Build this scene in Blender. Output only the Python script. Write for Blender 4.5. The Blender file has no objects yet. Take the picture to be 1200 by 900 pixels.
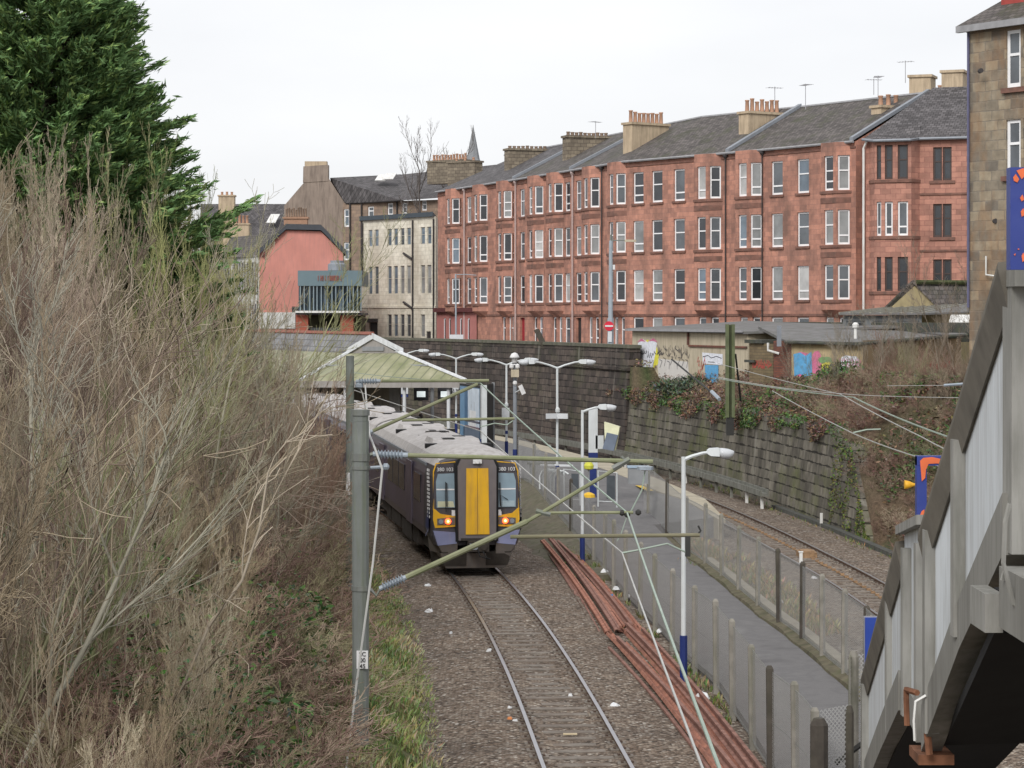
import bpy, math, random
import numpy as np
from mathutils import Vector, Matrix
R = random.Random(7)
NR = np.random.RandomState(11)
SC = bpy.context.scene
COL = SC.collection
F, H, HY = 2800.0, 7.7, 370.0          # focal length in 1200-px units, eye height over the rails, horizon row

# ---------------------------------------------------------------- camera, sky, sun, exposure
cd = bpy.data.cameras.new('camera'); cam = bpy.data.objects.new('camera', cd); COL.objects.link(cam)
cam.location = (0, 0, H); cam.rotation_euler = (math.radians(90), 0, 0)
cd.sensor_width = 36; cd.lens = 36 * F / 1200; cd.shift_y = -(450 - HY) / 1200
cd.clip_start = 0.5; cd.clip_end = 9000
SC.camera = cam
w = bpy.data.worlds.new('World'); SC.world = w; w.use_nodes = True
nt = w.node_tree; nt.nodes.clear()
SUN_EL, SUN_AZ = math.radians(38), math.radians(205)      # azimuth from +Y clockwise: behind and left of the camera
sky = nt.nodes.new('ShaderNodeTexSky'); sky.sky_type = 'NISHITA'; sky.sun_disc = False
sky.sun_elevation = SUN_EL; sky.sun_rotation = SUN_AZ
tc = nt.nodes.new('ShaderNodeTexCoord')
mp = nt.nodes.new('ShaderNodeMapping'); mp.inputs['Scale'].default_value = (2.2, 2.2, 7.0)
nz = nt.nodes.new('ShaderNodeTexNoise'); nz.inputs['Scale'].default_value = 1.6; nz.inputs['Detail'].default_value = 5
cr = nt.nodes.new('ShaderNodeValToRGB')
cr.color_ramp.elements[0].position = 0.3; cr.color_ramp.elements[0].color = (6.35, 6.38, 6.6, 1)
cr.color_ramp.elements[1].position = 0.68; cr.color_ramp.elements[1].color = (7.4, 7.4, 7.5, 1)
mx = nt.nodes.new('ShaderNodeMixRGB'); mx.inputs[0].default_value = 0.93
bg = nt.nodes.new('ShaderNodeBackground'); bg.inputs['Strength'].default_value = 0.1
wo = nt.nodes.new('ShaderNodeOutputWorld')
L = nt.links.new
L(tc.outputs['Generated'], mp.inputs['Vector']); L(mp.outputs[0], nz.inputs['Vector']); L(nz.outputs[0], cr.inputs[0])
L(sky.outputs[0], mx.inputs[1]); L(cr.outputs[0], mx.inputs[2]); L(mx.outputs[0], bg.inputs['Color']); L(bg.outputs[0], wo.inputs['Surface'])
sd = bpy.data.lights.new('sun', 'SUN'); sd.energy = 1.7; sd.angle = math.radians(24); sd.color = (1, 0.97, 0.93)
sun = bpy.data.objects.new('sun', sd); COL.objects.link(sun)
sv = Vector((math.sin(SUN_AZ) * math.cos(SUN_EL), math.cos(SUN_AZ) * math.cos(SUN_EL), math.sin(SUN_EL)))
sun.rotation_euler = sv.to_track_quat('Z', 'Y').to_euler()
SC.view_settings.view_transform = 'Standard'; SC.view_settings.look = 'None'
SC.view_settings.exposure = 0.48; SC.view_settings.gamma = 1
SC.render.engine = 'CYCLES'
SC.cycles.transparent_max_bounces = 24; SC.cycles.max_bounces = 5; SC.cycles.diffuse_bounces = 3

# ---------------------------------------------------------------- helpers
def P(px, py, Y): return Vector(((px - 600) * Y / F, Y, H - (py - HY) * Y / F))
def G(px, py, z=0.0):
    Y = F * (H - z) / (py - HY); return Vector(((px - 600) * Y / F, Y, z))
def WX(px, Y, z): return Vector(((px - 600) * Y / F, Y, z))

def tag(o, label=None, cat=None, group=None, kind=None):
    if label: o['label'] = label
    if cat: o['category'] = cat
    if group: o['group'] = group
    if kind: o['kind'] = kind
    return o
def empty(name, loc, label=None, cat=None, group=None):
    o = bpy.data.objects.new(name, None); o.empty_display_size = .3; COL.objects.link(o); o.location = loc
    return tag(o, label, cat, group)
def wl(o):
    v = Vector((0, 0, 0))
    while o is not None: v += Vector(o.location); o = o.parent
    return v
def copy_tree(o, parent=None):
    c = o.copy(); COL.objects.link(c); c.parent = parent
    for ch in o.children: copy_tree(ch, c)
    return c

class MB:
    def __init__(s): s.v = []; s.f = []; s.m = []; s.c = None
    def add(s, vs, fs, mi=0):
        b = len(s.v); s.v += [tuple(p) for p in vs]
        for f in fs: s.f.append(tuple(b + i for i in f)); s.m.append(mi)
        return s
    def quad(s, a, b, c, d, mi=0): return s.add([a, b, c, d], [(0, 1, 2, 3)], mi)
    def poly(s, ps, mi=0): return s.add(ps, [tuple(range(len(ps)))], mi)
    def obox(s, o, a, b, c, mi=0):           # oriented box: corner + three edge vectors
        o, a, b, c = Vector(o), Vector(a), Vector(b), Vector(c)
        if a.cross(b).dot(c) < 0: o = o + c; c = -c
        p = [o, o + a, o + a + b, o + b, o + c, o + a + c, o + a + b + c, o + b + c]
        return s.add(p, [(0, 3, 2, 1), (4, 5, 6, 7), (0, 1, 5, 4), (1, 2, 6, 5), (2, 3, 7, 6), (3, 0, 4, 7)], mi)
    def box(s, x0, x1, y0, y1, z0, z1, mi=0):
        return s.obox((x0, y0, z0), (x1 - x0, 0, 0), (0, y1 - y0, 0), (0, 0, z1 - z0), mi)
    def tube(s, pts, r, n=6, mi=0, cap=True):
        pts = [Vector(p) for p in pts]; b = len(s.v); k = len(pts)
        rs = r if isinstance(r, (list, tuple)) else [r] * k
        up = None
        for i, p in enumerate(pts):
            d = (pts[min(i + 1, k - 1)] - pts[max(i - 1, 0)])
            d = d.normalized() if d.length > 1e-9 else Vector((0, 0, 1))
            if up is None:
                up = Vector((0, 0, 1)) if abs(d.z) < .9 else Vector((1, 0, 0))
            a = (up - d * up.dot(d)).normalized(); bb = d.cross(a); up = a
            for j in range(n):
                t = 2 * math.pi * (j + .5) / n
                s.v.append(tuple(p + (a * math.cos(t) + bb * math.sin(t)) * rs[i]))
        for i in range(k - 1):
            for j in range(n):
                q = (j + 1) % n
                s.f.append((b + i * n + j, b + i * n + q, b + (i + 1) * n + q, b + (i + 1) * n + j)); s.m.append(mi)
        if cap:
            s.f.append(tuple(b + j for j in reversed(range(n)))); s.m.append(mi)
            s.f.append(tuple(b + (k - 1) * n + j for j in range(n))); s.m.append(mi)
        return s
    def loft(s, rings, mi=0, cap=True):       # rings: equal length closed loops
        b = len(s.v); n = len(rings[0])
        for r in rings: s.v += [tuple(p) for p in r]
        for i in range(len(rings) - 1):
            for j in range(n):
                q = (j + 1) % n
                s.f.append((b + i * n + j, b + i * n + q, b + (i + 1) * n + q, b + (i + 1) * n + j)); s.m.append(mi)
        if cap:
            s.f.append(tuple(b + j for j in reversed(range(n)))); s.m.append(mi)
            e = b + (len(rings) - 1) * n
            s.f.append(tuple(e + j for j in range(n))); s.m.append(mi)
        return s
    def lathe(s, c, prof, n=12, mi=0, axis='z'):
        rings = []
        for r, h in prof:
            ring = []
            for j in range(n):
                t = 2 * math.pi * j / n; x, y = r * math.cos(t), r * math.sin(t)
                ring.append(Vector(c) + (Vector((x, y, h)) if axis == 'z' else Vector((h, x, y)) if axis == 'x' else Vector((x, h, -y))))
            rings.append(ring)
        return s.loft(rings, mi)
    def xform(s, M):
        s.v = [tuple(M @ Vector(p)) for p in s.v]; return s
    def build(s, name, mat, parent=None, at=None, smooth=False, uv=True):
        off = wl(parent) if parent is not None else Vector((0, 0, 0))
        if at is not None: off = off + Vector(at) if parent is not None else Vector(at)
        V = np.array(s.v, dtype=np.float64).reshape(-1, 3) if len(s.v) else np.zeros((0, 3))
        me = bpy.data.meshes.new(name)
        Vl = V - np.array(off)
        me.from_pydata(Vl.tolist(), [], s.f)
        mats = mat if isinstance(mat, (list, tuple)) else [mat]
        for m_ in mats: me.materials.append(m_)
        if len(mats) > 1: me.polygons.foreach_set('material_index', s.m)
        if smooth: me.polygons.foreach_set('use_smooth', [True] * len(s.f))
        if uv and len(s.f): auto_uv(me, off)
        me.update()
        o = bpy.data.objects.new(name, me); COL.objects.link(o)
        if parent is not None:
            o.parent = parent
            if at is not None: o.location = Vector(at)
        elif at is not None: o.location = Vector(at)
        return o

def auto_uv(me, off=Vector((0, 0, 0))):
    """metre-scaled UVs per face: u along the horizontal tangent, v up the slope"""
    me.update()
    nl = len(me.loops); co = np.empty(len(me.vertices) * 3); me.vertices.foreach_get('co', co); co = co.reshape(-1, 3) + np.array(off)
    li = np.empty(nl, dtype=np.int64); me.loops.foreach_get('vertex_index', li)
    nf = len(me.polygons); nn = np.empty(nf * 3); me.polygons.foreach_get('normal', nn); nn = nn.reshape(-1, 3)
    tot = np.empty(nf, dtype=np.int64); me.polygons.foreach_get('loop_total', tot)
    fi = np.repeat(np.arange(nf), tot); n = nn[fi]; p = co[li]
    hl = np.hypot(n[:, 0], n[:, 1]); flat = hl < .15; hs = np.where(flat, 1, hl)
    t = np.stack([-n[:, 1] / hs, n[:, 0] / hs, np.zeros(nl)], 1)
    b = np.cross(n, t)
    t[flat] = (1, 0, 0); b[flat] = (0, 1, 0)
    uv = np.stack([(p * t).sum(1), (p * b).sum(1)], 1)
    l = me.uv_layers.new(name='UVMap'); l.data.foreach_set('uv', uv.astype(np.float32).ravel())

def np_mesh(name, V, Fq, mat, cols=None, smooth=False, parent=None):
    """numpy verts and equal-length faces, optional per-vertex colour attribute 'tint'"""
    me = bpy.data.meshes.new(name); nv, nf, k = len(V), len(Fq), Fq.shape[1]
    me.vertices.add(nv); me.vertices.foreach_set('co', V.astype(np.float32).ravel())
    me.loops.add(nf * k); me.loops.foreach_set('vertex_index', Fq.astype(np.int32).ravel())
    me.polygons.add(nf); me.polygons.foreach_set('loop_start', np.arange(nf, dtype=np.int32) * k)
    me.polygons.foreach_set('loop_total', np.full(nf, k, dtype=np.int32))
    if smooth: me.polygons.foreach_set('use_smooth', np.ones(nf, dtype=bool))
    me.update(calc_edges=True)
    if cols is not None:
        a = me.color_attributes.new('tint', 'FLOAT_COLOR', 'POINT')
        c4 = np.ones((nv, 4), dtype=np.float32); c4[:, :3] = cols; a.data.foreach_set('color', c4.ravel())
    me.materials.append(mat)
    o = bpy.data.objects.new(name, me); COL.objects.link(o)
    if parent is not None: o.parent = parent; o.location = (0, 0, 0); me.transform(Matrix.Translation(-wl(parent)))
    return o

# ---------------------------------------------------------------- node materials
class NT:
    def __init__(s, name):
        s.m = bpy.data.materials.new(name); s.m.use_nodes = True; s.t = s.m.node_tree; s.n = s.t.nodes
        s.b = s.n['Principled BSDF']; s.out = s.n['Material Output']
        s.b.inputs['Specular IOR Level'].default_value = .3
    def node(s, typ, **kw):
        n = s.n.new(typ)
        for k, v in kw.items():
            if k in n.inputs: n.inputs[k].default_value = v
            else: setattr(n, k, v)
        return n
    def link(s, a, b): s.t.links.new(a, b)
    def coord(s, which='UV', scale=None):
        t = s.node('ShaderNodeTexCoord').outputs[which]
        if scale is not None:
            m = s.node('ShaderNodeMapping'); m.inputs['Scale'].default_value = scale; s.link(t, m.inputs[0]); t = m.outputs[0]
        return t
    def pos(s, scale=None):
        t = s.node('ShaderNodeNewGeometry').outputs['Position']
        if scale is not None:
            m = s.node('ShaderNodeMapping'); m.inputs['Scale'].default_value = scale; s.link(t, m.inputs[0]); t = m.outputs[0]
        return t
    def noise(s, vec, scale, detail=4, rough=.55):
        n = s.node('ShaderNodeTexNoise', Scale=scale, Detail=detail, Roughness=rough); s.link(vec, n.inputs['Vector']); return n.outputs[0]
    def ramp(s, fac, stops):
        r = s.node('ShaderNodeValToRGB'); e = r.color_ramp.elements
        while len(e) < len(stops): e.new(.5)
        for i, (p_, c) in enumerate(stops):
            e[i].position = p_; e[i].color = (c, c, c, 1) if isinstance(c, (int, float)) else (*c, 1)
        s.link(fac, r.inputs[0]); return r.outputs[0]
    def mix(s, fac, a, b, mode='MIX'):
        m = s.node('ShaderNodeMixRGB', blend_type=mode)
        for k, v in ((0, fac), (1, a), (2, b)):
            if hasattr(v, 'is_output') or isinstance(v, bpy.types.NodeSocket): s.link(v, m.inputs[k])
            elif k == 0: m.inputs[0].default_value = v
            else: m.inputs[k].default_value = (*v, 1) if len(v) == 3 else v
        return m.outputs[0]
    def math(s, op, a, b=None):
        m = s.node('ShaderNodeMath', operation=op)
        for k, v in ((0, a), (1, b)):
            if v is None: continue
            if isinstance(v, (int, float)): m.inputs[k].default_value = v
            else: s.link(v, m.inputs[k])
        return m.outputs[0]
    def bump(s, h, strength=.3, dist=.02):
        b = s.node('ShaderNodeBump', Strength=strength, Distance=dist); s.link(h, b.inputs['Height']); s.link(b.outputs[0], s.b.inputs['Normal'])
    def base(s, c):
        if isinstance(c, (tuple, list)): s.b.inputs['Base Color'].default_value = (*c, 1)
        else: s.link(c, s.b.inputs['Base Color'])
    def rough(s, r): s.b.inputs['Roughness'].default_value = r; return s

def mplain(name, col, rough=.6, metal=0, var=.12, vscale=3.0, dirt=None, dirtamt=.5, bump=0, streak=True):
    """paint, metal, render: base colour, slow mottling, streaks of dirt"""
    n = NT(name); p = n.pos()
    f = n.noise(p, vscale, 5)
    lo = tuple(c * (1 - var) for c in col); hi = tuple(min(1, c * (1 + var)) for c in col)
    c = n.ramp(f, [(.3, lo), (.7, hi)])
    if dirt is not None:
        q = n.pos((3, 3, .35)) if streak else n.pos((1.3, 1.3, 1.3))
        d = n.ramp(n.noise(q, 1.7, 6, .65), [(.45, 0.0), (.72, 1.0)])
        c = n.mix(n.math('MULTIPLY', d, dirtamt), c, dirt)
    n.base(c); n.rough(rough); n.b.inputs['Metallic'].default_value = metal
    if bump: n.bump(n.noise(p, 30, 4), bump, .01)
    return n.m

def mmasonry(name, c1, c2, mortar, bw, bh, msz=.012, stain=None, stainamt=.5, moss=None, mossamt=.5, mossedge=(.5, .7), bump=.5, rnd=.5, brough=.9, stainscale=.5, course=0):
    n = NT(name); u = n.coord('UV')
    # wobble the courses a little so that they do not look ruled
    wv = n.node('ShaderNodeTexNoise', Scale=1.9, Detail=2); n.link(u, wv.inputs['Vector'])
    off = n.node('ShaderNodeVectorMath', operation='MULTIPLY_ADD'); n.link(wv.outputs['Color'], off.inputs[0])
    off.inputs[1].default_value = (.09, .07, 0); n.link(u, off.inputs[2])
    b = n.node('ShaderNodeTexBrick'); n.link(off.outputs[0], b.inputs['Vector'])
    b.inputs['Scale'].default_value = 1; b.inputs['Brick Width'].default_value = bw; b.inputs['Row Height'].default_value = bh
    b.inputs['Mortar Size'].default_value = msz; b.inputs['Mortar Smooth'].default_value = .3; b.inputs['Bias'].default_value = 0
    b.inputs['Color1'].default_value = (*c1, 1); b.inputs['Color2'].default_value = (*c2, 1); b.inputs['Mortar'].default_value = (*mortar, 1)
    c = b.outputs['Color']; p = n.pos()
    v = n.ramp(n.noise(p, 2.5, 6, .6), [(.25, .62), (.75, 1.25)])
    c = n.mix(rnd, c, v, 'MULTIPLY')
    if stain is not None:
        d = n.ramp(n.noise(n.pos((1, 1, .45)), stainscale, 6, .65), [(.44, 0.0), (.68, 1.0)])
        c = n.mix(n.math('MULTIPLY', d, stainamt), c, stain)
    if moss is not None:
        d = n.ramp(n.noise(n.pos((1, 1, 1.2)), .33, 7, .7), [(mossedge[0], 0.0), (mossedge[1], 1.0)])
        c = n.mix(n.math('MULTIPLY', d, mossamt), c, moss)
    if course:
        s_ = n.node('ShaderNodeSeparateXYZ'); n.link(off.outputs[0], s_.inputs[0]); fr = n.math('FRACT', n.math('MULTIPLY', s_.outputs[1], 1 / bh))
        ln = n.math('LESS_THAN', n.math('ABSOLUTE', n.math('SUBTRACT', fr, .5)), n.math('MULTIPLY', n.ramp(n.noise(p, 1.3, 3), [(.35, .36), (.6, .5)]), 1.0))
        c = n.mix(course, c, n.mix(ln, (.16, .15, .14), (1, 1, 1)), 'MULTIPLY')
        st = n.ramp(n.noise(n.pos((2.2, 2.2, .16)), 1.0, 5, .6), [(.60, 0.0), (.74, 1.0)]); c = n.mix(n.math('MULTIPLY', st, .45), c, (.33, .32, .28))
    n.base(c); n.rough(brough)
    h = n.mix(.25, b.outputs['Fac'], n.noise(p, 9, 5)); inv = n.math('SUBTRACT', 1.0, h); n.bump(inv, bump, .03)
    return n.m

def mslate(name, col, row=.25, wid=.3, moss=None, var=.35):
    n = NT(name); u = n.coord('UV')
    b = n.node('ShaderNodeTexBrick'); n.link(u, b.inputs['Vector'])
    b.inputs['Scale'].default_value = 1; b.inputs['Brick Width'].default_value = wid; b.inputs['Row Height'].default_value = row
    b.inputs['Mortar Size'].default_value = .018; b.inputs['Bias'].default_value = 0
    b.inputs['Color1'].default_value = (*[c * (1 - var) for c in col], 1); b.inputs['Color2'].default_value = (*[c * (1 + var) for c in col], 1)
    b.inputs['Mortar'].default_value = (*[c * .35 for c in col], 1)
    p = n.pos(); c = n.mix(.8, b.outputs['Color'], n.ramp(n.noise(p, .9, 6, .65), [(.25, .6), (.75, 1.35)]), 'MULTIPLY')
    if moss: c = n.mix(n.math('MULTIPLY', n.ramp(n.noise(p, .6, 6, .7), [(.5, 0.0), (.65, 1.0)]), .7), c, moss)
    n.base(c); n.rough(.75); n.bump(n.math('SUBTRACT', 1.0, b.outputs['Fac']), .4, .02); return n.m

def mpane(name, col, rough=.08):
    n = NT(name); n.base(n.ramp(n.noise(n.pos((1, 1, 1)), .8, 3), [(.35, tuple(c * .6 for c in col)), (.65, col)]))
    n.rough(rough); n.b.inputs['Specular IOR Level'].default_value = .6; return n.m

def mtint(name, rough=.85, vary=.25, scale=1.2):
    n = NT(name); a = n.node('ShaderNodeAttribute', attribute_name='tint')
    c = n.mix(1.0, a.outputs['Color'], n.ramp(n.noise(n.pos(), scale, 4), [(.3, 1 - vary), (.7, 1 + vary)]), 'MULTIPLY')
    n.base(c); n.rough(rough); n.b.inputs['Specular IOR Level'].default_value = .15; return n.m

def mground():
    n = NT('ground soil'); p = n.pos(); a = n.node('ShaderNodeAttribute', attribute_name='tint')
    v = n.ramp(n.noise(p, 6, 6, .7), [(.3, .55), (.7, 1.4)])
    g = n.ramp(n.noise(p, 40, 3), [(.3, .7), (.7, 1.25)])
    n.base(n.mix(1.0, n.mix(1.0, a.outputs['Color'], v, 'MULTIPLY'), g, 'MULTIPLY')); n.rough(.95)
    n.bump(n.noise(p, 8, 6, .7), .8, .12); return n.m

def mballast():
    n = NT('ballast stones'); p = n.pos()
    vo = n.node('ShaderNodeTexVoronoi', Scale=15.0); n.link(p, vo.inputs['Vector'])
    sepr = n.node('ShaderNodeSeparateColor'); n.link(vo.outputs['Color'], sepr.inputs[0])
    c = n.ramp(sepr.outputs[0], [(.0, (.06, .048, .04)), (.3, (.16, .122, .097)), (.7, (.25, .20, .165)), (.93, (.34, .30, .26)), (1, (.55, .52, .49))])
    big = n.ramp(n.noise(p, .55, 5, .65), [(.3, (.86, .86, .84)), (.7, (1.25, 1.2, 1.1))])
    c = n.mix(1.0, c, big, 'MULTIPLY')
    rust = n.ramp(n.noise(p, 1.7, 6, .7), [(.52, 0.0), (.7, 1.0)])
    c = n.mix(n.math('MULTIPLY', rust, .4), c, (.12, .065, .035))
    edge = n.ramp(vo.outputs['Distance'], [(.25, 1.0), (.75, .35)]); c = n.mix(.6, c, edge, 'MULTIPLY')
    n.base(c); n.rough(.95); n.bump(n.math('SUBTRACT', 1.0, vo.outputs['Distance']), .9, .05); return n.m

def mtarmac():
    n = NT('tarmac'); p = n.pos()
    c = n.ramp(n.noise(p, .6, 7, .65), [(.3, (.11, .106, .107)), (.5, (.165, .16, .16)), (.55, (.14, .136, .137)), (.75, (.21, .204, .2))])
    c = n.mix(.6, c, n.ramp(n.noise(p, 60, 2), [(.3, .75), (.7, 1.25)]), 'MULTIPLY')
    n.base(c); n.rough(.85); n.bump(n.noise(p, 60, 3), .3, .01); return n.m

def mchain():
    n = NT('chain link wire'); u = n.coord('UV')
    s_ = n.node('ShaderNodeSeparateXYZ'); n.link(u, s_.inputs[0])
    a = n.math('ADD', s_.outputs[0], s_.outputs[1]); b = n.math('SUBTRACT', s_.outputs[0], s_.outputs[1])
    def line(x):
        f = n.math('FRACT', n.math('MULTIPLY', x, 1 / .075)); return n.math('LESS_THAN', n.math('ABSOLUTE', n.math('SUBTRACT', f, .5)), .15)
    k = n.math('MAXIMUM', line(a), line(b))
    n.base((.50, .50, .49)); n.rough(.55); n.b.inputs['Metallic'].default_value = .3
    n.link(k, n.b.inputs['Alpha']); return n.m
# ---------------------------------------------------------------- the two track centre lines
def curve(nodes):
    ys = np.array([p[0] for p in nodes], float); xs = np.array([p[1] for p in nodes], float)
    m = np.zeros(len(ys)); d = np.diff(xs) / np.diff(ys); m[0] = d[0]; m[-1] = d[-1]
    for i in range(1, len(ys) - 1):
        h0, h1 = ys[i] - ys[i - 1], ys[i + 1] - ys[i]; m[i] = (d[i - 1] * h1 + d[i] * h0) / (h0 + h1)
    def f(Y):
        Y = min(max(Y, ys[0]), ys[-1]); i = min(max(int(np.searchsorted(ys, Y)) - 1, 0), len(ys) - 2)
        h = ys[i + 1] - ys[i]; t = (Y - ys[i]) / h
        return ((2*t**3 - 3*t**2 + 1) * xs[i] + (t**3 - 2*t**2 + t) * h * m[i] + (-2*t**3 + 3*t**2) * xs[i + 1] + (t**3 - t**2) * h * m[i + 1])
    return f
XA = curve([(-30, 2.2), (0, 2.6), (20, 2.3), (40.7, 1.30), (52.6, .59), (61.6, -.10), (71.9, -1.13), (82, -2.45), (91.3, -3.95), (101, -5.6), (110.6, -7.4), (125, -10.5), (150, -17.5), (175, -26), (200, -35)])
XB = curve([(-30, 10.8), (0, 11), (30, 10.8), (50, 10.55), (61.6, 10.2), (68.8, 9.98), (77.6, 9.45), (90, 8.5), (104, 6.95), (111.7, 5.75), (121.8, 3.8), (129.2, 2.2), (134.7, .75), (150, -4), (165, -9.6), (180, -16), (200, -26)])
def off(X, Y, d, z=0.0):
    s = (X(Y + .3) - X(Y - .3)) / .6; k = math.hypot(1, s)
    return Vector((X(Y) + d / k, Y - d * s / k, z))

def lerp(a, b, t): t = max(0., min(1., t)); return a + (b - a) * t
def hash2(x, y): 
    s = math.sin(x * 12.9898 + y * 78.233) * 43758.5453; return s - math.floor(s)
def vnoise(x, y):
    xi, yi = math.floor(x), math.floor(y); fx, fy = x - xi, y - yi; fx = fx*fx*(3-2*fx); fy = fy*fy*(3-2*fy)
    return (hash2(xi, yi)*(1-fx) + hash2(xi+1, yi)*fx)*(1-fy) + (hash2(xi, yi+1)*(1-fx) + hash2(xi+1, yi+1)*fx)*fy
STREET = 4.95
def left_z(t, Y):           # height of the left bank, t metres outside its toe
    if t <= 0: return -.32
    top = 5.4 if Y < 120 else 4.9
    z = -.32 + .50 * min(t, 3) + .66 * max(0, t - 3)
    n = (vnoise(t * .5 + 7, Y * .4) - .5) * .45 * min(1, t / 1.5)
    return min(z, top) + n
def right_z(t, Y):          # t metres outside the wall line / toe
    n = (vnoise(t * .6 + 40, Y * .5) - .5) * .4
    if Y < 84: return (-.32 if t <= 0 else min(-.32 + .72 * t, 4.7) + n * min(1, t))
    if t <= .05: return -.32
    if Y < 88: b = lerp(.9, 3.3, (Y - 84) / 5)
    elif Y < 127: b = 3.35 if Y < 122 else lerp(3.35, 3.7, (Y - 122) / 5)
    else: return STREET
    return min(b + .55 * max(0, t - .6), 4.55 if Y > 105 else 4.9) + n * min(.5, t * .3)
WALL_OFF = 3.35
def ground_z(x, y):
    if y > 195: return STREET
    dA = XA(y) - x; dB = x - XB(y)
    s = (XB(y + .3) - XB(y - .3)) / .6; dBp = dB / math.hypot(1, s)
    if dA > 2.7: return left_z(dA - 2.7, y)
    if dBp > WALL_OFF + .3: return right_z(dBp - WALL_OFF - .3, y)
    return -.32

# ---------------------------------------------------------------- ground sheet (out to the horizon)
M_ground = mground()
offs_l = [3000, 900, 300, 120, 70, 45, 34, 28, 24, 21, 19, 17] + [16 - .7 * i for i in range(20)] + [2.7]
offs_r = [WALL_OFF + .3, WALL_OFF + .42] + [WALL_OFF + .42 + .6 * i for i in range(1, 24)] + [20, 24, 30, 45, 70, 120, 300, 900, 3000]
rows = list(np.arange(-30, 195.1, 1.1)) + [196, 205, 240, 300, 420, 700, 1500, 4000]
V = []; C_ = []
def gcol(kind, x, y):  # soil and litter colours
    n = vnoise(x * .35, y * .35); m_ = vnoise(x * 1.3 + 9, y * 1.3)
    if kind == 'L0': return (.10 + .05 * n, .11 + .04 * m_, .05) if n + m_ * .5 > .6 else (.13, .105, .065)
    if kind == 'L': return (.10 + .03 * n, .072 + .02 * n, .045)
    if kind == 'R': return (.115 + .03 * n, .085 + .025 * m_, .06) if m_ < .7 else (.05, .065, .025)
    if kind == 'far': return (.09, .09, .08)
    return (.10, .085, .07)
for y in rows:
    yc = min(max(y, -30), 195); a, b = XA(yc), XB(yc); s = (XB(yc + .3) - XB(yc - .3)) / .6; k = math.hypot(1, s)
    if y > 195: a, b = -35, -24
    for o_ in offs_l:
        x = a - o_; V.append((x, y, ground_z(x, y) if y <= 195 else STREET))
        t = o_ - 2.7
        C_.append(gcol('L0' if t < 3.1 and y < 75 else ('far' if y > 195 or o_ > 40 else 'L'), x, y))
    for f_ in (.15, .35, .55, .75, .9):
        x = a + (b - a) * f_ if b > a else a + f_; V.append((x, y, -.32 if y <= 195 else STREET)); C_.append(gcol('M', x, y))
    for o_ in offs_r:
        x = b + (o_ * k if o_ < 100 else o_); 
        V.append((x, y, (right_z(o_ - WALL_OFF - .3, y)) if y <= 195 else STREET)); C_.append(gcol('R' if y < 140 and o_ < 45 else 'far', x, y))
nc = len(offs_l) + 5 + len(offs_r); nr = len(rows)
Fq = np.array([(r * nc + c, r * nc + c + 1, (r + 1) * nc + c + 1, (r + 1) * nc + c) for r in range(nr - 1) for c in range(nc - 1)])
g = np_mesh('ground', np.array(V), Fq, M_ground, np.array(C_), smooth=True); tag(g, kind='structure')

def strip(name, prof_fn, ys, mat, kind='structure'):
    m = MB(); rings = [prof_fn(y) for y in ys]; n = len(rings[0])
    vs = [p for r in rings for p in r]
    m.add(vs, [(i * n + j, i * n + j + 1, (i + 1) * n + j + 1, (i + 1) * n + j) for i in range(len(rings) - 1) for j in range(n - 1)])
    o = m.build(name, mat)
    if kind: tag(o, kind=kind)
    return o

# ---------------------------------------------------------------- ballast beds
M_ballast = mballast()
def ballA(y):
    ds = [-3.1, -2.4, -1.7, -.98, 0, .98, 1.7, 2.5, 3.2, 4.2]
    zs = [-.30, -.20, -.09, -.085, -.135, -.085, -.09, -.14, -.22, -.30]
    return [off(XA, y, d + (.25 * (vnoise(y * .8, d * 3) - .5) if abs(d) > 2 else 0), z + (.05 * (vnoise(y * 1.7, d * 2) - .5) if abs(d) > 1.3 else 0)) for d, z in zip(ds, zs)]
strip('ballast_bed', ballA, np.arange(-28, 190, .7), M_ballast)
def ballB(y):
    ds = [-3.2, -2.4, -1.7, -.98, 0, .98, 1.7, 2.5, 3.3]
    zs = [-.30, -.20, -.09, -.085, -.135, -.085, -.09, -.16, -.26]
    return [off(XB, y, d + (.2 * (vnoise(y * .8, d * 3) - .5) if abs(d) > 2 else 0), z) for d, z in zip(ds, zs)]
strip('ballast_bed', ballB, np.arange(-28, 190, .9), M_ballast)

# ---------------------------------------------------------------- tracks: rails and sleepers
M_railtop = mplain('worn rail head', (.42, .42, .44), .28, .9, .05)
M_railside = mplain('rusty rail web', (.13, .085, .06), .85, .1, .3, 8)
M_sleeper = mplain('weathered concrete sleeper', (.20, .175, .15), .9, 0, .3, 5, (.14, .10, .075), .8, .3, False)
M_clip = mplain('rusty rail clip', (.09, .06, .045), .8, .2)
M_pipe = mplain('orange rusted conductor', (.27, .17, .095), .8, 0, .4, 7)
def rail_mesh(X, d, y0, y1, step=1.0):
    m = MB(); ys = np.arange(y0, y1, step); prof = [(-.036, 0), (.036, 0), (.036, -.035), (.01, -.05), (.01, -.14), (.07, -.158), (-.07, -.158), (-.01, -.14), (-.01, -.05), (-.036, -.035)]
    rings = []
    for y in ys:
        rings.append([off(X, y, d + a, b) for a, b in prof])
    b0 = 0; n = len(prof)
    for r in rings: m.v += [tuple(p) for p in r]
    for i in range(len(rings) - 1):
        for j in range(n):
            q = (j + 1) % n; m.f.append((i * n + j, i * n + q, (i + 1) * n + q, (i + 1) * n + j)); m.m.append(0 if j == 0 else 1)
    return m
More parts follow.
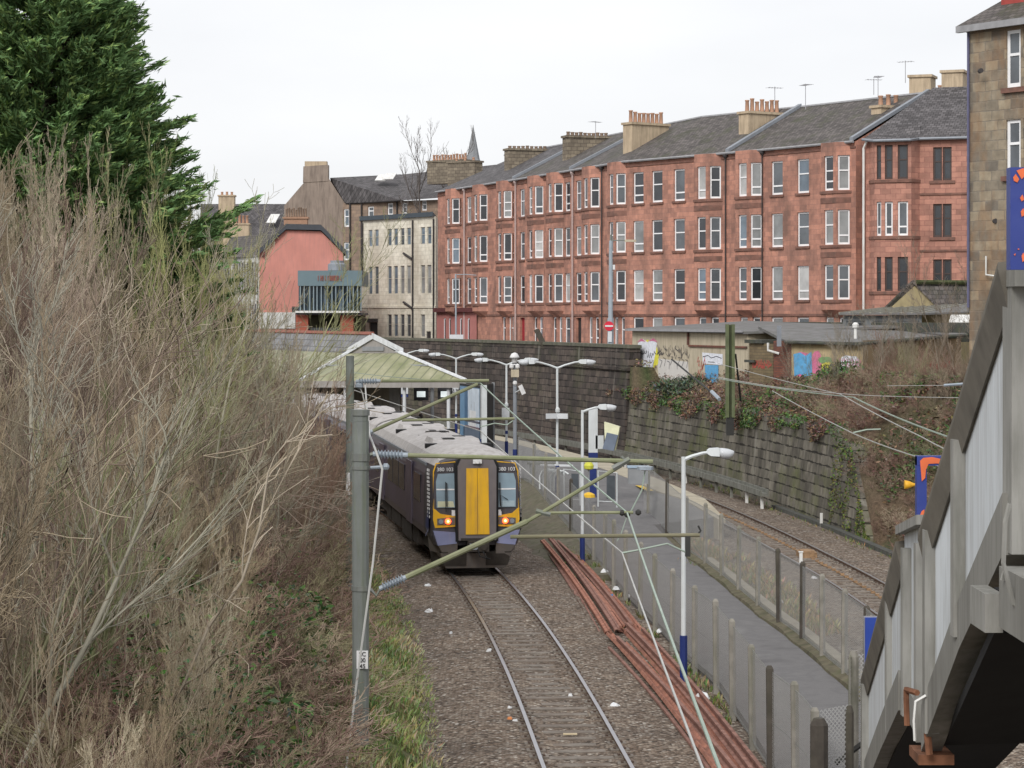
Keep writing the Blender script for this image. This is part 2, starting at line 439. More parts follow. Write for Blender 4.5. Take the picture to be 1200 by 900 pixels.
def track(X, y0, y1, s0, s1, label, guard=False):
    t = empty('railway_track', off(X, 45, 0), label, 'track', 'railway tracks')
    for d in (-.7525, .7525): rail_mesh(X, d, y0, y1).build('rail', [M_railtop, M_railside], t)
    proto = None; y = s0; i = 0
    while y < s1:
        s = (X(y + .3) - X(y - .3)) / .6; ang = math.atan(-s)
        if proto is None:
            m = MB(); b = .13
            m.loft([[Vector((x, -b * k, z)) for x, z in ((-1.25, -.22), (1.25, -.22))] + [Vector((x, b * k, z)) for x, z in ((1.25, -.22), (-1.25, -.22))] for k, z in ((1, 0),)], cap=False) if False else None
            m.obox((-1.25, -.13, -.3), (2.5, 0, 0), (0, .26, 0), (0, 0, .19))
            for q in (-.7525, .7525):
                m.obox((q - .17, -.115, -.11), (.34, 0, 0), (0, .23, 0), (0, 0, .035))
                for e in (-1, 1): m.obox((q + e * .09 - .02, -.06, -.13), (.04, 0, 0), (0, .12, 0), (0, 0, .08), 1)
            proto = m.build('sleeper', [M_sleeper, M_clip]); proto.parent = t; c = proto
        else:
            c = proto.copy(); COL.objects.link(c); c.parent = t
        c.location = off(X, y, R.uniform(-.02, .02)) - t.location + Vector((0, 0, R.uniform(-.012, .012))); c.rotation_euler = (0, 0, -math.atan(s) * -1 if False else -math.atan(s)); c.rotation_euler.z += R.uniform(-.01, .01)
        y += .66 / math.hypot(1, s) if False else .66 * math.cos(math.atan(s)); i += 1
    return t
tA = track(XA, -25, 185, 33, 80, 'near railway track curving left under the back of the train, bright worn rails', )
tB = track(XB, -25, 185, 40, 103, 'railway track along the foot of the mossy retaining wall, right of the footpath')
# the orange rusted return conductor lying between the rails of the right-hand track
m = MB(); m.tube([off(XB, y, .12 + .05 * math.sin(y * 1.7) * math.sin(y * .31), -.095) for y in np.arange(40, 112, .5)], .02, 5)
for y in np.arange(58, 108, .66): m.box(XB(y) + .06, XB(y) + .17, y - .05, y + .05, -.11, -.045)
tag(m.build('conductor_cable', M_pipe, at=off(XB, 80, 0)), 'orange rusty cable pinned between the rails of the right-hand track', 'cable')
m = MB(); c0 = off(XB, 77.5, .1)
m.box(c0.x - .28, c0.x + .28, c0.y - .5, c0.y + .5, -.12, .06); m.box(c0.x - .2, c0.x + .2, c0.y - .4, c0.y + .4, .06, .1)
tag(m.build('track_box', M_pipe, at=c0), 'tan brown signalling box between the rails of the right-hand track', 'track box')
m = MB(); c0 = off(XB, 75.6, -.45)
m.box(c0.x - .05, c0.x + .05, c0.y - .05, c0.y + .05, -.2, .22); m.box(c0.x - .07, c0.x + .07, c0.y - .07, c0.y + .07, .22, .25)
M_white = mplain('chipped white paint', (.72, .72, .7), .5, 0, .06, 4, (.3, .27, .22), .5)
tag(m.build('marker_post', M_white, at=c0), 'short white marker post beside the tan box on the right-hand track', 'post')
m = MB(); c0 = G(931, 634, .0); c0 = Vector((11.6, 89.6, -.3)); m.box(c0.x - .05, c0.x + .05, c0.y - .05, c0.y + .05, -.35, .3)
tag(m.build('marker_post', M_white, at=c0), 'short white marker post at the foot of the mossy stone wall near its right end', 'post')

# ---------------------------------------------------------------- retaining wall
_ARC = [0.0]
for _k in range(1, 2400):
    _y = _k * .1; _ARC.append(_ARC[-1] + math.hypot(.1, XB(_y) - XB(_y - .1)))
def curve_uv(o):
    """u runs along the curved wall, v is the height, so that the stone courses stay level and unbroken"""
    off_ = wl(o); uvl = o.data.uv_layers['UVMap'].data
    for lp in o.data.loops:
        v = o.data.vertices[lp.vertex_index].co; uvl[lp.index].uv = (_ARC[min(2399, max(0, int((v.y + off_.y) * 10)))], v.z + off_.z)
    return o
M_wall_dark = mmasonry('soot blackened sandstone blocks', (.14, .112, .095), (.058, .048, .044), (.038, .033, .03), .82, .36, .02, (.03, .026, .025), .8, (.10, .105, .055), .5, (.52, .68), 1.0, .9, .95, .35, course=.55)
M_wall_moss = mmasonry('mossy sandstone blocks', (.235, .215, .175), (.12, .11, .09), (.075, .068, .056), 1.0, .40, .012, (.04, .034, .028), .8, (.12, .135, .045), .75, (.50, .68), 1.0, .9, .95, .8, course=.85)
M_cope = mplain('lichened coping stone', (.13, .125, .1), .95, 0, .25, 2, (.075, .09, .04), .7, .5, False)
def wall_strip(name, y0, y1, zt, mat, thick=.6, batter=.35, step=1.2, zb=-.4, label=None):
    ys = list(np.arange(y0, y1, step)) + [y1]; m = MB()
    rings = []
    for y in ys:
        t = zt(y); lean = batter * (t + .4) / 5.5
        j = (vnoise(y * 1.3, 3.3) - .5) * .05
        rings.append([off(XB, y, WALL_OFF + j, zb), off(XB, y, WALL_OFF + lean + j, t), off(XB, y, WALL_OFF + lean + thick, t), off(XB, y, WALL_OFF + lean + thick, zb)])
    m.loft(rings); return m
tall = wall_strip('retaining_wall', 127.3, 186, lambda y: 5.95, M_wall_dark)
tw = empty('retaining_wall', off(XB, 150, WALL_OFF), 'tall soot-blackened stone wall between the tracks and the tenement street', 'wall')
curve_uv(tall.build('wall_face', M_wall_dark, tw))
m = MB(); rings = []
for y in np.arange(127.2, 186.2, 1.0):
    rings.append([off(XB, y, WALL_OFF + .33, 5.953), off(XB, y, WALL_OFF + .33, 6.13), off(XB, y, WALL_OFF + 1.05, 6.13), off(XB, y, WALL_OFF + 1.05, 5.953)])
m.loft(rings); m.build('coping', M_cope, tw)
m = MB()   # string of projecting stones where the parapet begins
rings = [[off(XB, y, WALL_OFF + .21, 4.75), off(XB, y, WALL_OFF + .2, 4.9), off(XB, y, WALL_OFF + .6, 4.9), off(XB, y, WALL_OFF + .6, 4.75)] for y in np.arange(127.2, 186.2, 1.0)]
m.loft(rings); m.build('string_course', M_wall_dark, tw)
def lowtop(y): return lerp(-.1, 2.9, (y - 83.6) / 3.6) if y < 87.2 else lerp(2.9, 3.5, (y - 87.2) / 3) + .12 * (vnoise(y * .9, 1) - .5) + (lerp(0, .3, (y - 118) / 9))
low = wall_strip('retaining_wall', 83.6, 127.2, lowtop, M_wall_moss, .55, .55, .6)
lw = empty('retaining_wall', off(XB, 100, WALL_OFF), 'lower mossy stone block wall below the graffiti building, crumbling at its right end', 'wall')
curve_uv(low.build('wall_face', M_wall_moss, lw))
# concrete cable trough standing on short posts in front of the wall
M_conc = mplain('weathered concrete', (.19, .19, .17), .9, 0, .2, 3, (.07, .08, .045), .6, .3)
M_concdark = mplain('dark wet concrete', (.085, .085, .078), .9, 0, .25, 3, (.04, .05, .025), .6, .3)
ct = empty('cable_trough', off(XB, 110, 2.3), 'long grey concrete cable trough raised on posts in front of the stone wall', 'trough')
m = MB(); m.loft([[off(XB, y, 2.2, .38), off(XB, y, 2.2, .62), off(XB, y, 2.26, .62), off(XB, y, 2.26, .5), off(XB, y, 2.5, .5), off(XB, y, 2.5, .66), off(XB, y, 2.56, .66), off(XB, y, 2.56, .38)] for y in np.arange(96.5, 160, 1.0)])
m.build('trough_body', M_conc, ct)
y = 97; 
while y < 160:
    a = off(XB, y, 2.38, 0); mm = MB(); mm.box(a.x - .06, a.x + .06, a.y - .06, a.y + .06, -.35, .378); mm.build('post', M_white if R.random() < .4 else M_conc, ct); y += 2.9
# low concrete kerb at the foot of the bank nearer the camera
m = MB(); m.loft([[off(XB, y, 3.0, -.33), off(XB, y, 3.0, -.08), off(XB, y, 3.25, -.08), off(XB, y, 3.25, -.33)] for y in np.arange(60, 99, 1.0)])
tag(m.build('concrete_edging', M_concdark, at=off(XB, 80, 3.1)), 'low mossy concrete edging along the foot of the wall beside the right-hand track', 'edging')

# ---------------------------------------------------------------- footpath, platform, ramp
M_tar = mtarmac()
M_copestone = mplain('cream platform coping', (.40, .36, .275), .85, 0, .12, 1.2, (.2, .17, .13), .5, .2, False)
M_platwall = mmasonry('platform brick face', (.16, .12, .1), (.1, .08, .07), (.06, .055, .05), .23, .08, .01)
M_yellow = mplain('worn yellow paint', (.62, .42, .04), .7, 0, .15, 5, (.3, .25, .15), .5)
F1 = [(27, 4.9), (36.6, 4.66), (39.2, 4.6), (40.8, 4.42), (43.9, 4.39), (47.2, 4.33), (50.8, 4.26), (52.9, 4.06), (61.5, 3.5), (68.3, 3.05), (74.8, 2.72), (80, 2.3), (88.4, 1.55), (100, .43), (109, -.9)]
F2 = [(30, 6.9), (41, 6.9), (48.5, 7.07), (51.6, 6.98), (54.9, 6.84), (57.9, 6.70), (60.3, 6.53), (64.8, 6.3), (70, 6.08), (75, 5.8), (80, 5.4), (86, 4.95), (93.7, 3.98)]
XF1 = curve(F1); XF2 = curve(F2)
def path_z(y): return lerp(-.05, .915, (y - 76) / 20)
# path + ramp + platform surface: one walking surface, a strip between left and right edge
def plat_left(y): return XF1(y) + .12 if y < 101 else min(XF1(min(y, 109)) + .12, off(XA, y, 1.5).x + .5) if y < 104 else off(XA, y, 1.5).x + .6
def plat_right(y):
    e = off(XB, y, -1.5).x
    if y < 70: return XF2(y) - .1
    if y < 86: return XF2(y) - .1
    if y < 92: return lerp(XF2(86) - .1, off(XB, 92, -1.5).x - 1.1, (y - 86) / 6)
    return e - 1.1
m = MB(); ys = list(np.arange(24, 186, 1.0)); n = 6; rings = []
for y in ys:
    r_ = [Vector((lerp(plat_left(y), plat_right(y), i / n), y, path_z(y))) for i in range(n + 1)]
    rings.append([Vector((r_[0].x, y, -.4))] + r_ + [Vector((r_[-1].x, y, -.4))])
m.loft(rings)
tag(m.build('path', M_tar), kind='structure')
# platform edge facing the right-hand track: coping band from (835,605) back along the curve
m = MB(); rings = []
for y in np.arange(83.5, 186, 1.0):
    wd = lerp(.35, 1.15, (y - 83.5) / 9)
    e = off(XB, y, -1.5 if y > 88 else -1.5 - (88 - y) * .02); i_ = off(XB, y, -1.5 - wd)
    z = lerp(.6, .93, (y - 83.5) / 5); z2 = z
    rings.append([Vector((i_.x, i_.y, -.3)), Vector((i_.x, i_.y, z2)), Vector((e.x, e.y, z)), Vector((e.x, e.y, z - .12)), Vector((e.x - .12, e.y, z - .13)), Vector((e.x - .12, e.y, -.3))])
m.loft(rings); tag(m.build('platform_edge', M_copestone), kind='structure')
m = MB(); ys2 = list(np.arange(84, 103, 1.0)); rings = []    # cobbled infill between ramp and coping
for y in ys2:
    a = plat_right(y); b = off(XB, y, -1.5 - lerp(.35, 1.15, (y - 83.5) / 9)).x
    rings.append([Vector((a - .3, y, -.35)), Vector((a - .3, y, path_z(y) - .012)), Vector((b + .02, y, lerp(.58, .905, (y - 83.5) / 5))), Vector((b + .02, y, -.35))])
m.loft(rings)
tag(m.build('ramp_shoulder', M_tar), kind='structure')
m = MB(); m.poly([off(XB, y, -2.75, .922) for y in (92.8, 94.2, 95.6)] + [off(XB, y, -3.02, .922) for y in (95.9, 94.4, 92.9)])
tag(m.build('yellow_line', M_yellow), kind='structure')
# left face of platform along the train
m = MB(); m.loft([[off(XA, y, 1.5, -.3), off(XA, y, 1.5, .93), off(XA, y, 2.15, .93), off(XA, y, 2.15, -.3)] for y in np.arange(104, 186, 1.0)])
tag(m.build('platform_edge', M_copestone), kind='structure')
# cream kerb on the track side of the path fence
ks = [y for y in np.arange(46, 76, 1.0)]
m = MB(); m.loft([[Vector((XF2(y) + .22, y, -.3)), Vector((XF2(y) + .22, y, .12)), Vector((XF2(y) + .48, y, .12)), Vector((XF2(y) + .48, y, -.3))] for y in ks])
tag(m.build('path_kerb', M_copestone), kind='structure')
# mossy soil verge between path and right fence
m = MB(); M_verge = mplain('mossy verge soil', (.12, .105, .07), .95, 0, .4, 3, (.08, .10, .04), .6, .5, False)
m.loft([[Vector((XF2(y) - .12 + .05 * math.sin(y * 1.3), y, -.2)), Vector((XF2(y) - .07 + .05 * math.sin(y * 1.3), y, .0)), Vector((XF2(y) + .22, y, .07)), Vector((XF2(y) + .22, y, -.2))] for y in np.arange(46, 84, .7)])
tag(m.build('verge', M_verge), kind='structure')

# street behind the parapet
M_street = mtarmac()
m = MB()
sl = [(off(XB, y, WALL_OFF + 1.2, STREET + .03), off(XB, y, WALL_OFF + 13, STREET + .03)) for y in np.arange(128, 187, 3)]
for i in range(len(sl) - 1): m.quad(sl[i][0], sl[i][1], sl[i + 1][1], sl[i + 1][0])
tag(m.build('street', M_street), kind='structure')

# weedy gravel slope on the train side of the ramp
m = MB(); M_weed = mplain('weedy gravel', (.13, .115, .085), .95, 0, .35, 5, (.09, .11, .05), .6, .6, False)
rg = []
for y in np.arange(72, 105, 1.0):
    z = path_z(y); x = plat_left(y); rg.append([Vector((x + .1, y, z - .03)), Vector((x - .25, y, z - .06)), Vector((x - .9 - .5 * vnoise(y, 2), y, z * .45 - .12)), Vector((x - 2.0 - .6 * vnoise(y, 5), y, -.31)), Vector((x + .1, y, -.5))])
m.loft(rg); tag(m.build('gravel_slope', M_weed, smooth=False), kind='structure')
# ================================================================ BUILDINGS
M_red = mmasonry('red sandstone ashlar', (.55, .27, .195), (.37, .19, .145), (.33, .185, .15), .62, .31, .012, (.135, .088, .072), .7, None, .5, (.5, .7), .25, .6, .9, .75)
M_red2 = mmasonry('red sandstone blocks darker', (.52, .26, .195), (.34, .175, .135), (.29, .135, .11), .62, .31, .014, (.12, .07, .058), .4, None, .5, (.5, .7), .3, .6, .9, .5)
M_band = mplain('grimy sandstone moulding', (.21, .11, .085), .9, 0, .25, 2, (.085, .065, .055), .7, .3, False)
M_pink = mplain('pink painted stone', (.46, .19, .17), .75, 0, .08, 1.5, (.25, .12, .1), .3)
M_maroon = mplain('maroon cornice', (.12, .04, .04), .7)
M_slate = mslate('grey slates', (.105, .098, .10))
M_slate_b = mslate('brownish slates', (.115, .102, .096), moss=(.06, .065, .035))
M_lead = mplain('lead flashing', (.25, .27, .30), .5, .1, .1, 3)
M_gutter = mplain('pale grey gutter', (.30, .30, .31), .6, 0, .15, 3)
M_pipe_w = mplain('pinkish white downpipe', (.48, .38, .36), .6, 0, .1, 3)
M_pipe_d = mplain('dark iron downpipe', (.05, .045, .045), .6)
M_wframe = mplain('white window frame', (.84, .84, .85), .4, 0, .04, 2)
M_bframe = mplain('brown window frame', (.07, .05, .045), .5)
M_chim = mplain('buff rendered chimney', (.50, .40, .28), .9, 0, .1, 1.5, (.16, .12, .09), .55)
M_chimst = mmasonry('rough stone chimney', (.32, .27, .2), (.2, .165, .125), (.12, .1, .08), .5, .28, .02, (.07, .06, .05), .5)
M_pot = mplain('terracotta chimney pot', (.42, .25, .17), .85, 0, .2, 2)
M_potd = mplain('sooty clay pot', (.22, .16, .12), .85, 0, .25, 2)
M_aerial = mplain('grey aerial metal', (.36, .36, .38), .5, .3)
PANES = [mpane('dark window glass', (.045, .05, .058)), mpane('grey window glass', (.12, .135, .15)), mpane('net curtain behind glass', (.30, .31, .31), .25), mpane('bluish window glass', (.17, .22, .27)), mpane('white blind behind glass', (.52, .52, .51), .3)]
P_orange = mpane('orange curtain behind glass', (.55, .24, .08), .3)
P_yellow = mpane('yellow blind behind glass', (.45, .36, .08), .3)
P_cur = [0, 0, 1, 1, 2, 2, 1, 0, 3, 4, 2, 1]

def wall_panel(m, p0, u, length, z0, z1, ops, depth=.2, mi=0, mir=None):
    """vertical wall from p0 along unit u with rectangular openings (s0,s1,za,zb); the outside is the side of cross(u, up)"""
    p0 = Vector((p0[0], p0[1], 0)); u = Vector((u[0], u[1], 0)).normalized(); nrm = u.cross(Vector((0, 0, 1)))
    ops = [o for o in ops if o[1] > 0 and o[0] < length]
    xs = sorted({0, length} | {round(max(0, min(length, v)), 4) for o in ops for v in (o[0], o[1])})
    zs = sorted({z0, z1} | {round(max(z0, min(z1, v)), 4) for o in ops for v in (o[2], o[3])})
    q = lambda s, z, d=0: p0 + u * s + Vector((0, 0, z)) - nrm * d
    for i in range(len(xs) - 1):
        for k in range(len(zs) - 1):
            cx, cz = (xs[i] + xs[i+1]) / 2, (zs[k] + zs[k+1]) / 2
            if any(o[0] < cx < o[1] and o[2] < cz < o[3] for o in ops): continue
            m.quad(q(xs[i], zs[k]), q(xs[i+1], zs[k]), q(xs[i+1], zs[k+1]), q(xs[i], zs[k+1]), mi)
    for a, b, c, d in ops:
        r = mi if mir is None else mir
        m.quad(q(a, c), q(a, d), q(a, d, depth), q(a, c, depth), r); m.quad(q(b, d), q(b, c), q(b, c, depth), q(b, d, depth), r)
        m.quad(q(b, c), q(a, c), q(a, c, depth), q(b, c, depth), r); m.quad(q(a, d), q(b, d), q(b, d, depth), q(a, d, depth), r)
        m.quad(q(a, c, depth + .35), q(b, c, depth + .35), q(b, d, depth + .35), q(a, d, depth + .35), r)
    return nrm

def window(parent, p0, u, s0, s1, za, zb, frame=None, pane=None, depth=.10, fw=.095, style=None, name='window'):
    """a framed window set in the opening; the glass is its sub-part"""
    p0 = Vector((p0[0], p0[1], 0)); u = Vector((u[0], u[1], 0)).normalized(); n = u.cross(Vector((0, 0, 1)))
    if R.random() < .0: pass
    q = lambda s, z, d: p0 + u * s + Vector((0, 0, z)) - n * d
    m = MB(); t = .06; g = .004
    a, b, c, d = s0 + g, s1 - g, za + g, zb - g
    def bar(x0, x1, y0, y1, dd=0): m.obox(q(x0, y0, depth + dd), u * (x1 - x0), Vector((0, 0, y1 - y0)), -n * t)
    w_, h_ = b - a, d - c
    fwv = min(fw, w_ * .2)
    bar(a, a + fwv, c, d); bar(b - fwv, b, c, d); bar(a + fwv, b - fwv, c, c + fw * 1.25); bar(a + fwv, b - fwv, d - fw, d)
    st = style or R.choice(['mid', 'mid', 'low', 'mid', 'midlow'])
    if st in ('mid', 'midlow'): bar(a + fwv, b - fwv, c + h_ * .55, c + h_ * .55 + fw * .8, -.012)
    if st in ('low', 'midlow'): bar(a + fwv, b - fwv, c + h_ * .24, c + h_ * .24 + fw, -.012)
    w = m.build(name, frame or M_wframe, parent)
    mm = MB(); mm.quad(q(a + fwv * .6, c + .03, depth + t * .5), q(b - fwv * .6, c + .03, depth + t * .5), q(b - fwv * .6, d - .03, depth + t * .5), q(a + fwv * .6, d - .03, depth + t * .5))
    mm.quad(q(b - fwv * .6, c + .03, depth + t * .5 + .02), q(a + fwv * .6, c + .03, depth + t * .5 + .02), q(a + fwv * .6, d - .03, depth + t * .5 + .02), q(b - fwv * .6, d - .03, depth + t * .5 + .02))
    mm.build('pane', pane or PANES[R.choice(P_cur)], w)
    return w

def chimney(parent, c, u, w, l, z0, z1, mat, npots=6, potr=.13, poth=.65, potm=None, cap=True, name='chimney'):
    """stack centred at c; u = direction of its long side l; w the other"""
    u = Vector((u[0], u[1], 0)).normalized(); n = u.cross(Vector((0, 0, 1))); c = Vector((c[0], c[1], 0))
    m = MB(); m.obox(c - u * l / 2 - n * w / 2 + Vector((0, 0, z0)), u * l, n * w, Vector((0, 0, z1 - z0)))
    if cap: m.obox(c - u * (l / 2 + .1) - n * (w / 2 + .1) + Vector((0, 0, z1 + .002)), u * (l + .2), n * (w + .2), Vector((0, 0, .16)))
    ch = m.build(name, mat, parent)
    if npots:
        for i in range(npots):
            s = (i + .5) / npots - .5; p = c + u * (l * s * .94) + Vector((0, 0, z1 + (.163 if cap else .003)))
            h = poth * R.uniform(.85, 1.12); k = MB().lathe(p, [(potr * 1.15, 0), (potr, .08), (potr * .85, h - .1), (potr * 1.1, h - .06), (potr * 1.05, h), (potr * .75, h)], 8)
            k.build('chimney_pot', potm or M_pot, ch, smooth=True)
    return ch

def aerial(base, h, heading, label, elems=6, span=1.3):
    m = MB(); b = Vector(base); m.tube([b, b + Vector((0, 0, h))], .022, 5)
    d = Vector((math.cos(heading), math.sin(heading), 0)); s = d.cross(Vector((0, 0, 1))); top = b + Vector((0, 0, h - .08))
    m.tube([top - d * span * .5, top + d * span * .5], .016, 4)
    for i in range(elems):
        p = top + d * span * (i / (elems - 1) - .5); l = .32 - .02 * i; m.tube([p - s * l, p + s * l], .012, 4)
    tag(m.build('television_aerial', M_aerial, at=b), label, 'aerial', 'rooftop television aerials')

# ---------------------------------------------------------------- the red tenement terrace
ROWS = [(5.62, 7.6), (8.68, 10.78), (12.0, 14.1), (15.28, 17.38)]       # sill and head heights of the four storeys
EAVE, RIDGE, DEPTH = 18.2, 21.4, 12.0
dpt = lambda pitch: F * 3.3 / pitch
def facade_pt(px, pitch): Y = dpt(pitch); return Vector(((px - 600) * Y / F, Y, 0))
NODES = {513: 45.7, 605: 50.2, 672: 53.7, 735: 57.0, 857: 60.2, 1003: 64.4}
def seg(pa, pb):
    a, b = facade_pt(pa, NODES[pa]), facade_pt(pb, NODES[pb]); return a, (b - a).normalized(), (b - a).length
def s_at(px, a, u, n, o=0.):
    """distance along the segment at which the view ray of column px meets the plane o metres in front of the facade"""
    k = (px - 600) / F; ax, ay = a.x + n.x * o, a.y + n.y * o
    return (ax - k * ay) / (k * u.y - u.x)

def tenement(label, segs, door_cols=(), ground='stone', rowsz=ROWS, eave=EAVE, ridge=RIDGE, wallm=None, hipL=False, group='red sandstone tenements', dark_bays=()):
    """segs: list of (pxa, pxb, bays[px], flats[px]); u runs from far-left to near-right so the outside (u x up) faces the street"""
    wallm = wallm or M_red
    p_first = seg(segs[0][0], segs[0][1])[0]
    t = empty('tenement', (p_first.x, p_first.y, STREET), label, 'tenement', group)
    mw, mband = MB(), MB()
    lines = []
    for (pa, pb, bays, flats) in segs:
        a, u, L_ = seg(pa, pb); n = u.cross(Vector((0, 0, 1)))
        if n.y > 0: n = -n
        lines.append((a, u, L_, n))
        ops = []; gops = []; wins = []
        for px in flats:
            s = s_at(px, a, u, n)
            for r, (z0, z1) in enumerate(rowsz):
                if r == 0 and px in door_cols: continue
                ops.append((s - .56, s + .56, z0, z1)); wins.append((a, u, s - .56, s + .56, z0, z1, None, None))
        BW, SP = .72, .62                     # half front width, projection
        for px in bays:
            s = s_at(px, a, u, n, SP)
            # ground floor below the bay: a pair of narrow windows
            for d in (-.62, .62):
                z0, z1 = rowsz[0]
                if any(abs(px - q) < 7 for q in door_cols): continue
                ops.append((s + d - .38, s + d + .38, z0, z1)); wins.append((a, u, s + d - .38, s + d + .38, z0, z1, None, None))
            zb = rowsz[1][0] - .62
            A = a + u * (s - BW - SP); B = a + u * (s - BW) + n * SP; C = a + u * (s + BW) + n * SP; D = a + u * (s + BW + SP)
            dark = px in dark_bays
            for q0, q1, hw in ((A, B, .28), (B, C, .42), (C, D, .36)):
                uu = (q1 - q0).normalized(); ll = (q1 - q0).length; o2 = [(ll / 2 - hw, ll / 2 + hw, z0, z1) for z0, z1 in rowsz[1:]]
                wall_panel(mw, q0, uu, ll, zb, eave - .02, o2, .15)
                for o in o2: wins.append((q0, uu, o[0], o[1], o[2], o[3], M_bframe if dark and o[2] < 10 else None, None))
                # sill bands under each storey of the bay
            for z0, z1 in rowsz[1:]:
                pr = [a + u * (s - BW - SP - .06), a + u * (s - BW - .03) + n * (SP + .08), a + u * (s + BW + .03) + n * (SP + .08), a + u * (s + BW + SP + .06)]
                mband.loft([[p + Vector((0, 0, z)) for p in pr] for z in (z0 - .2, z0 - .035)])
                if z0 > rowsz[1][0]: 
                    pr2 = [a + u * (s - BW - SP), a + u * (s - BW) + n * (SP + .035), a + u * (s + BW) + n * (SP + .035), a + u * (s + BW + SP)]
                    mband.loft([[p + Vector((0, 0, z)) for p in pr2] for z in (z0 - .78, z0 - .45)])
            mw.loft([[A + Vector((0, 0, zb - .001)), B + Vector((0, 0, zb - .001)), C + Vector((0, 0, zb - .001)), D + Vector((0, 0, zb - .001))],
                     [a + u * (s - BW - .1) + Vector((0, 0, zb - .45)), a + u * (s - BW * .7) + n * .05 + Vector((0, 0, zb - .45)), a + u * (s + BW * .7) + n * .05 + Vector((0, 0, zb - .45)), a + u * (s + BW + .1) + Vector((0, 0, zb - .45))]])
            mw.poly([A + Vector((0, 0, eave - .02)), B + Vector((0, 0, eave - .02)), C + Vector((0, 0, eave - .02)), D + Vector((0, 0, eave - .02))])
        for px in door_cols:
            s = s_at(px, a, u, n)
            if 0 < s < L_: ops.append((s - .55, s + .55, STREET, STREET + 2.6))
        wall_panel(mw, a, u, L_, STREET - .6, eave - .01, ops, .2)
        for px in door_cols:
            s = s_at(px, a, u, n)
            if 0 < s < L_:
                col = {612: (.30, .02, .03), 678: (.02, .02, .02)}.get(px, (.06, .03, .02))
                md = MB(); md.obox(a + u * (s - .54) - n * .25 + Vector((0, 0, STREET + .01)), u * 1.08, Vector((0, 0, 2.55)), n * .06)
                md.build('door', mplain('painted door %d' % px, col, .5), t)
        for (q0, uu, s0, s1, z0, z1, fr, pn) in wins:
            k = None
            st = None
            window(t, q0, uu, s0, s1, z0, z1, fr, pn)
        for px in flats:                       # stone sills
            s = s_at(px, a, u, n)
            for z0, z1 in rowsz[1:]: mband.obox(a + u * (s - .68) + Vector((0, 0, z0 - .15)), u * 1.36, n * .09, Vector((0, 0, .145)))
        # moulded band above ground floor and under the eaves
        for z, h, o in ((rowsz[1][0] - 1.0, .14, .07), (eave - .42, .1, .06)):
            mband.obox(a + Vector((0, 0, z)), u * L_, n * o, Vector((0, 0, h)))
    # body sides and back
    a0, u0, L0, n0 = lines[0]; aN, uN, LN, nN = lines[-1]; e0 = a0 + u0 * .006; eN = aN + uN * (LN - .006)
    pts = [l[0].copy() for l in lines] + [aN + uN * LN]; pts[0] = e0; pts[-1] = eN
    nrm = []
    for i in range(len(pts)):
        q = lines[max(0, i - 1)][3] + lines[min(i, len(lines) - 1)][3]; nrm.append(q.normalized())
    nrm = [globals().get('TNORM', {}).get(k, v) for k, v in zip([s[0] for s in segs] + [segs[-1][1]], nrm)]
    back = [p - q * DEPTH for p, q in zip(pts, nrm)]; rid = [p - q * DEPTH * .5 for p, q in zip(pts, nrm)]; frt = [p + q * .22 for p, q in zip(pts, nrm)]
    Z = lambda p, z: Vector((p.x, p.y, z))
    mw.quad(Z(back[0], STREET - .6), Z(pts[0], STREET - .6), Z(pts[0], eave - .01), Z(back[0], eave - .01))
    mw.quad(Z(pts[-1], STREET - .6), Z(back[-1], STREET - .6), Z(back[-1], eave - .01), Z(pts[-1], eave - .01))
    if not hipL: mw.poly([Z(back[0], eave - .01), Z(pts[0], eave - .01), Z(rid[0], ridge - .15)])
    mw.poly([Z(pts[-1], eave - .01), Z(back[-1], eave - .01), Z(rid[-1], ridge - .15)])
    for i in range(len(back) - 1): mw.quad(Z(back[i + 1], STREET - .6), Z(back[i], STREET - .6), Z(back[i], eave - .01), Z(back[i + 1], eave - .01))
    mw.build('wall', wallm, t); mband.build('stone_moulding', M_band, t)
    mr = MB()
    if hipL:
        h = rid[0] + (rid[1] - rid[0]).normalized() * min(5.5, (rid[1] - rid[0]).length * .9)
        mr.quad(Z(frt[0], eave), Z(frt[1], eave), Z(rid[1], ridge), Z(h, ridge)); mr.poly([Z(back[0], eave), Z(frt[0], eave), Z(h, ridge)])
        mr.quad(Z(back[1], eave), Z(back[0], eave), Z(h, ridge), Z(rid[1], ridge)); rng = range(1, len(pts) - 1)
    else: rng = range(len(pts) - 1)
    for i in rng:
        mr.quad(Z(frt[i], eave), Z(frt[i + 1], eave), Z(rid[i + 1], ridge), Z(rid[i], ridge)); mr.quad(Z(back[i + 1], eave), Z(back[i], eave), Z(rid[i], ridge), Z(rid[i + 1], ridge))
    rf = mr.build('roof', M_slate if R.random() < .5 else M_slate_b, t)
    mg = MB()
    for i in range(len(pts) - 1):
        mg.tube([Z(frt[i], eave - .05) , Z(frt[i + 1], eave - .05)], .085, 6)
        mg.tube([Z(rid[i], ridge + .02), Z(rid[i + 1], ridge + .02)], .09, 5)
    mg.build('gutter', M_gutter, t)
    ms = MB()                                # raised skews at the party wall
    ms.obox(Z(frt[-1], eave + .01), uN * -.32, Z(rid[-1], ridge) - Z(frt[-1], eave), Vector((0, 0, .22)))
    ms.build('skew', M_lead, t)
    return t, lines, rid, pts, nrm

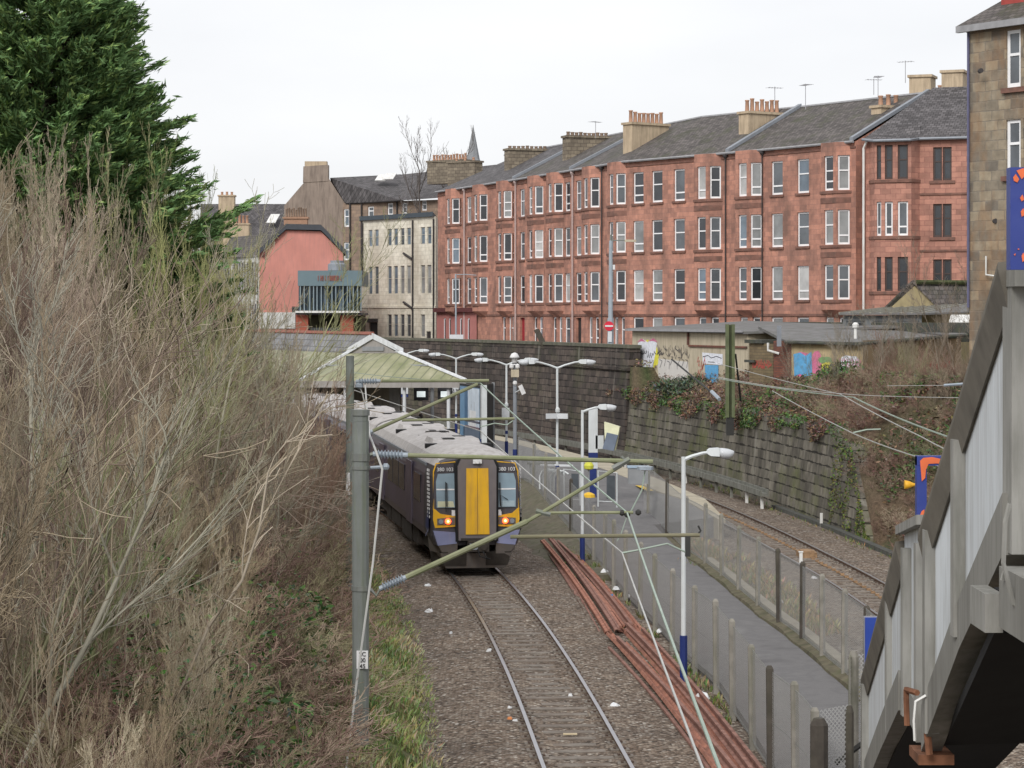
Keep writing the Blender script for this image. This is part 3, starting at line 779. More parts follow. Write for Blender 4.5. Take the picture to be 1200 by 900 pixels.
# shared end normals so neighbouring closes meet without gaps
_n = {}
def _nrm(pa, pb):
    a, u, L_ = seg(pa, pb); n = u.cross(Vector((0, 0, 1))); return n if n.y < 0 else -n
_ks = sorted(NODES)
TNORM = {}
for i, k in enumerate(_ks):
    q = Vector((0, 0, 0))
    if i: q += _nrm(_ks[i - 1], k)
    if i < len(_ks) - 1: q += _nrm(k, _ks[i + 1])
    TNORM[k] = q.normalized()
T1 = tenement('red sandstone tenement at the far left end of the terrace, pink painted shop floor below', [(513, 605, [525, 557, 585], [538, 549.5, 599])], door_cols=(554,), hipL=True)
T2 = tenement('red sandstone tenement with a crimson close door, second from the left in the terrace', [(605, 672, [622, 645], [612, 634.5, 665])] if False else [(605, 672, [621.5, 644], [612, 665])], door_cols=(612,))
T3 = tenement('red sandstone tenement behind the street lamp, with a dark close door and two canted bays', [(672, 735, [686, 716], [678]), (735, 857, [822], [748, 770, 796])], door_cols=(678,))
T4 = tenement('red sandstone tenement right of the lead-flashed skew, nearest block of the curved terrace', [(857, 1003, [870, 971], [910.5, 941])])

# pink shop floor of the first tenement
a, u, L_ = seg(513, 605); n = _nrm(513, 605)
m = MB(); s1 = s_at(560, a, u, n)
zf = STREET - .5
shopops = []
for px in (521, 527, 540, 549): 
    s = s_at(px, a, u, n, .1); shopops.append((s - .3, s + .3, 5.3, 7.5))
wall_panel(m, a + n * .1, u, s1, zf, 8.0, shopops, .1)
m.build('painted_shop_front', M_pink, T1[0])
for o in shopops[:]: window(T1[0], a + n * .1, u, *o, pane=PANES[0], depth=.05, style='none')
m = MB(); m.obox(a + n * .1 + Vector((0, 0, 8.0)), u * s1, n * .3, Vector((0, 0, .35))); m.build('cornice', M_maroon, T1[0])

def downpipe(parent, px, pa, pb, mat, o=.12, z0=STREET, z1=EAVE - .1, r=.07):
    a, u, L_ = seg(pa, pb); n = _nrm(pa, pb); s = s_at(px, a, u, n, o); p = a + u * s + n * o
    m = MB(); m.tube([Vector((p.x, p.y, z0)), Vector((p.x, p.y, z1))], r, 6); m.lathe((p.x, p.y, z1 - .3), [(r, 0), (.16, .15), (.16, .3), (r, .32)], 6)
    m.build('downpipe', mat, parent)
downpipe(T1[0], 544, 513, 605, M_pipe_w); downpipe(T1[0], 604, 513, 605, M_pipe_w)
downpipe(T2[0], 670.8, 605, 672, M_pipe_w); downpipe(T3[0], 705, 672, 735, M_pipe_d, r=.05); downpipe(T3[0], 850, 735, 857, M_pipe_d, r=.05); downpipe(T4[0], 893, 857, 1003, M_pipe_d, r=.045)

# chimneys: (px centre, owner, segment, z0, z1, length across, thickness, material, pots)
def ridge_pt(px, pa, pb, back=DEPTH * .5):
    a, u, L_ = seg(pa, pb); n = _nrm(pa, pb); s = s_at(px, a, u, n, -back); return a + u * s - n * back, u, n
for px, own, pa, pb, z0, z1, ln, th, mt, npot, pm, ph in (
        (618, T1[0], 513, 605, 18.6, 21.0, 3.6, 1.0, M_chimst, 9, M_potd, .25), (688, T2[0], 605, 672, 18.6, 21.1, 3.6, 1.0, M_chimst, 10, M_potd, .28),
        (757, T3[0], 735, 857, 18.6, 20.95, 3.3, 1.0, M_chim, 8, M_pot, .8), (893, T4[0], 857, 1003, 18.6, 20.9, 3.1, 1.0, M_chim, 7, M_pot, .8)):
    pa2, pb2 = pa, pb
    c, u, n = ridge_pt(px, pa2, pb2, 3.9)
    chimney(own, c, n, th, ln, z0, z1, mt, npot, .14, ph, pm)
c, u, n = ridge_pt(1041, 857, 1003, 4.5); chimney(T4[0], a_ if False else c, n, .9, 2.0, 18.6, 20.5, M_chim, 3, .15, .7)
c, _, _ = ridge_pt(613, 513, 605, 3.9); 
# ---------------------------------------------------------------- red tenement at the right end, set back behind the lock-ups
YR = 142.0
ROWS_R = [(5.9, 7.8), (9.15, 11.15), (12.4, 14.4), (15.72, 17.72)]
tR = empty('tenement', ((1014 - 600) * YR / F, YR, STREET), 'red sandstone tenement with a three-light bay, between the white downpipe and the brown stone gable', 'tenement', 'red sandstone tenements')
a = WX(1015, 141.5, 0); b = WX(1152, 139.0, 0); u = (b - a).normalized(); n = Vector((u.y, -u.x, 0)); LR = (b - a).length
mw, mb = MB(), MB()
sx = lambda px, o=0.: s_at(px, a, u, n, o)
ops = []; wins = []
for (z0, z1) in ROWS_R[1:]:
    for px in (1098.7, 1110):
        s = sx(px); ops.append((s - .26, s + .26, z0 - .1, z1 - .15)); wins.append((a, u, s - .26, s + .26, z0 - .1, z1 - .15, M_bframe))
wall_panel(mw, a, u, LR, 3.5, 18.1, ops, .2)
s0, s1, s2, s3 = sx(1019, 0), sx(1025, .7), sx(1068, .7), sx(1078, 0)
A, B, C, D = a + u * s0, a + u * s1 + n * .7, a + u * s2 + n * .7, a + u * s3
for r, (z0, z1) in enumerate(ROWS_R[1:]):
    pass
for q0, q1, wins_px in ((A, B, []), (B, C, [(1030, 2.6), (1041.5, 4.6), (1058, 6.0)]), (C, D, [])):
    uu = (q1 - q0).normalized(); ll = (q1 - q0).length; o2 = []
    nn = Vector((uu.y, -uu.x, 0))
    for px, wpx in wins_px:
        s = s_at(px, q0, uu, nn); hw = wpx * YR / F * 1.0
        for r, (z0, z1) in enumerate(ROWS_R[1:]):
            o2.append((s - hw, s + hw, z0, z1)); wins.append((q0, uu, s - hw, s + hw, z0, z1, None if r == 1 else M_bframe))
    wall_panel(mw, q0, uu, ll, 4.0, 18.08, o2, .15)
mw.poly([p + Vector((0, 0, 18.08)) for p in (A, B, C, D)])
for z0, z1 in ROWS_R[1:]:
    mb.loft([[p + Vector((0, 0, z)) for p in (A - u * .05, B + n * .08 - u * .03, C + n * .08 + u * .03, D + u * .05)] for z in (z0 - .2, z0 - .02)])
    s = sx(1104.3); mb.obox(a + u * (s - .75) + Vector((0, 0, z0 - .28)), u * 1.5, n * .08, Vector((0, 0, .17)))
    mb.obox(D + Vector((0, 0, z0 - .95)), u * (LR - (D - a).length), n * .07, Vector((0, 0, .12)))
bk = -n * 11
mw.quad(a + bk + Vector((0, 0, 3.5)), a + Vector((0, 0, 3.5)), a + Vector((0, 0, 18.1)), a + bk + Vector((0, 0, 18.1)))
mw.quad(b + Vector((0, 0, 3.5)), b + bk + Vector((0, 0, 3.5)), b + bk + Vector((0, 0, 18.1)), b + Vector((0, 0, 18.1)))
mw.build('wall', M_red2, tR); mb.build('stone_moulding', M_band, tR)
for q0, uu, x0, x1, z0, z1, fr in wins: window(tR, q0, uu, x0, x1, z0, z1, fr, PANES[1] if fr is None else PANES[0], style='low' if fr is None else 'mid')
m = MB(); Zr = 21.6; ra = a - n * 5.5 + u * 2.9; rb = b - n * 5.5
f0, f1 = a + n * .3 - u * .15, b + n * .3; g0, g1 = a - n * 11, b - n * 11
e = Vector((0, 0, 18.12)); rz = Vector((0, 0, Zr))
Bq, Cq = A + n * .3 , D + n * .3
m.quad(f0 + e, f1 + e, rb + rz, ra + rz); m.poly([g0 + e, f0 + e, ra + rz]); m.quad(g1 + e, g0 + e, ra + rz, rb + rz)
m.poly([f0 + e + n * 0, B + n * .28 - u * .1 + e + Vector((0, 0, -.12)), C + n * .28 + u * .1 + e + Vector((0, 0, -.12)), D + n * .3 + u * .1 + e, (C + D) * .5 - n * 1.2 + e + Vector((0, 0, .9)), A - n * 1.2 + u * .8 + e + Vector((0, 0, .9))])
m.build('roof', M_slate, tR)
m = MB(); m.tube([f0 + e, B + n * .3 + e - Vector((0, 0, .14)), C + n * .3 + e - Vector((0, 0, .14)), D + n * .32 + e - Vector((0, 0, .05)), f1 + e - Vector((0, 0, .05))], .09, 6); m.build('gutter', M_lead, tR)
chimney(tR, a - n * 6.5 + u * 4.0, n, 1.3, 1.5, 19.3, 22.5, M_chim, 0)
chimney(tR, WX(1081, 150, 0), n, 1.35, 1.6, 18.3, 22.6, M_chim, 0)
chimney(tR, WX(1114, 156, 0), u, 1.0, 1.9, 18.3, 22.0, M_chim, 5, .13, .55)
m = MB(); p = a - u * .12 + n * .15; m.tube([p + Vector((0, 0, 5)), p + Vector((0, 0, 17.6)), a + u * .1 + n * .3 + Vector((0, 0, 18.0))], .075, 6); m.build('downpipe', M_white, tR)
# ---------------------------------------------------------------- brown stone tenement at the right edge
M_brown = mmasonry('brown and buff rubble stone', (.36, .30, .215), (.17, .15, .125), (.24, .21, .17), .62, .36, .02, (.30, .16, .07), .55, (.05, .045, .04), .4, (.52, .68), .6, .9, .9, 1.1)
YB = 87.0; a = WX(1136, YB, 0); b = WX(1262, YB - 4.2, 0); u = (b - a).normalized(); n = Vector((u.y, -u.x, 0)); LB = (b - a).length
tB_ = empty('stone_tenement', (a.x, a.y, STREET), 'brown and buff stone tenement cropped by the right edge, with white sash windows', 'tenement')
ops = []; k = lambda px: s_at(px, a, u, n)
for z0, z1 in ((15.85, 17.9), (12.7, 14.7), (9.5, 11.45), (6.3, 8.2)):
    for x0, x1 in ((1179, 1196), (1199, 1216)):
        ops.append((k(x0), k(x1), z0, z1))
m = MB(); wall_panel(m, a, u, LB, 0.5, 18.2, ops, .14)
sd_ = (Vector((.35, 1, 0))).normalized() * 12
m.quad(a + sd_ + Vector((0, 0, .5)), a + Vector((0, 0, .5)), a + Vector((0, 0, 18.2)), a + sd_ + Vector((0, 0, 18.2)))
m.quad(b + Vector((0, 0, .5)), b + sd_ + Vector((0, 0, .5)), b + sd_ + Vector((0, 0, 18.2)), b + Vector((0, 0, 18.2)))
m.build('wall', M_brown, tB_)
for o in ops: window(tB_, a, u, *o, pane=PANES[1], style='mid', depth=.07, fw=.12)
for o in ops[::2]: m = MB(); m.obox(a + u * (o[0] - .15) + Vector((0, 0, o[2] - .19)), u * (o[1] - o[0] + 1.2), n * .12, Vector((0, 0, .18))); m.build('window_sill', M_band, tB_)
m = MB(); m.quad(a + n * .35 - u * .3 + Vector((0, 0, 18.25)), b + n * .35 + Vector((0, 0, 18.25)), b - n * 5.5 + Vector((0, 0, 21.8)), a - n * 5.5 + u * 2.2 + Vector((0, 0, 21.8)))
m.poly([a + sd_ - u * .3 + Vector((0, 0, 18.25)), a + n * .35 - u * .3 + Vector((0, 0, 18.25)), a - n * 5.5 + u * 2.2 + Vector((0, 0, 21.8))])
m.build('roof', M_slate_b, tB_)
m = MB(); m.obox(a + n * .22 - u * .32 + Vector((0, 0, 18.0)), u * (LB + .3), n * .16, Vector((0, 0, .24))); m.build('gutter', M_gutter, tB_)
chimney(tB_, WX(1205, 86.5, 0), u, 1.0, 1.7, 18.6, 20.5, mplain('red brick stack', (.36, .07, .06), .9), 0, cap=False)
m = MB(); m.tube([a + u * .03 + n * .09 + Vector((0, 0, 8)), a + u * .03 + n * .09 + Vector((0, 0, 18.0))], .05, 6); m.build('downpipe', mplain('violet grey downpipe', (.12, .12, .2), .6), tB_)
m = MB(); 
pp = [P(1155.5, 300, YB - .9), P(1155.5, 322, YB - .9), P(1178, 325, YB - 1.6)]; m.tube(pp, .035, 6); m.build('overflow_pipe', M_white, tB_)
m = MB(); 
for (px, py) in ((1149, 83), (1166, 259)): q = P(px, py, YB - 1.0); m.lathe((q.x, q.y, q.z), [(.09, -.12), (.09, .1), (.06, .12)], 8, axis='y')
m.build('wall_vent', M_pipe_d, tB_)
UPV = Vector((0, 0, 1))
# ================================================================ buildings at the left and the low graffiti buildings
def block(parent, name, mat, a, u, length, depth, z0, z1, ops=(), od=.15, dd=None):
    """wall shell: front panel with openings (outside = u x up side), both ends, back"""
    a = Vector((a[0], a[1], 0)); u = Vector((u[0], u[1], 0)).normalized(); n = Vector((u.y, -u.x, 0)); m = MB()
    wall_panel(m, a, u, length, z0, z1, list(ops), od)
    b = a + u * length; dv_ = -n if dd is None else Vector(dd); A, B = a + dv_ * depth, b + dv_ * depth; Z = lambda p, z: Vector((p.x, p.y, z))
    m.quad(Z(A, z0), Z(a, z0), Z(a, z1), Z(A, z1)); m.quad(Z(b, z0), Z(B, z0), Z(B, z1), Z(b, z1)); m.quad(Z(B, z0), Z(A, z0), Z(A, z1), Z(B, z1))
    return m.build(name, mat, parent), a, b, u, n
Zp = lambda p, z: Vector((p.x, p.y, z))
# --- cream stone building with tall narrow windows
M_cream = mmasonry('weathered cream ashlar', (.80, .76, .65), (.70, .66, .55), (.52, .48, .4), .7, .34, .012, (.30, .24, .17), .5, (.35, .35, .25), .3, (.55, .7), .3, .6, .9, .45)
a = WX(425, 213, 0); b = WX(510.5, 203.5, 0); u = (b - a).normalized(); n = Vector((u.y, -u.x, 0)); Lc = (b - a).length
t = empty('stone_building', (a.x, a.y, STREET), 'cream sandstone building with tall narrow windows in groups, left end of the red terrace', 'building')
k = lambda px: s_at(px, a, u, n)
hz = lambda py, Y: H - (py - HY) * Y / F
ops = []
for (y0, y1) in ((268, 289), (312, 346), (369, 396)):
    for px in (434, 441.3, 456.5, 463.8, 471.5, 479, 495.5, 503):
        if y0 == 369 and px in (434, 441.3, 503): continue
        s = k(px); Y = (a + u * s).y; hw = .155
        dz = 0 
        ops.append((s - .33, s + .33, hz(y1 - 1.5, 208), hz(y0 - .5 , 208)))
dr = [(k(433), k(442.5), STREET - .2, hz(378, 208)), (k(499.5), k(505), STREET - .2, hz(388, 208))]
w_, a_, b_, u_, n_ = block(t, 'wall', M_cream, a, u, Lc, 9, 4, hz(256, 208), ops + dr, dd=(0, 1, 0))
for i, o in enumerate(ops): window(t, a, u, *o, frame=mplain('grey cream frame', (.45, .43, .38), .6) if i == 0 else bpy.data.materials['grey cream frame'], pane=PANES[R.choice([1, 3, 2])], depth=.08, fw=.05, style='mid')
for o in dr:
    m = MB(); m.obox(a + u * (o[0] + .02) - n * .12 + Zp(Vector(), o[2]), u * (o[1] - o[0] - .04), n * .05, Vector((0, 0, o[3] - o[2] - .02))); m.build('door', M_pipe_d, t)
m = MB()
m.obox(a + n * .25 - u * .2 + Vector((0, 0, hz(256, 208))), u * (Lc + .15), Vector((0, 9.2, 0)), Vector((0, 0, .38))); m.build('roof', mplain('dark blue grey parapet cap', (.06, .075, .09), .6), t)
for px in (425.8, 484.5, 509): 
    s = k(px); m = MB(); q = a + u * s + n * .1; m.tube([Zp(q, 4.9), Zp(q, hz(259, 208))], .08, 6); m.build('downpipe', M_pipe_d, t)
for py in (300, 357): 
    s = k(484); q = a + u * s + n * .12; s2 = k(474); q2 = a + u * s2 + n * .12; m = MB(); m.tube([Zp(q, hz(py + 4, 208)), Zp(q2, hz(py - 3, 208))], .1, 6); m.build('branch_pipe', M_pipe_d, t)
m = MB(); m.obox(a + n * .0 + Vector((0, 0, hz(361, 208))), u * Lc, n * .08, Vector((0, 0, .18))); m.build('string_course', M_cream, t)
m = MB(); m.obox(a + n * .0 + u * (k(431)) + Vector((0, 0, hz(377.5, 208))), u * (k(443) - k(431)), n * .5, Vector((0, 0, .3))); m.build('door_canopy', M_pipe_d, t)

# --- tan tenement with gable chimney behind
M_tan = mmasonry('tan sandstone', (.36, .26, .19), (.27, .2, .155), (.2, .16, .13), .6, .32, .015, (.14, .11, .095), .5, None, .5, (.5, .7), .2, .6, .9, .35)
M_harl = mplain('grey brown harled gable', (.29, .235, .195), .95, 0, .12, .8, (.12, .095, .08), .7)
Yt = 232.0; a = WX(400, Yt, 0); b = WX(600, Yt - 12, 0); u = (b - a).normalized(); n = Vector((u.y, -u.x, 0))
t = empty('tenement', (a.x, a.y, STREET), 'tan sandstone tenement with a grey harled gable, behind the cream stone building', 'tenement')
k = lambda px: s_at(px, a, u, n); zt = lambda py: H - (py - HY) * Yt / F
ops = [(k(399.5), k(409), zt(266), zt(245)), (k(400), k(409), zt(305), zt(284)), (k(431), k(438), zt(256), zt(243)), (k(454), k(460.5), zt(254), zt(240)), (k(494), k(500), zt(250), zt(238)), (k(471), k(477), zt(253), zt(240))]
ops = [(max(.3, o[0]), o[1], o[2], o[3]) for o in ops]
block(t, 'wall', M_tan, a, u, (b - a).length, 14, 4, zt(238), ops)
for i, o in enumerate(ops): window(t, a, u, *o, pane=PANES[3 if i < 2 else 1], style='mid', depth=.1, fw=.12)
g0 = WX(333, Yt + 7, 0); gm = MB()                                         # gable with its chimney head
gz = [(-7.6, zt(245)), (-4.7, zt(215)), (-.2, zt(215) )]
# gable polygon in the plane from (333) to (402)
def gp(px, py): return P(px, py, Yt - .1)
thick = Vector((0, 14, 0))
pts2 = [gp(333, 241), gp(357, 213), gp(385, 209), gp(404, 238), gp(402, 400), gp(333, 400)]
gm.loft([pts2, [p + Vector((0, .8, 0)) for p in pts2]]); gm.build('gable', M_harl, t)
m = MB(); pts3 = [gp(355, 214), gp(355.5, 195), gp(384.5, 193), gp(384.5, 212)]; m.loft([[p - Vector((0, .05, 0)) for p in pts3], [p + Vector((0, 1.5, 0)) for p in pts3]]); ch = m.build('chimney', M_harl, t)
m = MB(); q = gp(357, 195); q2 = gp(383, 195); m.obox(q, q2 - q, Vector((0, 1.2, 0)), Vector((0, 0, .5))); m.build('chimney_cap', M_chim, ch)
m = MB()
rA, rB, rC, rD, rE, rF = gp(386, 208) + Vector((0, .9, 0)), gp(405, 238.5) - Vector((0, .4, 0)), P(470, 235, Yt - 5.3), P(470, 204.5, Yt + 5), P(600, 226, Yt - 12.8), P(590, 192, Yt - 4)
m.quad(rA, rB, rC, rD); m.quad(rD, rC, rE, rF); m.quad(rA + UPV * .02, rD + UPV * .02, rD + Vector((0, 12, -5)), rA + Vector((0, 12, -5)))
m.build('roof', M_slate, t)
for (px, py, s_) in ((440, 209.5, 1), (449, 208, 1), (426, 228, .6)):
    m = MB(); q = P(px, py, Yt + .3); m.obox(q - Vector((.0, 1.1, .3)), (1.0 * s_, 0, 0), (.3, 1.2 * s_, .62 * s_), (0, -.08, .1)); m.build('skylight', M_white, t)
m = MB(); q0, q1 = gp(406, 237.5), P(470, 233.5, Yt - 5.2); m.tube([q0 - Vector((0, .2, .1)), q1 - Vector((0, .1, .1))], .1, 6); m.build('gutter', M_pipe_d, t)
for px in (411, 424.5, 466): 
    s = k(px); q = a + u * s + n * .12; m = MB(); m.tube([Zp(q, 5), Zp(q, zt(238.5))], .09, 6); m.build('downpipe', M_pipe_d, t)
c = WX(527, 222, 0); chimney(t, c, u, 4.4 / 4.4 * 1.3, 4.3, zt(222), H + (HY - 190) * 222 / F, M_chimst, 12, .12, .55, M_pot)
chimney(t, WX(545, 214, 0), u, 1.2, 3.0, 17, H + (HY - 191) * 214 / F, M_chimst, 3, .12, .3)

# --- distant grey slate tenement at far left
Yd = 262.0; zd = lambda py: H - (py - HY) * Yd / F
t = empty('tenement', WX(270, Yd, STREET), 'distant grey slate roofed tenement with a tall buff chimney, beside the edge of the conifer', 'tenement')
m = MB(); m.box(WX(235, Yd, 0).x, WX(345, Yd, 0).x, Yd, Yd + 12, 4, zd(285)); m.build('wall', M_tan, t)
m = MB(); m.quad(P(235, 287, Yd - .3), P(345, 287, Yd - .3), P(345, 239, Yd + 6), P(235, 239, Yd + 6)); m.quad(P(345, 287, Yd + 12.3), P(235, 287, Yd + 12.3), P(235, 239, Yd + 6), P(345, 239, Yd + 6)); 
m.quad(P(345, 262, Yd + 1), P(400, 275, Yd - 1), P(395, 250, Yd + 6), P(345, 239.5, Yd + 6.5)); m.build('roof', M_slate, t)
m = MB(); m.obox(P(312, 262, Yd + 1.8), (1.0, 0, 0), (.4, 1.2, 1.0), (0, -.1, .1)); m.build('skylight', M_white, t)
chimney(t, WX(266, Yd - 1, 0), (1, 0), 1.4, 1.7, zd(300), zd(231), M_chim, 3, .14, .4)
chimney(t, WX(283, Yd - 6, 0), (1, 0), 1.2, 1.7, zd(285), zd(266), M_chim, 4, .15, .9, M_pot)

# --- salmon gable building
M_salmon = mplain('salmon pink render', (.56, .245, .20), .85, 0, .1, .5, (.38, .19, .17), .5)
M_fasc = mplain('dark slate fascia', (.06, .065, .075), .6)
Ys = 200.0; ps = lambda px, py, dy=0: P(px, py, Ys + dy)
t = empty('salmon_house', WX(352, Ys, STREET), 'salmon pink rendered gable house with slate verge and a row of chimney pots', 'house')
gable = [ps(304, 401), ps(304.5, 297), ps(335, 270), ps(376, 271), ps(402, 297), ps(402, 401)]
m = MB(); m.loft([gable, [p + Vector((-1.5, 12, 0)) for p in gable]]); m.build('wall', M_salmon, t)
m = MB(); r = [(301, 300), (335, 268), (376, 269), (406, 299)]
for i in range(3):
    q0, q1 = ps(*r[i], -.25), ps(*r[i + 1], -.25); m.loft([[q0, q1, q1 + Vector((0, 0, .42)), q0 + Vector((0, 0, .42))], [p + Vector((-1.5, 12.5, 0)) for p in (q0, q1, q1 + Vector((0, 0, .42)), q0 + Vector((0, 0, .42)))]])
m.build('roof', M_slate_b, t)
m = MB(); 
for i in range(3):
    q0, q1 = ps(*r[i], -.34), ps(*r[i + 1], -.34); m.loft([[q0 - Vector((0, 0, .05)), q1 - Vector((0, 0, .05)), q1 + Vector((0, 0, .38)), q0 + Vector((0, 0, .38))], [p + Vector((0, .07, 0)) for p in (q0 - Vector((0, 0, .05)), q1 - Vector((0, 0, .05)), q1 + Vector((0, 0, .38)), q0 + Vector((0, 0, .38)))]])
m.build('verge_board', M_fasc, t)
chimney(t, WX(347, Ys + 1.2, 0), (1, 0), 1.1, 1.95, hz(272, Ys), hz(256, Ys), mplain('orange brick stack', (.36, .22, .15), .9), 9, .09, .75, M_potd)
m = MB(); m.obox(ps(304.2, 385, -.12), ps(346, 385, -.12) - ps(304.2, 385, -.12), (0, .1, 0), (0, 0, hz(366, Ys) - hz(385, Ys))); m.build('white_base', mplain('white harling', (.62, .62, .6), .9, 0, .1, 3, (.3, .28, .25), .5), t)
m = MB(); m.obox(ps(342, 367, -.1), (.62, 0, 0), (0, .09, 0), (0, 0, .55)); m.build('window', M_pipe_d, t)
# --- black and white side elevation, left neighbour
t = empty('half_timbered_house', WX(288, Ys + 4, STREET), 'white house with dark timber strips and low mossy slate roof, left of the salmon gable', 'house')
a = WX(262, Ys + 14, 0); b = WX(303, Ys + 1, 0); u = (b - a).normalized(); n = Vector((u.y, -u.x, 0)); Lh = (b - a).length
block(t, 'wall', bpy.data.materials['white harling'], a, u, Lh, 6, 3.5, hz(299, Ys), [])
m = MB()
for i in range(22):
    s = Lh * (i + .5) / 22
    for z0, z1 in ((hz(385, Ys), hz(352, Ys)), (hz(345, Ys), hz(303, Ys))):
        if R.random() < .85: m.obox(a + u * (s - .12) + n * .003 + Vector((0, 0, z0)), u * .2, n * .05, Vector((0, 0, z1 - z0 - R.uniform(0, .4))))
m.build('timber_strips', M_pipe_d, t)
m = MB(); m.quad(P(258, 302, Ys + 13), P(308, 301, Ys - .3), P(336, 272, Ys + 1), P(270, 278, Ys + 16)); m.build('roof', M_slate_b, t)
# --- modern grey box with fins
M_bluegrey = mplain('blue grey cladding', (.145, .205, .23), .5, 0, .06, 1.5)
M_fin = mplain('pale grey fin', (.24, .30, .33), .5)
Ym = 192.0; t = empty('modern_extension', WX(387, Ym, STREET), 'modern blue-grey glazed box with vertical fins on brick piers, in front of the salmon gable', 'building')
pm = lambda px, py, dy=0: P(px, py, Ym + dy)
def mbox(m, x0, x1, y0, y1, dy, th): q = pm(x0, y1, dy); m.obox(q, pm(x1, y1, dy) - q, (0, th, 0), (0, 0, hz(y0, Ym) - hz(y1, Ym)))
m = MB(); mbox(m, 349, 424, 317, 335, 0, 9); m.build('fascia', M_bluegrey, t)
m = MB(); mbox(m, 350, 423.5, 335.2, 364, .45, 8); m.build('curtain_wall', mpane('dark teal glazing', (.07, .11, .14)), t)
for px in (352, 356.5, 363, 367.5, 371.5, 376.5, 384, 389, 393.5, 402, 407, 410, 414, 419, 423): 
    m = MB(); mbox(m, px - .55, px + .55, 335.3, 364, .05, .4); m.build('fin', M_fin, t)
for px in (381, 398.5): 
    m = MB(); mbox(m, px - 1.8, px + 1.8, 336, 363, .41, .03); m.build('glass_panel', PANES[3], t)
m = MB(); mbox(m, 346, 421, 364.2, 366.6, -.5, 9); m.build('sill_slab', M_white, t)
m = MB(); mbox(m, 347, 424, 366.8, 369, 0, 8.5); m.build('soffit', M_fasc, t)
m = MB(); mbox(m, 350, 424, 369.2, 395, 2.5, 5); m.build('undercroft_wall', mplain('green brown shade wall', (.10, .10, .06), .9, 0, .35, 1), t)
for x0, x1 in ((347, 361), (399, 414)):
    m = MB(); mbox(m, x0, x1, 369.2, 402, .2, 1.2); m.build('brick_pier', mplain('red brick pier', (.34, .10, .065), .85, 0, .15, 4) if x0 < 350 else bpy.data.materials['red brick pier'], t)
m = MB(); mbox(m, 361.2, 398.8, 384, 400, .6, .5); m.build('plinth', M_fasc, t)
m = MB(); q = pm(395, 317, 2); m.lathe((q.x, q.y, q.z), [(.75, 0), (.75, .5), (.55, .62), (.55, .8), (.2, .82)], 12); m.build('roof_fan', M_lead, t)
M_signred = mplain('faded red sign letters', (.33, .10, .07), .7)
def text_mesh(s, size, depth=.02, align='CENTER'):
    c = bpy.data.curves.new('lettering', 'FONT'); c.body = s; c.size = size; c.extrude = depth / 2; c.align_x = align; c.align_y = 'CENTER'
    o = bpy.data.objects.new('lettering', c); COL.objects.link(o); dg = bpy.context.evaluated_depsgraph_get(); dg.update()
    me = bpy.data.meshes.new_from_object(o.evaluated_get(dg)); COL.objects.unlink(o); bpy.data.objects.remove(o); return me
def put_text(s, size, loc, right, up, mat, parent=None, depth=.02, name='lettering'):
    me = text_mesh(s, size, depth); r = Vector(right).normalized(); u = Vector(up).normalized(); nn = r.cross(u)
    M = Matrix(((r.x, u.x, nn.x, loc[0]), (r.y, u.y, nn.y, loc[1]), (r.z, u.z, nn.z, loc[2]), (0, 0, 0, 1))); me.transform(M)
    me.materials.clear(); me.materials.append(mat); o = bpy.data.objects.new(name, me); COL.objects.link(o)
    if parent is not None: me.transform(Matrix.Translation(-wl(parent))); o.parent = parent
    return o
q = pm(386, 325.5, -.06)
# the red word on the fascia cannot be read at this distance: blurred letter-like strokes of the same size
m = MB(); x = pm(372.5, 329, -.03)
xx = 0
while xx < 1.82:
    wv = R.uniform(.1, .17); ty = R.choice('HEOIL'); o = x + Vector((xx, 0, 0)); z0 = 0; h_ = .42; th = .04
    m.obox(o, (th, 0, 0), (0, -.04, 0), (0, 0, h_))
    if ty in 'HO': m.obox(o + Vector((wv - th, 0, 0)), (th, 0, 0), (0, -.04, 0), (0, 0, h_))
    if ty in 'EOL': m.obox(o + Vector((th, 0, 0)), (wv - 2 * th, 0, 0), (0, -.04, 0), (0, 0, th))
    if ty in 'EO': m.obox(o + Vector((th, 0, h_ - th)), (wv - 2 * th, 0, 0), (0, -.04, 0), (0, 0, th))
    if ty in 'HE': m.obox(o + Vector((th, 0, h_ / 2)), (wv - 2 * th, 0, 0), (0, -.04, 0), (0, 0, th))
    xx += wv + .05
m.build('sign_lettering', M_signred, t)

# --- far church spire, with distance haze put into its pale stone colour
q = P(554.5, 193, 420); t_ = MB(); t_.lathe((q.x, q.y, q.z - 14), [(1.7, 0), (1.55, 14), (1.15, 15), (.08, 20.6), (.03, 21)], 8)
tag(t_.build('church_spire', mplain('haze paled grey spire stone', (.24, .25, .26), .9), at=(q.x, q.y, STREET)), 'thin pointed church spire far behind the chimneys', 'spire')

# ================================================================ lock-ups with graffiti above the mossy wall
M_lock = mplain('stained cream render', (.50, .44, .33), .9, 0, .1, .9, (.22, .18, .12), .55)
M_felt = mplain('grey roofing felt', (.17, .165, .165), .9, 0, .15, 1, (.07, .08, .05), .6, .2, False)
M_feltd = mplain('dark mossy roof edge', (.07, .072, .065), .9, 0, .3, 2, (.10, .12, .06), .5, .2, False)
M_rustbrick = mmasonry('old red brick', (.24, .085, .055), (.15, .06, .045), (.1, .08, .07), .23, .08, .012, (.07, .05, .04), .5)
M_tanbrick = mmasonry('mossy tan brick', (.23, .175, .10), (.17, .13, .08), (.12, .1, .07), .4, .14, .012, (.1, .075, .05), .6, (.14, .14, .06), .5)
t = empty('graffiti_building', (6.6, 130, 4.5), 'low cream rendered building with graffiti on top of the mossy wall, mossy flat roof', 'building')
a = WX(741, 130, 0); b = WX(876, 117, 0); u = (b - a).normalized(); n = Vector((u.y, -u.x, 0)); Ll = (b - a).length
block(t, 'wall', M_lock, a, u, Ll, 7, 3.2, 6.88, [])
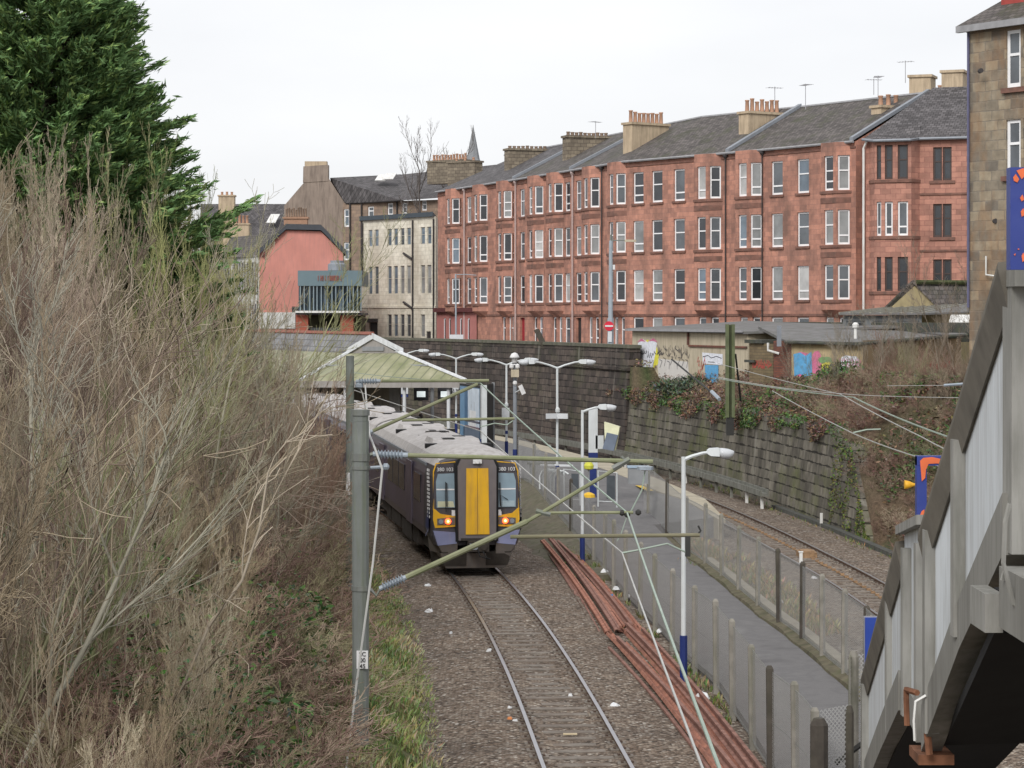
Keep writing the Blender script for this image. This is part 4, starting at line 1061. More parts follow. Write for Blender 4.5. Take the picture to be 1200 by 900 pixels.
m = MB(); top = [a + n * .25 - u * .1 + Vector((0, 0, 6.9)), b + n * .25 + u * .1 + Vector((0, 0, 6.8)), b - n * 7 + u * 3 + Vector((0, 0, 7.1)), a - n * 7 + Vector((0, 0, 7.3))]
m.loft([top, [p + Vector((0, 0, .12)) for p in top]]); m.build('roof', M_felt, t)
m = MB(); q = a + n * .3 - u * .14 + Vector((0, 0, 6.88)); m.obox(q, u * (Ll + .2), n * .06, Vector((0, 0, .12))); m.build('gutter', M_gutter, t)
m = MB(); q = a - n * 6.6 + Vector((0, 0, 7.05)); m.obox(a - n * 6.8 - u * .5 + Vector((0, 0, 6.9)), u * (Ll + 18), -n * .3, Vector((0, 0, .47))); m.build('back_parapet', M_feltd, t)
m = MB(); s = s_at(808, a, u, n); m.obox(a + u * s + n * .02 + Vector((0, 0, 6.1)), u * (Ll - s), n * .05, Vector((0, 0, .1))); m.obox(a + u * (s - .12) + Vector((0, 0, 6.2)), u * .12, n * .1, Vector((0, 0, .66))); m.build('lintel_strip', M_rustbrick, t)
# painted marks: thin flat strokes on the wall
def mgraf(name, col): return mplain('graffiti ' + name, col, .6, 0, .15, 6)
G_w, G_y, G_k, G_b, G_p, G_r, G_c = mgraf('white', (.72, .74, .8)), mgraf('yellow', (.70, .66, .08)), mgraf('black', (.05, .05, .07)), mgraf('blue', (.12, .36, .62)), mgraf('pink', (.60, .18, .30)), mgraf('red', (.5, .08, .07)), mgraf('teal', (.1, .35, .33))
def gpoly(name, pts, mat, A, U, N, parent, o):
    def w2(px, py):
        s = s_at(px, A, U, N, .01); q = A + U * s + N * o; return Vector((q.x, q.y, H - (py - HY) * q.y / F))
    ps_ = [w2(*p) for p in pts]; m = MB(); m.loft([ps_, [p - N * .004 for p in ps_]]); return m.build(name, mat, parent)
def gstroke(m, pts, wpx, A, U, N, o):
    def w2(px, py):
        s = s_at(px, A, U, N, .01); q = A + U * s + N * o; return Vector((q.x, q.y, H - (py - HY) * q.y / F))
    q = [w2(*p) for p in pts]; 
    for i in range(len(q) - 1):
        d = (q[i + 1] - q[i]).normalized(); sd = d.cross(N) * wpx * .022; m.quad(q[i] - sd, q[i + 1] - sd, q[i + 1] + sd, q[i] + sd)
def blob(x0, x1, y0, y1, k=10, j=.12):
    cx, cy, rx, ry = (x0 + x1) / 2, (y0 + y1) / 2, (x1 - x0) / 2, (y1 - y0) / 2
    return [(cx + rx * math.copysign(abs(math.cos(t)) ** .7, math.cos(t)) * R.uniform(1 - j, 1), cy + ry * math.copysign(abs(math.sin(t)) ** .7, math.sin(t)) * R.uniform(1 - j, 1)) for t in [2 * math.pi * i / k for i in range(k)]]
gr = lambda pts, mat, o=.02, nm='graffiti': gpoly(nm, pts, mat, a, u, n, t, o)
gr(blob(744.5, 772, 398, 436, 16, .2), G_y, .015)
gr([(748, 402), (754, 397.5), (759, 401), (764, 397), (770, 402), (769, 410), (766, 426), (764.5, 437), (760.5, 438), (758.5, 427), (756.5, 436), (751, 437), (750, 424), (747.5, 412)], G_w, .024)
gr([(747, 401), (752, 396.5), (757, 400.5), (752, 399.8)], G_p, .03); gr([(760, 400), (766, 396), (771, 401), (765, 399.5)], G_p, .03)
m = MB()
for c_ in range(9):     # the scrawled black tag
    x = 749 + c_ * 2.2; gstroke(m, [(x, 413 + R.uniform(-3, 3)), (x + 1.5, 417 + R.uniform(-3, 3)), (x + 3, 413 + R.uniform(-2, 2))], .8, a, u, n, .032)
gstroke(m, [(747, 430), (752, 438), (757, 432), (759, 440), (764, 432), (768, 437)], .8, a, u, n, .032)
for c_ in range(17):
    x = 771 + c_ * 2.15; y0 = 404 + 5 * math.sin(c_ * .9) ** 2; h_ = R.uniform(5, 12)
    gstroke(m, [(x, y0), (x + R.uniform(-2, 2), y0 + h_ * .5), (x + R.uniform(-1, 3), y0 + h_), (x + 3, y0 + h_ * .6)], R.uniform(.5, 1.1), a, u, n, .03)
    if c_ % 2: gstroke(m, [(x, y0 + 14), (x + 3, y0 + 12 + R.uniform(0, 6)), (x + R.uniform(-1, 4), y0 + 24)], .6, a, u, n, .03)
m.build('graffiti_tag', G_k, t)
gr([(770, 420), (806, 424), (808, 447), (772, 446)], mplain('whitewash patch', (.6, .58, .55), .9, 0, .05, 2), .008)
m = MB(); 
for c_ in range(16):
    x = 817 + R.uniform(0, 9); y0 = R.uniform(414, 440); gstroke(m, [(x, y0), (x + R.uniform(-2, 2), y0 + 7)], .9, a, u, n, .028)
m.build('graffiti_tag', G_r, t)
gr([(823, 413), (847, 415), (847, 428), (824, 426)], G_w, .02); gr([(826, 427.5), (842, 428), (842, 449), (827, 448)], G_b, .021)
m = MB(); gstroke(m, [(824, 418), (830, 416.5), (834, 419.5), (840, 417.5), (846, 420)], .8, a, u, n, .03); gstroke(m, [(830, 424), (838, 424.5)], .7, a, u, n, .03); m.build('graffiti_tag', G_k, t)

# pier between the two lock-ups
t2 = empty('brick_outhouse', WX(900, 112, 4.4), 'ruined tan and red brick outhouse between the two graffiti walls, mossy top', 'outhouse')
a2 = WX(878, 113, 0); b2 = WX(906, 111, 0); u2 = (b2 - a2).normalized()
block(t2, 'wall', M_tanbrick, a2, u2, (b2 - a2).length, 3, 2.6, 6.4, [])
n2 = Vector((u2.y, -u2.x, 0)); a3 = WX(906.5, 110.4, 0); b3 = WX(927, 109.6, 0); u3 = (b3 - a3).normalized(); block(t2, 'brick_pier', M_rustbrick, a3, u3, (b3 - a3).length, 2.5, 2.4, 6.55, [])
m = MB(); q = a2 + n2 * .15 - u2 * .2; m.obox(q + Vector((0, 0, 6.41)), u2 * 1.6, -n2 * 2.5, Vector((0, 0, .16))); m.obox(q + n2 * .01 + Vector((0, 0, 5.5)), u2 * .9, -n2 * .1, Vector((0, 0, .12))); m.build('mossy_slab', M_feltd, t2)
m = MB(); q = WX(900, 110.2, 0); m.tube([Zp(q, 6.45), Zp(q, 6.1), Zp(q + Vector((.5, -.1, 0)), 5.95)], .06, 6); m.build('waste_pipe', M_white, t2)
m = MB(); 
for c_ in range(14):
    x = 881 + c_ * 1.6; gstroke(m, [(x, 423 + R.uniform(-2, 3)), (x + 1.5, 430 + R.uniform(-2, 3)), (x + 2.5, 425 + R.uniform(-2, 4))], .9, a2, u2, n2, .012)
m.build('graffiti_tag', G_r, t2)
m = MB(); q = WX(913, 109.2, 0); m.box(q.x - .1, q.x + .1, q.y - .05, q.y + .05, 6.3, 7.25); tag(m.build('vent_pipe', M_lead, at=q), 'pale blue-grey vent pipe standing on the brick pier', 'pipe')

# second lock-up, facing wall and long brown side wall
t3 = empty('lock_up', WX(970, 109, 4.4), 'long low lock-up with flaking cream front, colourful graffiti and felt roof', 'lock-up')
a4 = WX(927.5, 109.5, 0); b4 = WX(1011, 106.5, 0); u4 = (b4 - a4).normalized(); n4 = Vector((u4.y, -u4.x, 0)); L4 = (b4 - a4).length
M_lock2 = mplain('flaking cream render', (.46, .37, .22), .9, 0, .15, 1.2, (.2, .14, .08), .7)
m = MB(); wall_panel(m, a4, u4, L4, 2.4, 6.42, [], .1); m.build('front_wall', M_lock2, t3)
c4 = WX(1126, 116, 0); u5 = (c4 - b4).normalized(); n5 = Vector((u5.y, -u5.x, 0)); L5 = (c4 - b4).length
m = MB(); wall_panel(m, b4, u5, L5, 2.4, 6.6, [], .1); m.build('side_wall', mplain('brown weathered render', (.25, .18, .105), .95, 0, .2, .8, (.12, .085, .055), .6), t3)
m = MB(); rp = [a4 + n4 * .2 - u4 * .2 + Vector((0, 0, 6.44)), b4 + n4 * .3 + Vector((0, 0, 6.4)), c4 + n5 * .3 + Vector((0, 0, 6.72)), c4 + Vector((0, 9, 7.2)), a4 + Vector((-.6, 9, 7.05))]
m.loft([rp, [p + Vector((0, 0, .13)) for p in rp]]); m.build('roof', M_felt, t3)
m = MB(); m.tube([p + Vector((0, -.06, .05)) for p in rp[:3]], .08, 6); m.build('gutter', M_feltd, t3)
# red paint along the foot of the side wall
m = MB()
for i in range(26):
    s = L5 * (.33 + .65 * i / 26); z1 = 5.2 + R.uniform(-.35, .35); m.obox(b4 + u5 * s + n5 * .003 + Vector((0, 0, 4.0)), u5 * (L5 * .65 / 26 * R.uniform(.5, .98)), n5 * .01, Vector((0, 0, z1 - 4.0)))
m.build('red_paint', mplain('faded red paint', (.38, .095, .07), .85, 0, .2, 2, (.2, .11, .08), .6), t3)
gr4 = lambda pts, mat, o=.02: gpoly('graffiti', pts, mat, a4, u4, n4, t3, o)
gr4(blob(929, 953, 411, 444, 14, .15), G_p, .012); gr4([(930, 415), (938, 413), (944, 417), (951, 412), (952, 440), (944, 443), (938, 438), (931, 441)], G_b, .02)
gr4(blob(951, 963, 410, 442, 10), G_p, .015); gr4(blob(962, 980, 424, 440, 12), G_y, .02); gr4(blob(958, 976, 418, 426, 10), mgraf('green', (.2, .35, .15)), .018)
gr4(blob(982, 1009, 415, 442, 14, .2), G_w, .016)
m = MB(); 
for c_ in range(8): x = 984 + c_ * 3; gstroke(m, [(x, 420), (x + 2, 432), (x + 4, 422)], .7, a4, u4, n4, .03)
m.build('graffiti_tag', G_p, t3)
m = MB(); q = WX(1002.5, 109, 6.9); m.lathe((q.x, q.y, q.z - .5), [(.07, 0), (.07, .75), (.14, .76), (.15, .9), (.09, .98), (.02, 1.0)], 10); m.build('flue_cowl', M_white, t3)
# roof lantern
t4 = empty('roof_lantern', WX(1032, 118, 7.0), 'grey timber roof lantern with dark panes on the low felt roof', 'roof lantern')
a6 = WX(988, 119.5, 0); b6 = WX(1080, 119, 0); u6 = (b6 - a6).normalized(); n6 = Vector((u6.y, -u6.x, 0)); L6 = (b6 - a6).length
M_gtim = mplain('grey weathered timber', (.165, .175, .18), .85, 0, .2, 4, (.08, .08, .075), .4)
ops = [(L6 * f0, L6 * f1, 6.98, 7.45) for f0, f1 in ((.04, .28), (.38, .6), (.7, .97))]
m = MB(); wall_panel(m, a6, u6, L6, 6.5, 7.72, ops, .15); m.build('frame', M_gtim, t4)
for o in ops: window(t4, a6, u6, *o, frame=M_gtim, pane=PANES[0], depth=.06, style='none')
m = MB(); rr = [Zp(a6 + n6 * .3 - u6 * .2, 7.74), Zp(b6 + n6 * .3, 7.74), Zp(WX(1135, 121, 0), 7.82), Zp(WX(1134, 126, 0), 8.25), Zp(WX(1040, 127, 0), 8.05)]
m.loft([rr, [p + Vector((0, 0, .09)) for p in rr]]); m.build('roof', M_felt, t4)
for i in range(9):
    f = i / 8; m = MB(); q0 = rr[0].lerp(rr[1], f) + Vector((0, 0, .095)); q1 = rr[4].lerp(rr[3], f) + Vector((0, 0, .095)); m.tube([q0, q1], .05, 4); m.build('batten', mplain('pale batten', (.3, .29, .24), .9) if i == 0 else bpy.data.materials['pale batten'], t4)
# shed with yellowish gable
t5 = empty('gabled_shed', WX(1090, 126, 5), 'small shed with a yellowish harled gable and mossy slate roof, under the red tenement bay', 'shed')
gs = [P(1042, 372, 126), P(1042, 362, 126), P(1074, 333, 126), P(1104, 362, 126), P(1104, 372, 126)]; gs2 = [p + Vector((4.5, 3.0, 0)) for p in gs]
gs = [Zp(gs[0], 4.5)] + gs[1:4] + [Zp(gs[4], 4.5)]; gs2 = [p + Vector((5.5, 2.6, 0)) for p in gs]
m = MB(); m.loft([gs, gs2]); m.build('wall', mplain('yellowish harl', (.36, .30, .17), .95, 0, .12, 2, (.2, .16, .1), .4), t5)
m = MB(); dv = Vector((5.8, 2.8, 0)); e = Vector((-.25, -.12, 0))
for q0, q1 in ((P(1038, 366, 126), P(1074, 331, 126)), (P(1074, 331, 126), P(1109, 366, 126))):
    m.loft([[q0 + e, q1 + e, q1 + e + Vector((0, 0, .12)), q0 + e + Vector((0, 0, .12))], [p + dv for p in (q0, q1, q1 + Vector((0, 0, .12)), q0 + Vector((0, 0, .12)))]])
m.build('roof', M_slate_b, t5)
m = MB(); m.tube([P(1074, 330.5, 125.8), P(1074, 330.5, 125.8) + dv], .13, 6); m.build('ridge', mplain('mossy ridge', (.06, .07, .03), .95, 0, .4, 5), t5)
m = MB(); q = P(1112, 378, 117.2); m.obox(q, (1.15, .1, 0), (.25, .8, .35), (0, 0, .04))
tag(m.build('roof_sheet', M_white, at=q), 'loose white sheet lying on the dark roof beside the brown stone tenement', 'sheet')
m = MB(); m.obox(WX(1100, 118.2, 6.4), (2.0, .1, 0), (0, 2.5, 0), (0, 0, .95)); tag(m.build('tarpaulin_shed', M_feltd, at=WX(1100, 118, 6.4)), 'dark felt covered shed under the white sheet', 'shed')
# ---------------------------------------------------------------- aerials on the roofs
for px, py, Y, h_, hd, lb in ((944, 117, 147, 1.6, 1.9, 'multi-element aerial above the roof of the nearest terrace block'), (908, 112, 148, .9, .4, 'small aerial behind the buff chimney with seven pots'), (1029, 105, 148, 1.4, 1.6, 'tall comb-shaped aerial beside the short three-pot chimney'), (1061, 86, 150, 1.3, 2.6, 'slanting aerial on the chimney of the right-end tenement'), (1024, 100, 152, .7, .2, 'low aerial left of the comb-shaped one'), (698, 152, 168, 1.0, .8, 'aerial beside the second rough stone chimney')):
    q = P(px, py, Y); aerial(q - Vector((0, 0, .6)), h_ * .62 + .6, hd, lb, span=.95)
# ================================================================ station canopy, train, lamps, overhead line, fences, rails, stair
M_canopy = NT('algae stained canopy glazing'); 
_p = M_canopy.pos(); _u = M_canopy.coord('UV')
_c = M_canopy.ramp(M_canopy.noise(_p, .9, 6, .6), [(.3, (.165, .185, .085)), (.7, (.36, .345, .235))])
_s = M_canopy.node('ShaderNodeSeparateXYZ'); M_canopy.link(_u, _s.inputs[0])
_f = M_canopy.math('FRACT', M_canopy.math('MULTIPLY', _s.outputs[0], 1 / .62)); _l = M_canopy.math('LESS_THAN', _f, .13)
M_canopy.base(M_canopy.mix(_l, _c, (.15, .155, .10))); M_canopy.rough(.5); M_canopy = M_canopy.m
M_wtrim = mplain('white painted timber', (.66, .68, .70), .6, 0, .06, 2, (.3, .3, .28), .4)
M_greyst = mplain('grey station panel', (.33, .31, .29), .8, 0, .1, 1, (.17, .16, .14), .4)
M_steelg = mplain('grey painted steel', (.27, .28, .29), .5, .1, .1, 3)
M_void = mplain('dark interior', (.03, .03, .032), .9)
YC = 119.0
t = empty('station_canopy', P(450, 500, YC), 'station canopy with algae-green hipped glazing and a white-framed pediment over the platform', 'canopy')
hd = Vector((-.40, 1, 0)).normalized()                       # the platform's heading here
E0, E1 = P(352, 446.5, YC + 3), P(546, 446.5, YC - 3)            # front eave ends
lat = (E1 - E0).normalized()
K0, K1 = P(408, 414, YC + 5.5), P(468, 414, YC + 1.5)            # where the glazing meets the pediment
m = MB(); m.quad(E0, E1, K1, K0); 
E2, E3 = E1 + hd * 26, E0 + hd * 26; K2, K3 = K1 + hd * 23, K0 + hd * 23
m.quad(E1, E2, K2, K1); m.quad(E3, E0, K0, K3); 
q = [p - Vector((0, 0, .06)) for p in (E0, E1, K1, K0)]; m.quad(*q[::-1])
m.build('glazing', M_canopy, t)
for pa, pb in ((E0, K0), (E1, K1)): m = MB(); m.tube([pa + Vector((0, 0, .05)), pb + Vector((0, 0, .05))], .09, 5); m.build('hip_flashing', M_wtrim, t)
m = MB(); f_ = .52; m.tube([E0.lerp(K0, f_) + Vector((0, -.03, .05)), E1.lerp(K1, f_) + Vector((0, -.03, .05))], .05, 5); m.build('glazing_rail', M_steelg, t)
m = MB(); m.obox(E0 - Vector((0, 0, .33)), E1 - E0, hd * .25, Vector((0, 0, .33))); m.obox(E1 - Vector((0, 0, .33)) + hd * .26, hd * 25, lat * -.22, Vector((0, 0, .3))); m.build('fascia_beam', M_greyst, t)
AP = P(436.5, 396, YC + 3.6)
m = MB(); tri = [K0, K1, AP]; m.loft([[p + hd * .15 for p in tri], [p + hd * .5 for p in tri]]); m.build('pediment', M_greyst, t)
m = MB()
for pa, pb in ((K0 - lat * .1, AP), (AP, K1 + lat * .25)): 
    m.obox(pa - Vector((0, .08, .05)), pb - pa, Vector((0, .2, 0)), Vector((0, 0, .3)))
m.build('bargeboard', M_wtrim, t)
m = MB(); m.obox(K0.lerp(K1, .28) + Vector((0, -.02, .12)), (K1 - K0) * .42, Vector((0, .1, 0)), Vector((0, 0, .22))); m.build('louvre', M_steelg, t)
m = MB(); R0, R1 = K0 + Vector((0, 0, .1)), AP + Vector((0, 0, .22)); dv = hd * 24; R2 = K1 + Vector((0, 0, .1)); M_sroof = mslate('pale grey station slates', (.22, .22, .225), .4, .5, var=.12)
m.quad(R0, R1, R1 + dv, R0 + dv); m.quad(R1, R2, R2 + dv, R1 + dv); m.quad(R0 - Vector((0, 0, .3)), R0, R0 + dv, R0 + dv - Vector((0, 0, .3))); m.build('roof', M_sroof, t)
m = MB(); m.tube([R1, R1 + dv], .12, 5); m.build('ridge', mplain('red ridge tiles', (.3, .12, .09), .8), t)
m = MB(); q = K0.lerp(K1, .52) + Vector((0, -.35, -.32)); m.obox(q, lat * .75, Vector((0, .1, .04)), Vector((0, 0, .2))); m.build('maker_plate', mplain('red enamel plate', (.32, .06, .05), .5), t)
# building under the canopy and its steel columns
t_b = empty('station_building', WX(440, YC + 6, .9), 'cream and brown station building standing under the green canopy', 'building')
q0, q1 = WX(404, YC + 5, .9), WX(470, YC + 1.6, .9); uu = (q1 - q0); 
m = MB(); m.obox(q0, uu, hd * 16, Vector((0, 0, 3.35))); m.build('wall', mplain('cream brown station wall', (.30, .26, .2), .9, 0, .1, 1, (.15, .12, .09), .4), t_b)
m = MB(); m.obox(q0 + uu * .05 - Vector((0, .05, 0)), uu * .45, Vector((0, .04, 0)), Vector((0, 0, 2.1))); m.build('door', M_greyst, t_b)
m = MB(); m.obox(q0 + uu * .6 - Vector((0, .05, -.9)), uu * .22, Vector((0, .04, 0)), Vector((0, 0, .75))); m.build('notice_panel', M_steelg, t_b)
m = MB(); m.obox(q0 + uu * .80 - Vector((0, .16, 0)), uu * .18, Vector((0, .14, 0)), Vector((0, 0, 3.3))); m.build('pilaster', M_greyst, t_b)
for f in (.30, .66, .92):
    q = E0.lerp(E1, f) + hd * .5; m = MB(); m.tube([Vector((q.x, q.y, .92)), Vector((q.x, q.y, 4.3))], .09, 8); m.build('column', M_wtrim, t)
# hanging sign frame with two lit panels beyond
M_lit = NT('lit sign panel'); M_lit.base((.8, .85, .85)); M_lit.b.inputs['Emission Color'].default_value = (.85, .95, .95, 1); M_lit.b.inputs['Emission Strength'].default_value = .35; M_lit = M_lit.m
t = empty('information_gantry', WX(506, 124, .915), 'grey steel T-shaped gantry carrying two lit information panels, beyond the train roof', 'sign gantry')
m = MB(); q = WX(506.5, 124, 0); m.tube([Zp(q, .9), Zp(q, 4.1)], .1, 8); m.build('post', M_steelg, t)
m = MB(); a_, b_ = WX(483, 124, 4.06), WX(533, 123, 4.06); m.obox(a_, b_ - a_, (0, .2, 0), (0, 0, .1)); m.build('beam', M_wtrim, t)
for x0, x1 in ((485, 502), (513, 530)):
    m = MB(); a_, b_ = WX(x0, 124, 3.3), WX(x1, 124, 3.3); m.obox(a_, b_ - a_, (0, .2, 0), (0, 0, .72)); c = m.build('sign_box', M_void, t)
    m = MB(); a_, b_ = WX(x0 + 3.5, 123.95, 3.48), WX(x1 - 3.5, 123.95, 3.48); m.obox(a_, b_ - a_, (0, .03, 0), (0, 0, .3)); m.build('lit_panel', M_lit, c)

# ================================================================ the train
M_tside = mplain('dark purple-blue train side', (.080, .066, .105), .28, 0, .2, .8, (.10, .075, .06), .6)
M_tdoor = mplain('mauve grey train door', (.115, .095, .13), .35, 0, .1, 1, (.12, .09, .07), .4)
M_tgl = mpane('train window glass', (.05, .05, .06), .06)
M_troof = mplain('dusty pale grey roof', (.46, .44, .43), .75, 0, .10, .8, (.20, .17, .15), .6)
M_tunder = mplain('brake dust underframe', (.045, .038, .032), .9, 0, .3, 3)
M_tgrey = mplain('charcoal cab mask', (.06, .056, .066), .4, 0, .1, 2, (.13, .10, .08), .35)
M_tgang = mplain('brown grey gangway frame', (.14, .125, .13), .55, 0, .12, 2, (.2, .16, .13), .5)
M_tyel = mplain('warning yellow', (.70, .39, .02), .45, 0, .06, 2, (.36, .21, .07), .6)
M_tblue = mplain('lavender blue bumper paint', (.19, .205, .33), .45, 0, .1, 2, (.3, .26, .26), .3)
M_tlow = mplain('grimy grey valance', (.13, .115, .105), .7, 0, .15, 2, (.2, .15, .11), .6)
M_tblk = mplain('black rubber', (.012, .012, .013), .6)
M_twhite = mplain('white marking', (.68, .68, .68), .5)
M_tnavy = mplain('navy livery', (.03, .045, .14), .4)
M_wscr = mpane('cab windscreen glass', (.23, .32, .38), .08)
M_red_lit = NT('lit red tail lamp'); M_red_lit.base((.9, .1, .03)); M_red_lit.b.inputs['Emission Color'].default_value = (1, .07, .015, 1); M_red_lit.b.inputs['Emission Strength'].default_value = 5; M_red_lit = M_red_lit.m
M_red_core = NT('lamp core'); M_red_core.base((1, .8, .4)); M_red_core.b.inputs['Emission Color'].default_value = (1, .75, .35, 1); M_red_core.b.inputs['Emission Strength'].default_value = 3; M_red_core = M_red_core.m

def arc_points(X, y0, dist):           # walk along the track a given chord distance
    y = y0
    while (Vector((X(y), y, 0)) - Vector((X(y0), y0, 0))).length < dist: y += .02
    return y
YF = 71.3
train = empty('passenger_train', (XA(YF), YF, 0), 'purple and grey electric passenger train with yellow end doors and lit red tail lamps', 'train')
def prof(hw=1.4, top=3.74, low=1.0):
    pts = [(-hw + .1, low), (-hw, low + .28), (-hw, 2.3), (-hw + .03, 2.9), (-hw + .12, 3.22)]
    r = [(-hw + .12 + (hw - .12) * t, 3.22 + (top - 3.22) * math.sin(math.acos(1 - t))) for t in (.12, .3, .55, .8)]
    lft = pts + r + [(0, top)]
    return lft + [(-x, z) for x, z in reversed(lft[:-1])]
CARL = 21.3
ys_ = YF; cars = []
for ci in range(4):
    ye = arc_points(XA, ys_, CARL); a_ = Vector((XA(ys_), ys_, 0)); b_ = Vector((XA(ye), ye, 0)); d = (b_ - a_).normalized(); r_ = Vector((d.y, -d.x, 0))
    M = Matrix(((r_.x, d.x, 0, a_.x), (r_.y, d.y, 0, a_.y), (0, 0, 1, 0), (0, 0, 0, 1))); cars.append(M); Lc_ = (b_ - a_).length
    s0 = 1.7 if ci == 0 else .28; s1 = Lc_ - .28
    pr = prof(); iR = [i for i, (x, z) in enumerate(pr) if z >= 3.2]
    # body: everything but the roof arc, then the roof as its own sub-part
    low = [p for p in pr if p[1] <= 3.23]; roofp = [p for p in pr if p[1] >= 3.21]
    m = MB(); m.loft([[M @ Vector((x, s, z)) for x, z in low] for s in (s0, s1)]); body = m.build('carriage_body', M_tside, train)
    m = MB(); rp_ = roofp + [(roofp[-1][0], 3.18), (roofp[0][0], 3.18)]; m.loft([[M @ Vector((x, s, z + .004)) for x, z in rp_] for s in (s0, s1)]); m.build('roof', M_troof, body, smooth=False)
    # lighter cantrail line
    for sd in (-1, 1):
        m = MB(); m.xform(Matrix()); 
        q = [M @ Vector((sd * (1.4 - .10), s0, 3.17)), M @ Vector((sd * 1.33, s0, 3.17))]
        m.obox(M @ Vector((sd * 1.31, s0, 3.14)), d * (s1 - s0), r_ * sd * .03, Vector((0, 0, .09))); m.build('cantrail', M_lead, body)
        # windows and doors
        for k_, (w0, w1) in enumerate(((2.6, 4.6), (7.6, 9.4), (9.6, 11.4), (11.6, 13.4), (17.0, 18.8)) if True else ()):
            m = MB(); m.obox(M @ Vector((sd * 1.393, w0, 1.95)), d * (w1 - w0), r_ * sd * .02, Vector((0, 0, .85))); m.build('window', M_tgl, body)
        for w0 in (5.1, 14.9):
            m = MB(); m.obox(M @ Vector((sd * 1.395, w0, 1.08)), d * 1.6, r_ * sd * .035, Vector((0, 0, 1.98))); dr_ = m.build('door', M_tdoor, body)
    # roof equipment: raised pods with dark ends, panels
    for (p0, p1, hw_) in ((4.4, 7.6, .85), (9.8, 11.0, .5), (14.0, 16.8, .85)) if ci != 1 else ((3.0, 5.5, .8), (8.5, 12.5, .9), (15.5, 17.5, .8)):
        m = MB(); m.loft([[M @ Vector((x, s, z)) for x, z in ((-hw_, 3.55), (-hw_ + .12, zt_), (hw_ - .12, zt_), (hw_, 3.55))] for s, zt_ in ((p0, 3.58), (p0 + .7, 3.775), (p1 - .7, 3.775), (p1, 3.58))]); c_ = m.build('roof_pod', M_troof, body)
        m = MB(); m.obox(M @ Vector((-hw_ * .5, p0 + .6, 3.777)), d * .5, r_ * hw_ * .45, Vector((0, 0, .012))); m.obox(M @ Vector((hw_ * .1, p1 - 1.2, 3.777)), d * .5, r_ * hw_ * .45, Vector((0, 0, .012))); m.build('grille', M_tblk, c_)
        for e_, sgn in ((p0 - .12, 1),):
            m = MB(); m.obox(M @ Vector((-hw_ - .2, e_, 3.5)), d * .34, r_ * 2 * (hw_ + .2), Vector((0, 0, .16))); m.build('pod_duct', M_tblk, body)
    m = MB(); m.loft([[M @ Vector((x, s, z + .02)) for x, z in roofp] + [M @ Vector((roofp[-1][0], s, 3.2)), M @ Vector((roofp[0][0], s, 3.2))] for s in (s1 - .14, s1 - .06)]); m.build('end_seal', M_tblk, body)
    if ci < 3: m = MB(); m.loft([[M @ Vector((x, s, z)) for x, z in ((-.95, 1.0), (-.95, 3.3), (-.6, 3.55), (.6, 3.55), (.95, 3.3), (.95, 1.0))] for s in (s1, Lc_ + .3)]); m.build('corridor_bellows', M_tblk, train)
    # underframe
    for (u0, u1, z0) in ((4.9, 6.6, .42), (7.0, 10.2, .35), (10.8, 13.8, .45), (14.4, 15.8, .4)):
        m = MB(); m.obox(M @ Vector((-1.22, u0, z0)), d * (u1 - u0), r_ * 2.44, Vector((0, 0, .99 - z0))); m.build('equipment_box', M_tunder, body)
    for bc in (3.1, Lc_ - 3.1):
        bg_ = MB(); bg_.obox(M @ Vector((-1.1, bc - 1.5, .5)), d * 3.0, r_ * .14, Vector((0, 0, .3))); bg_.obox(M @ Vector((.96, bc - 1.5, .5)), d * 3.0, r_ * .14, Vector((0, 0, .3))); bg_.obox(M @ Vector((-1.0, bc - .3, .45)), d * .6, r_ * 2.0, Vector((0, 0, .5)))
        bo = bg_.build('bogie', M_tunder, train)
        for wy in (bc - 1.2, bc + 1.2):
            m = MB(); 
            for sd in (-1, 1):
                cc = M @ Vector((sd * .75, wy, .42)); n_ = 16
                m.loft([[cc + r_ * o_ + d * (.42 * math.cos(2 * math.pi * j / n_)) + Vector((0, 0, .42 * math.sin(2 * math.pi * j / n_))) for j in range(n_)] for o_ in (-.065, .065)])
            m.tube([M @ Vector((-.9, wy, .42)), M @ Vector((.9, wy, .42))], .09, 8); m.build('wheelset', M_tunder, bo)
    ys_ = ye
M0 = cars[0]; tv = lambda x, s, z: M0 @ Vector((x, s, z))
dF = (tv(0, 1, 0) - tv(0, 0, 0)); rF = (tv(1, 0, 0) - tv(0, 0, 0)); UP = Vector((0, 0, 1))
# cab nose: lofted sections from the parallel body forward to the face
def nosep(hw, top, low, ch=.0): return [(x, z) for x, z in prof(hw, top, low)]
secs = [(1.7, 1.4, 3.74, 1.0), (1.1, 1.39, 3.74, .95), (.55, 1.37, 3.66, .9), (.16, 1.34, 3.52, .85), (.0, 1.29, 3.44, .86)]
rings = []
for s, hw, top, low_ in secs:
    pr_ = prof(hw, top, low_); sc = (top - 3.22) / (3.74 - 3.22)
    rings.append([tv(x, s + (max(0, z - 1.75) * .10 if s < 1.6 else 0) + (-.0 if z > 1.2 else 0), z) for x, z in pr_])
m = MB(); m.loft(rings); nose = m.build('cab_nose', M_tgrey, train, smooth=False)
rake = lambda z: max(0, z - 1.75) * .10
# roof skin carried forward over the nose
m = MB(); rr_ = []
for s, hw, top, low_ in secs[:4]:
    pr_ = [p for p in prof(hw, top, low_) if p[1] >= 3.21]
    rr_.append([tv(x * 1.0, s + (rake(z) if s < 1.6 else 0), z + .012) for x, z in pr_] + [tv(pr_[-1][0], s + .02, 3.15), tv(pr_[0][0], s + .02, 3.15)])
m.loft(rr_); m.build('cab_roof', M_troof, train)
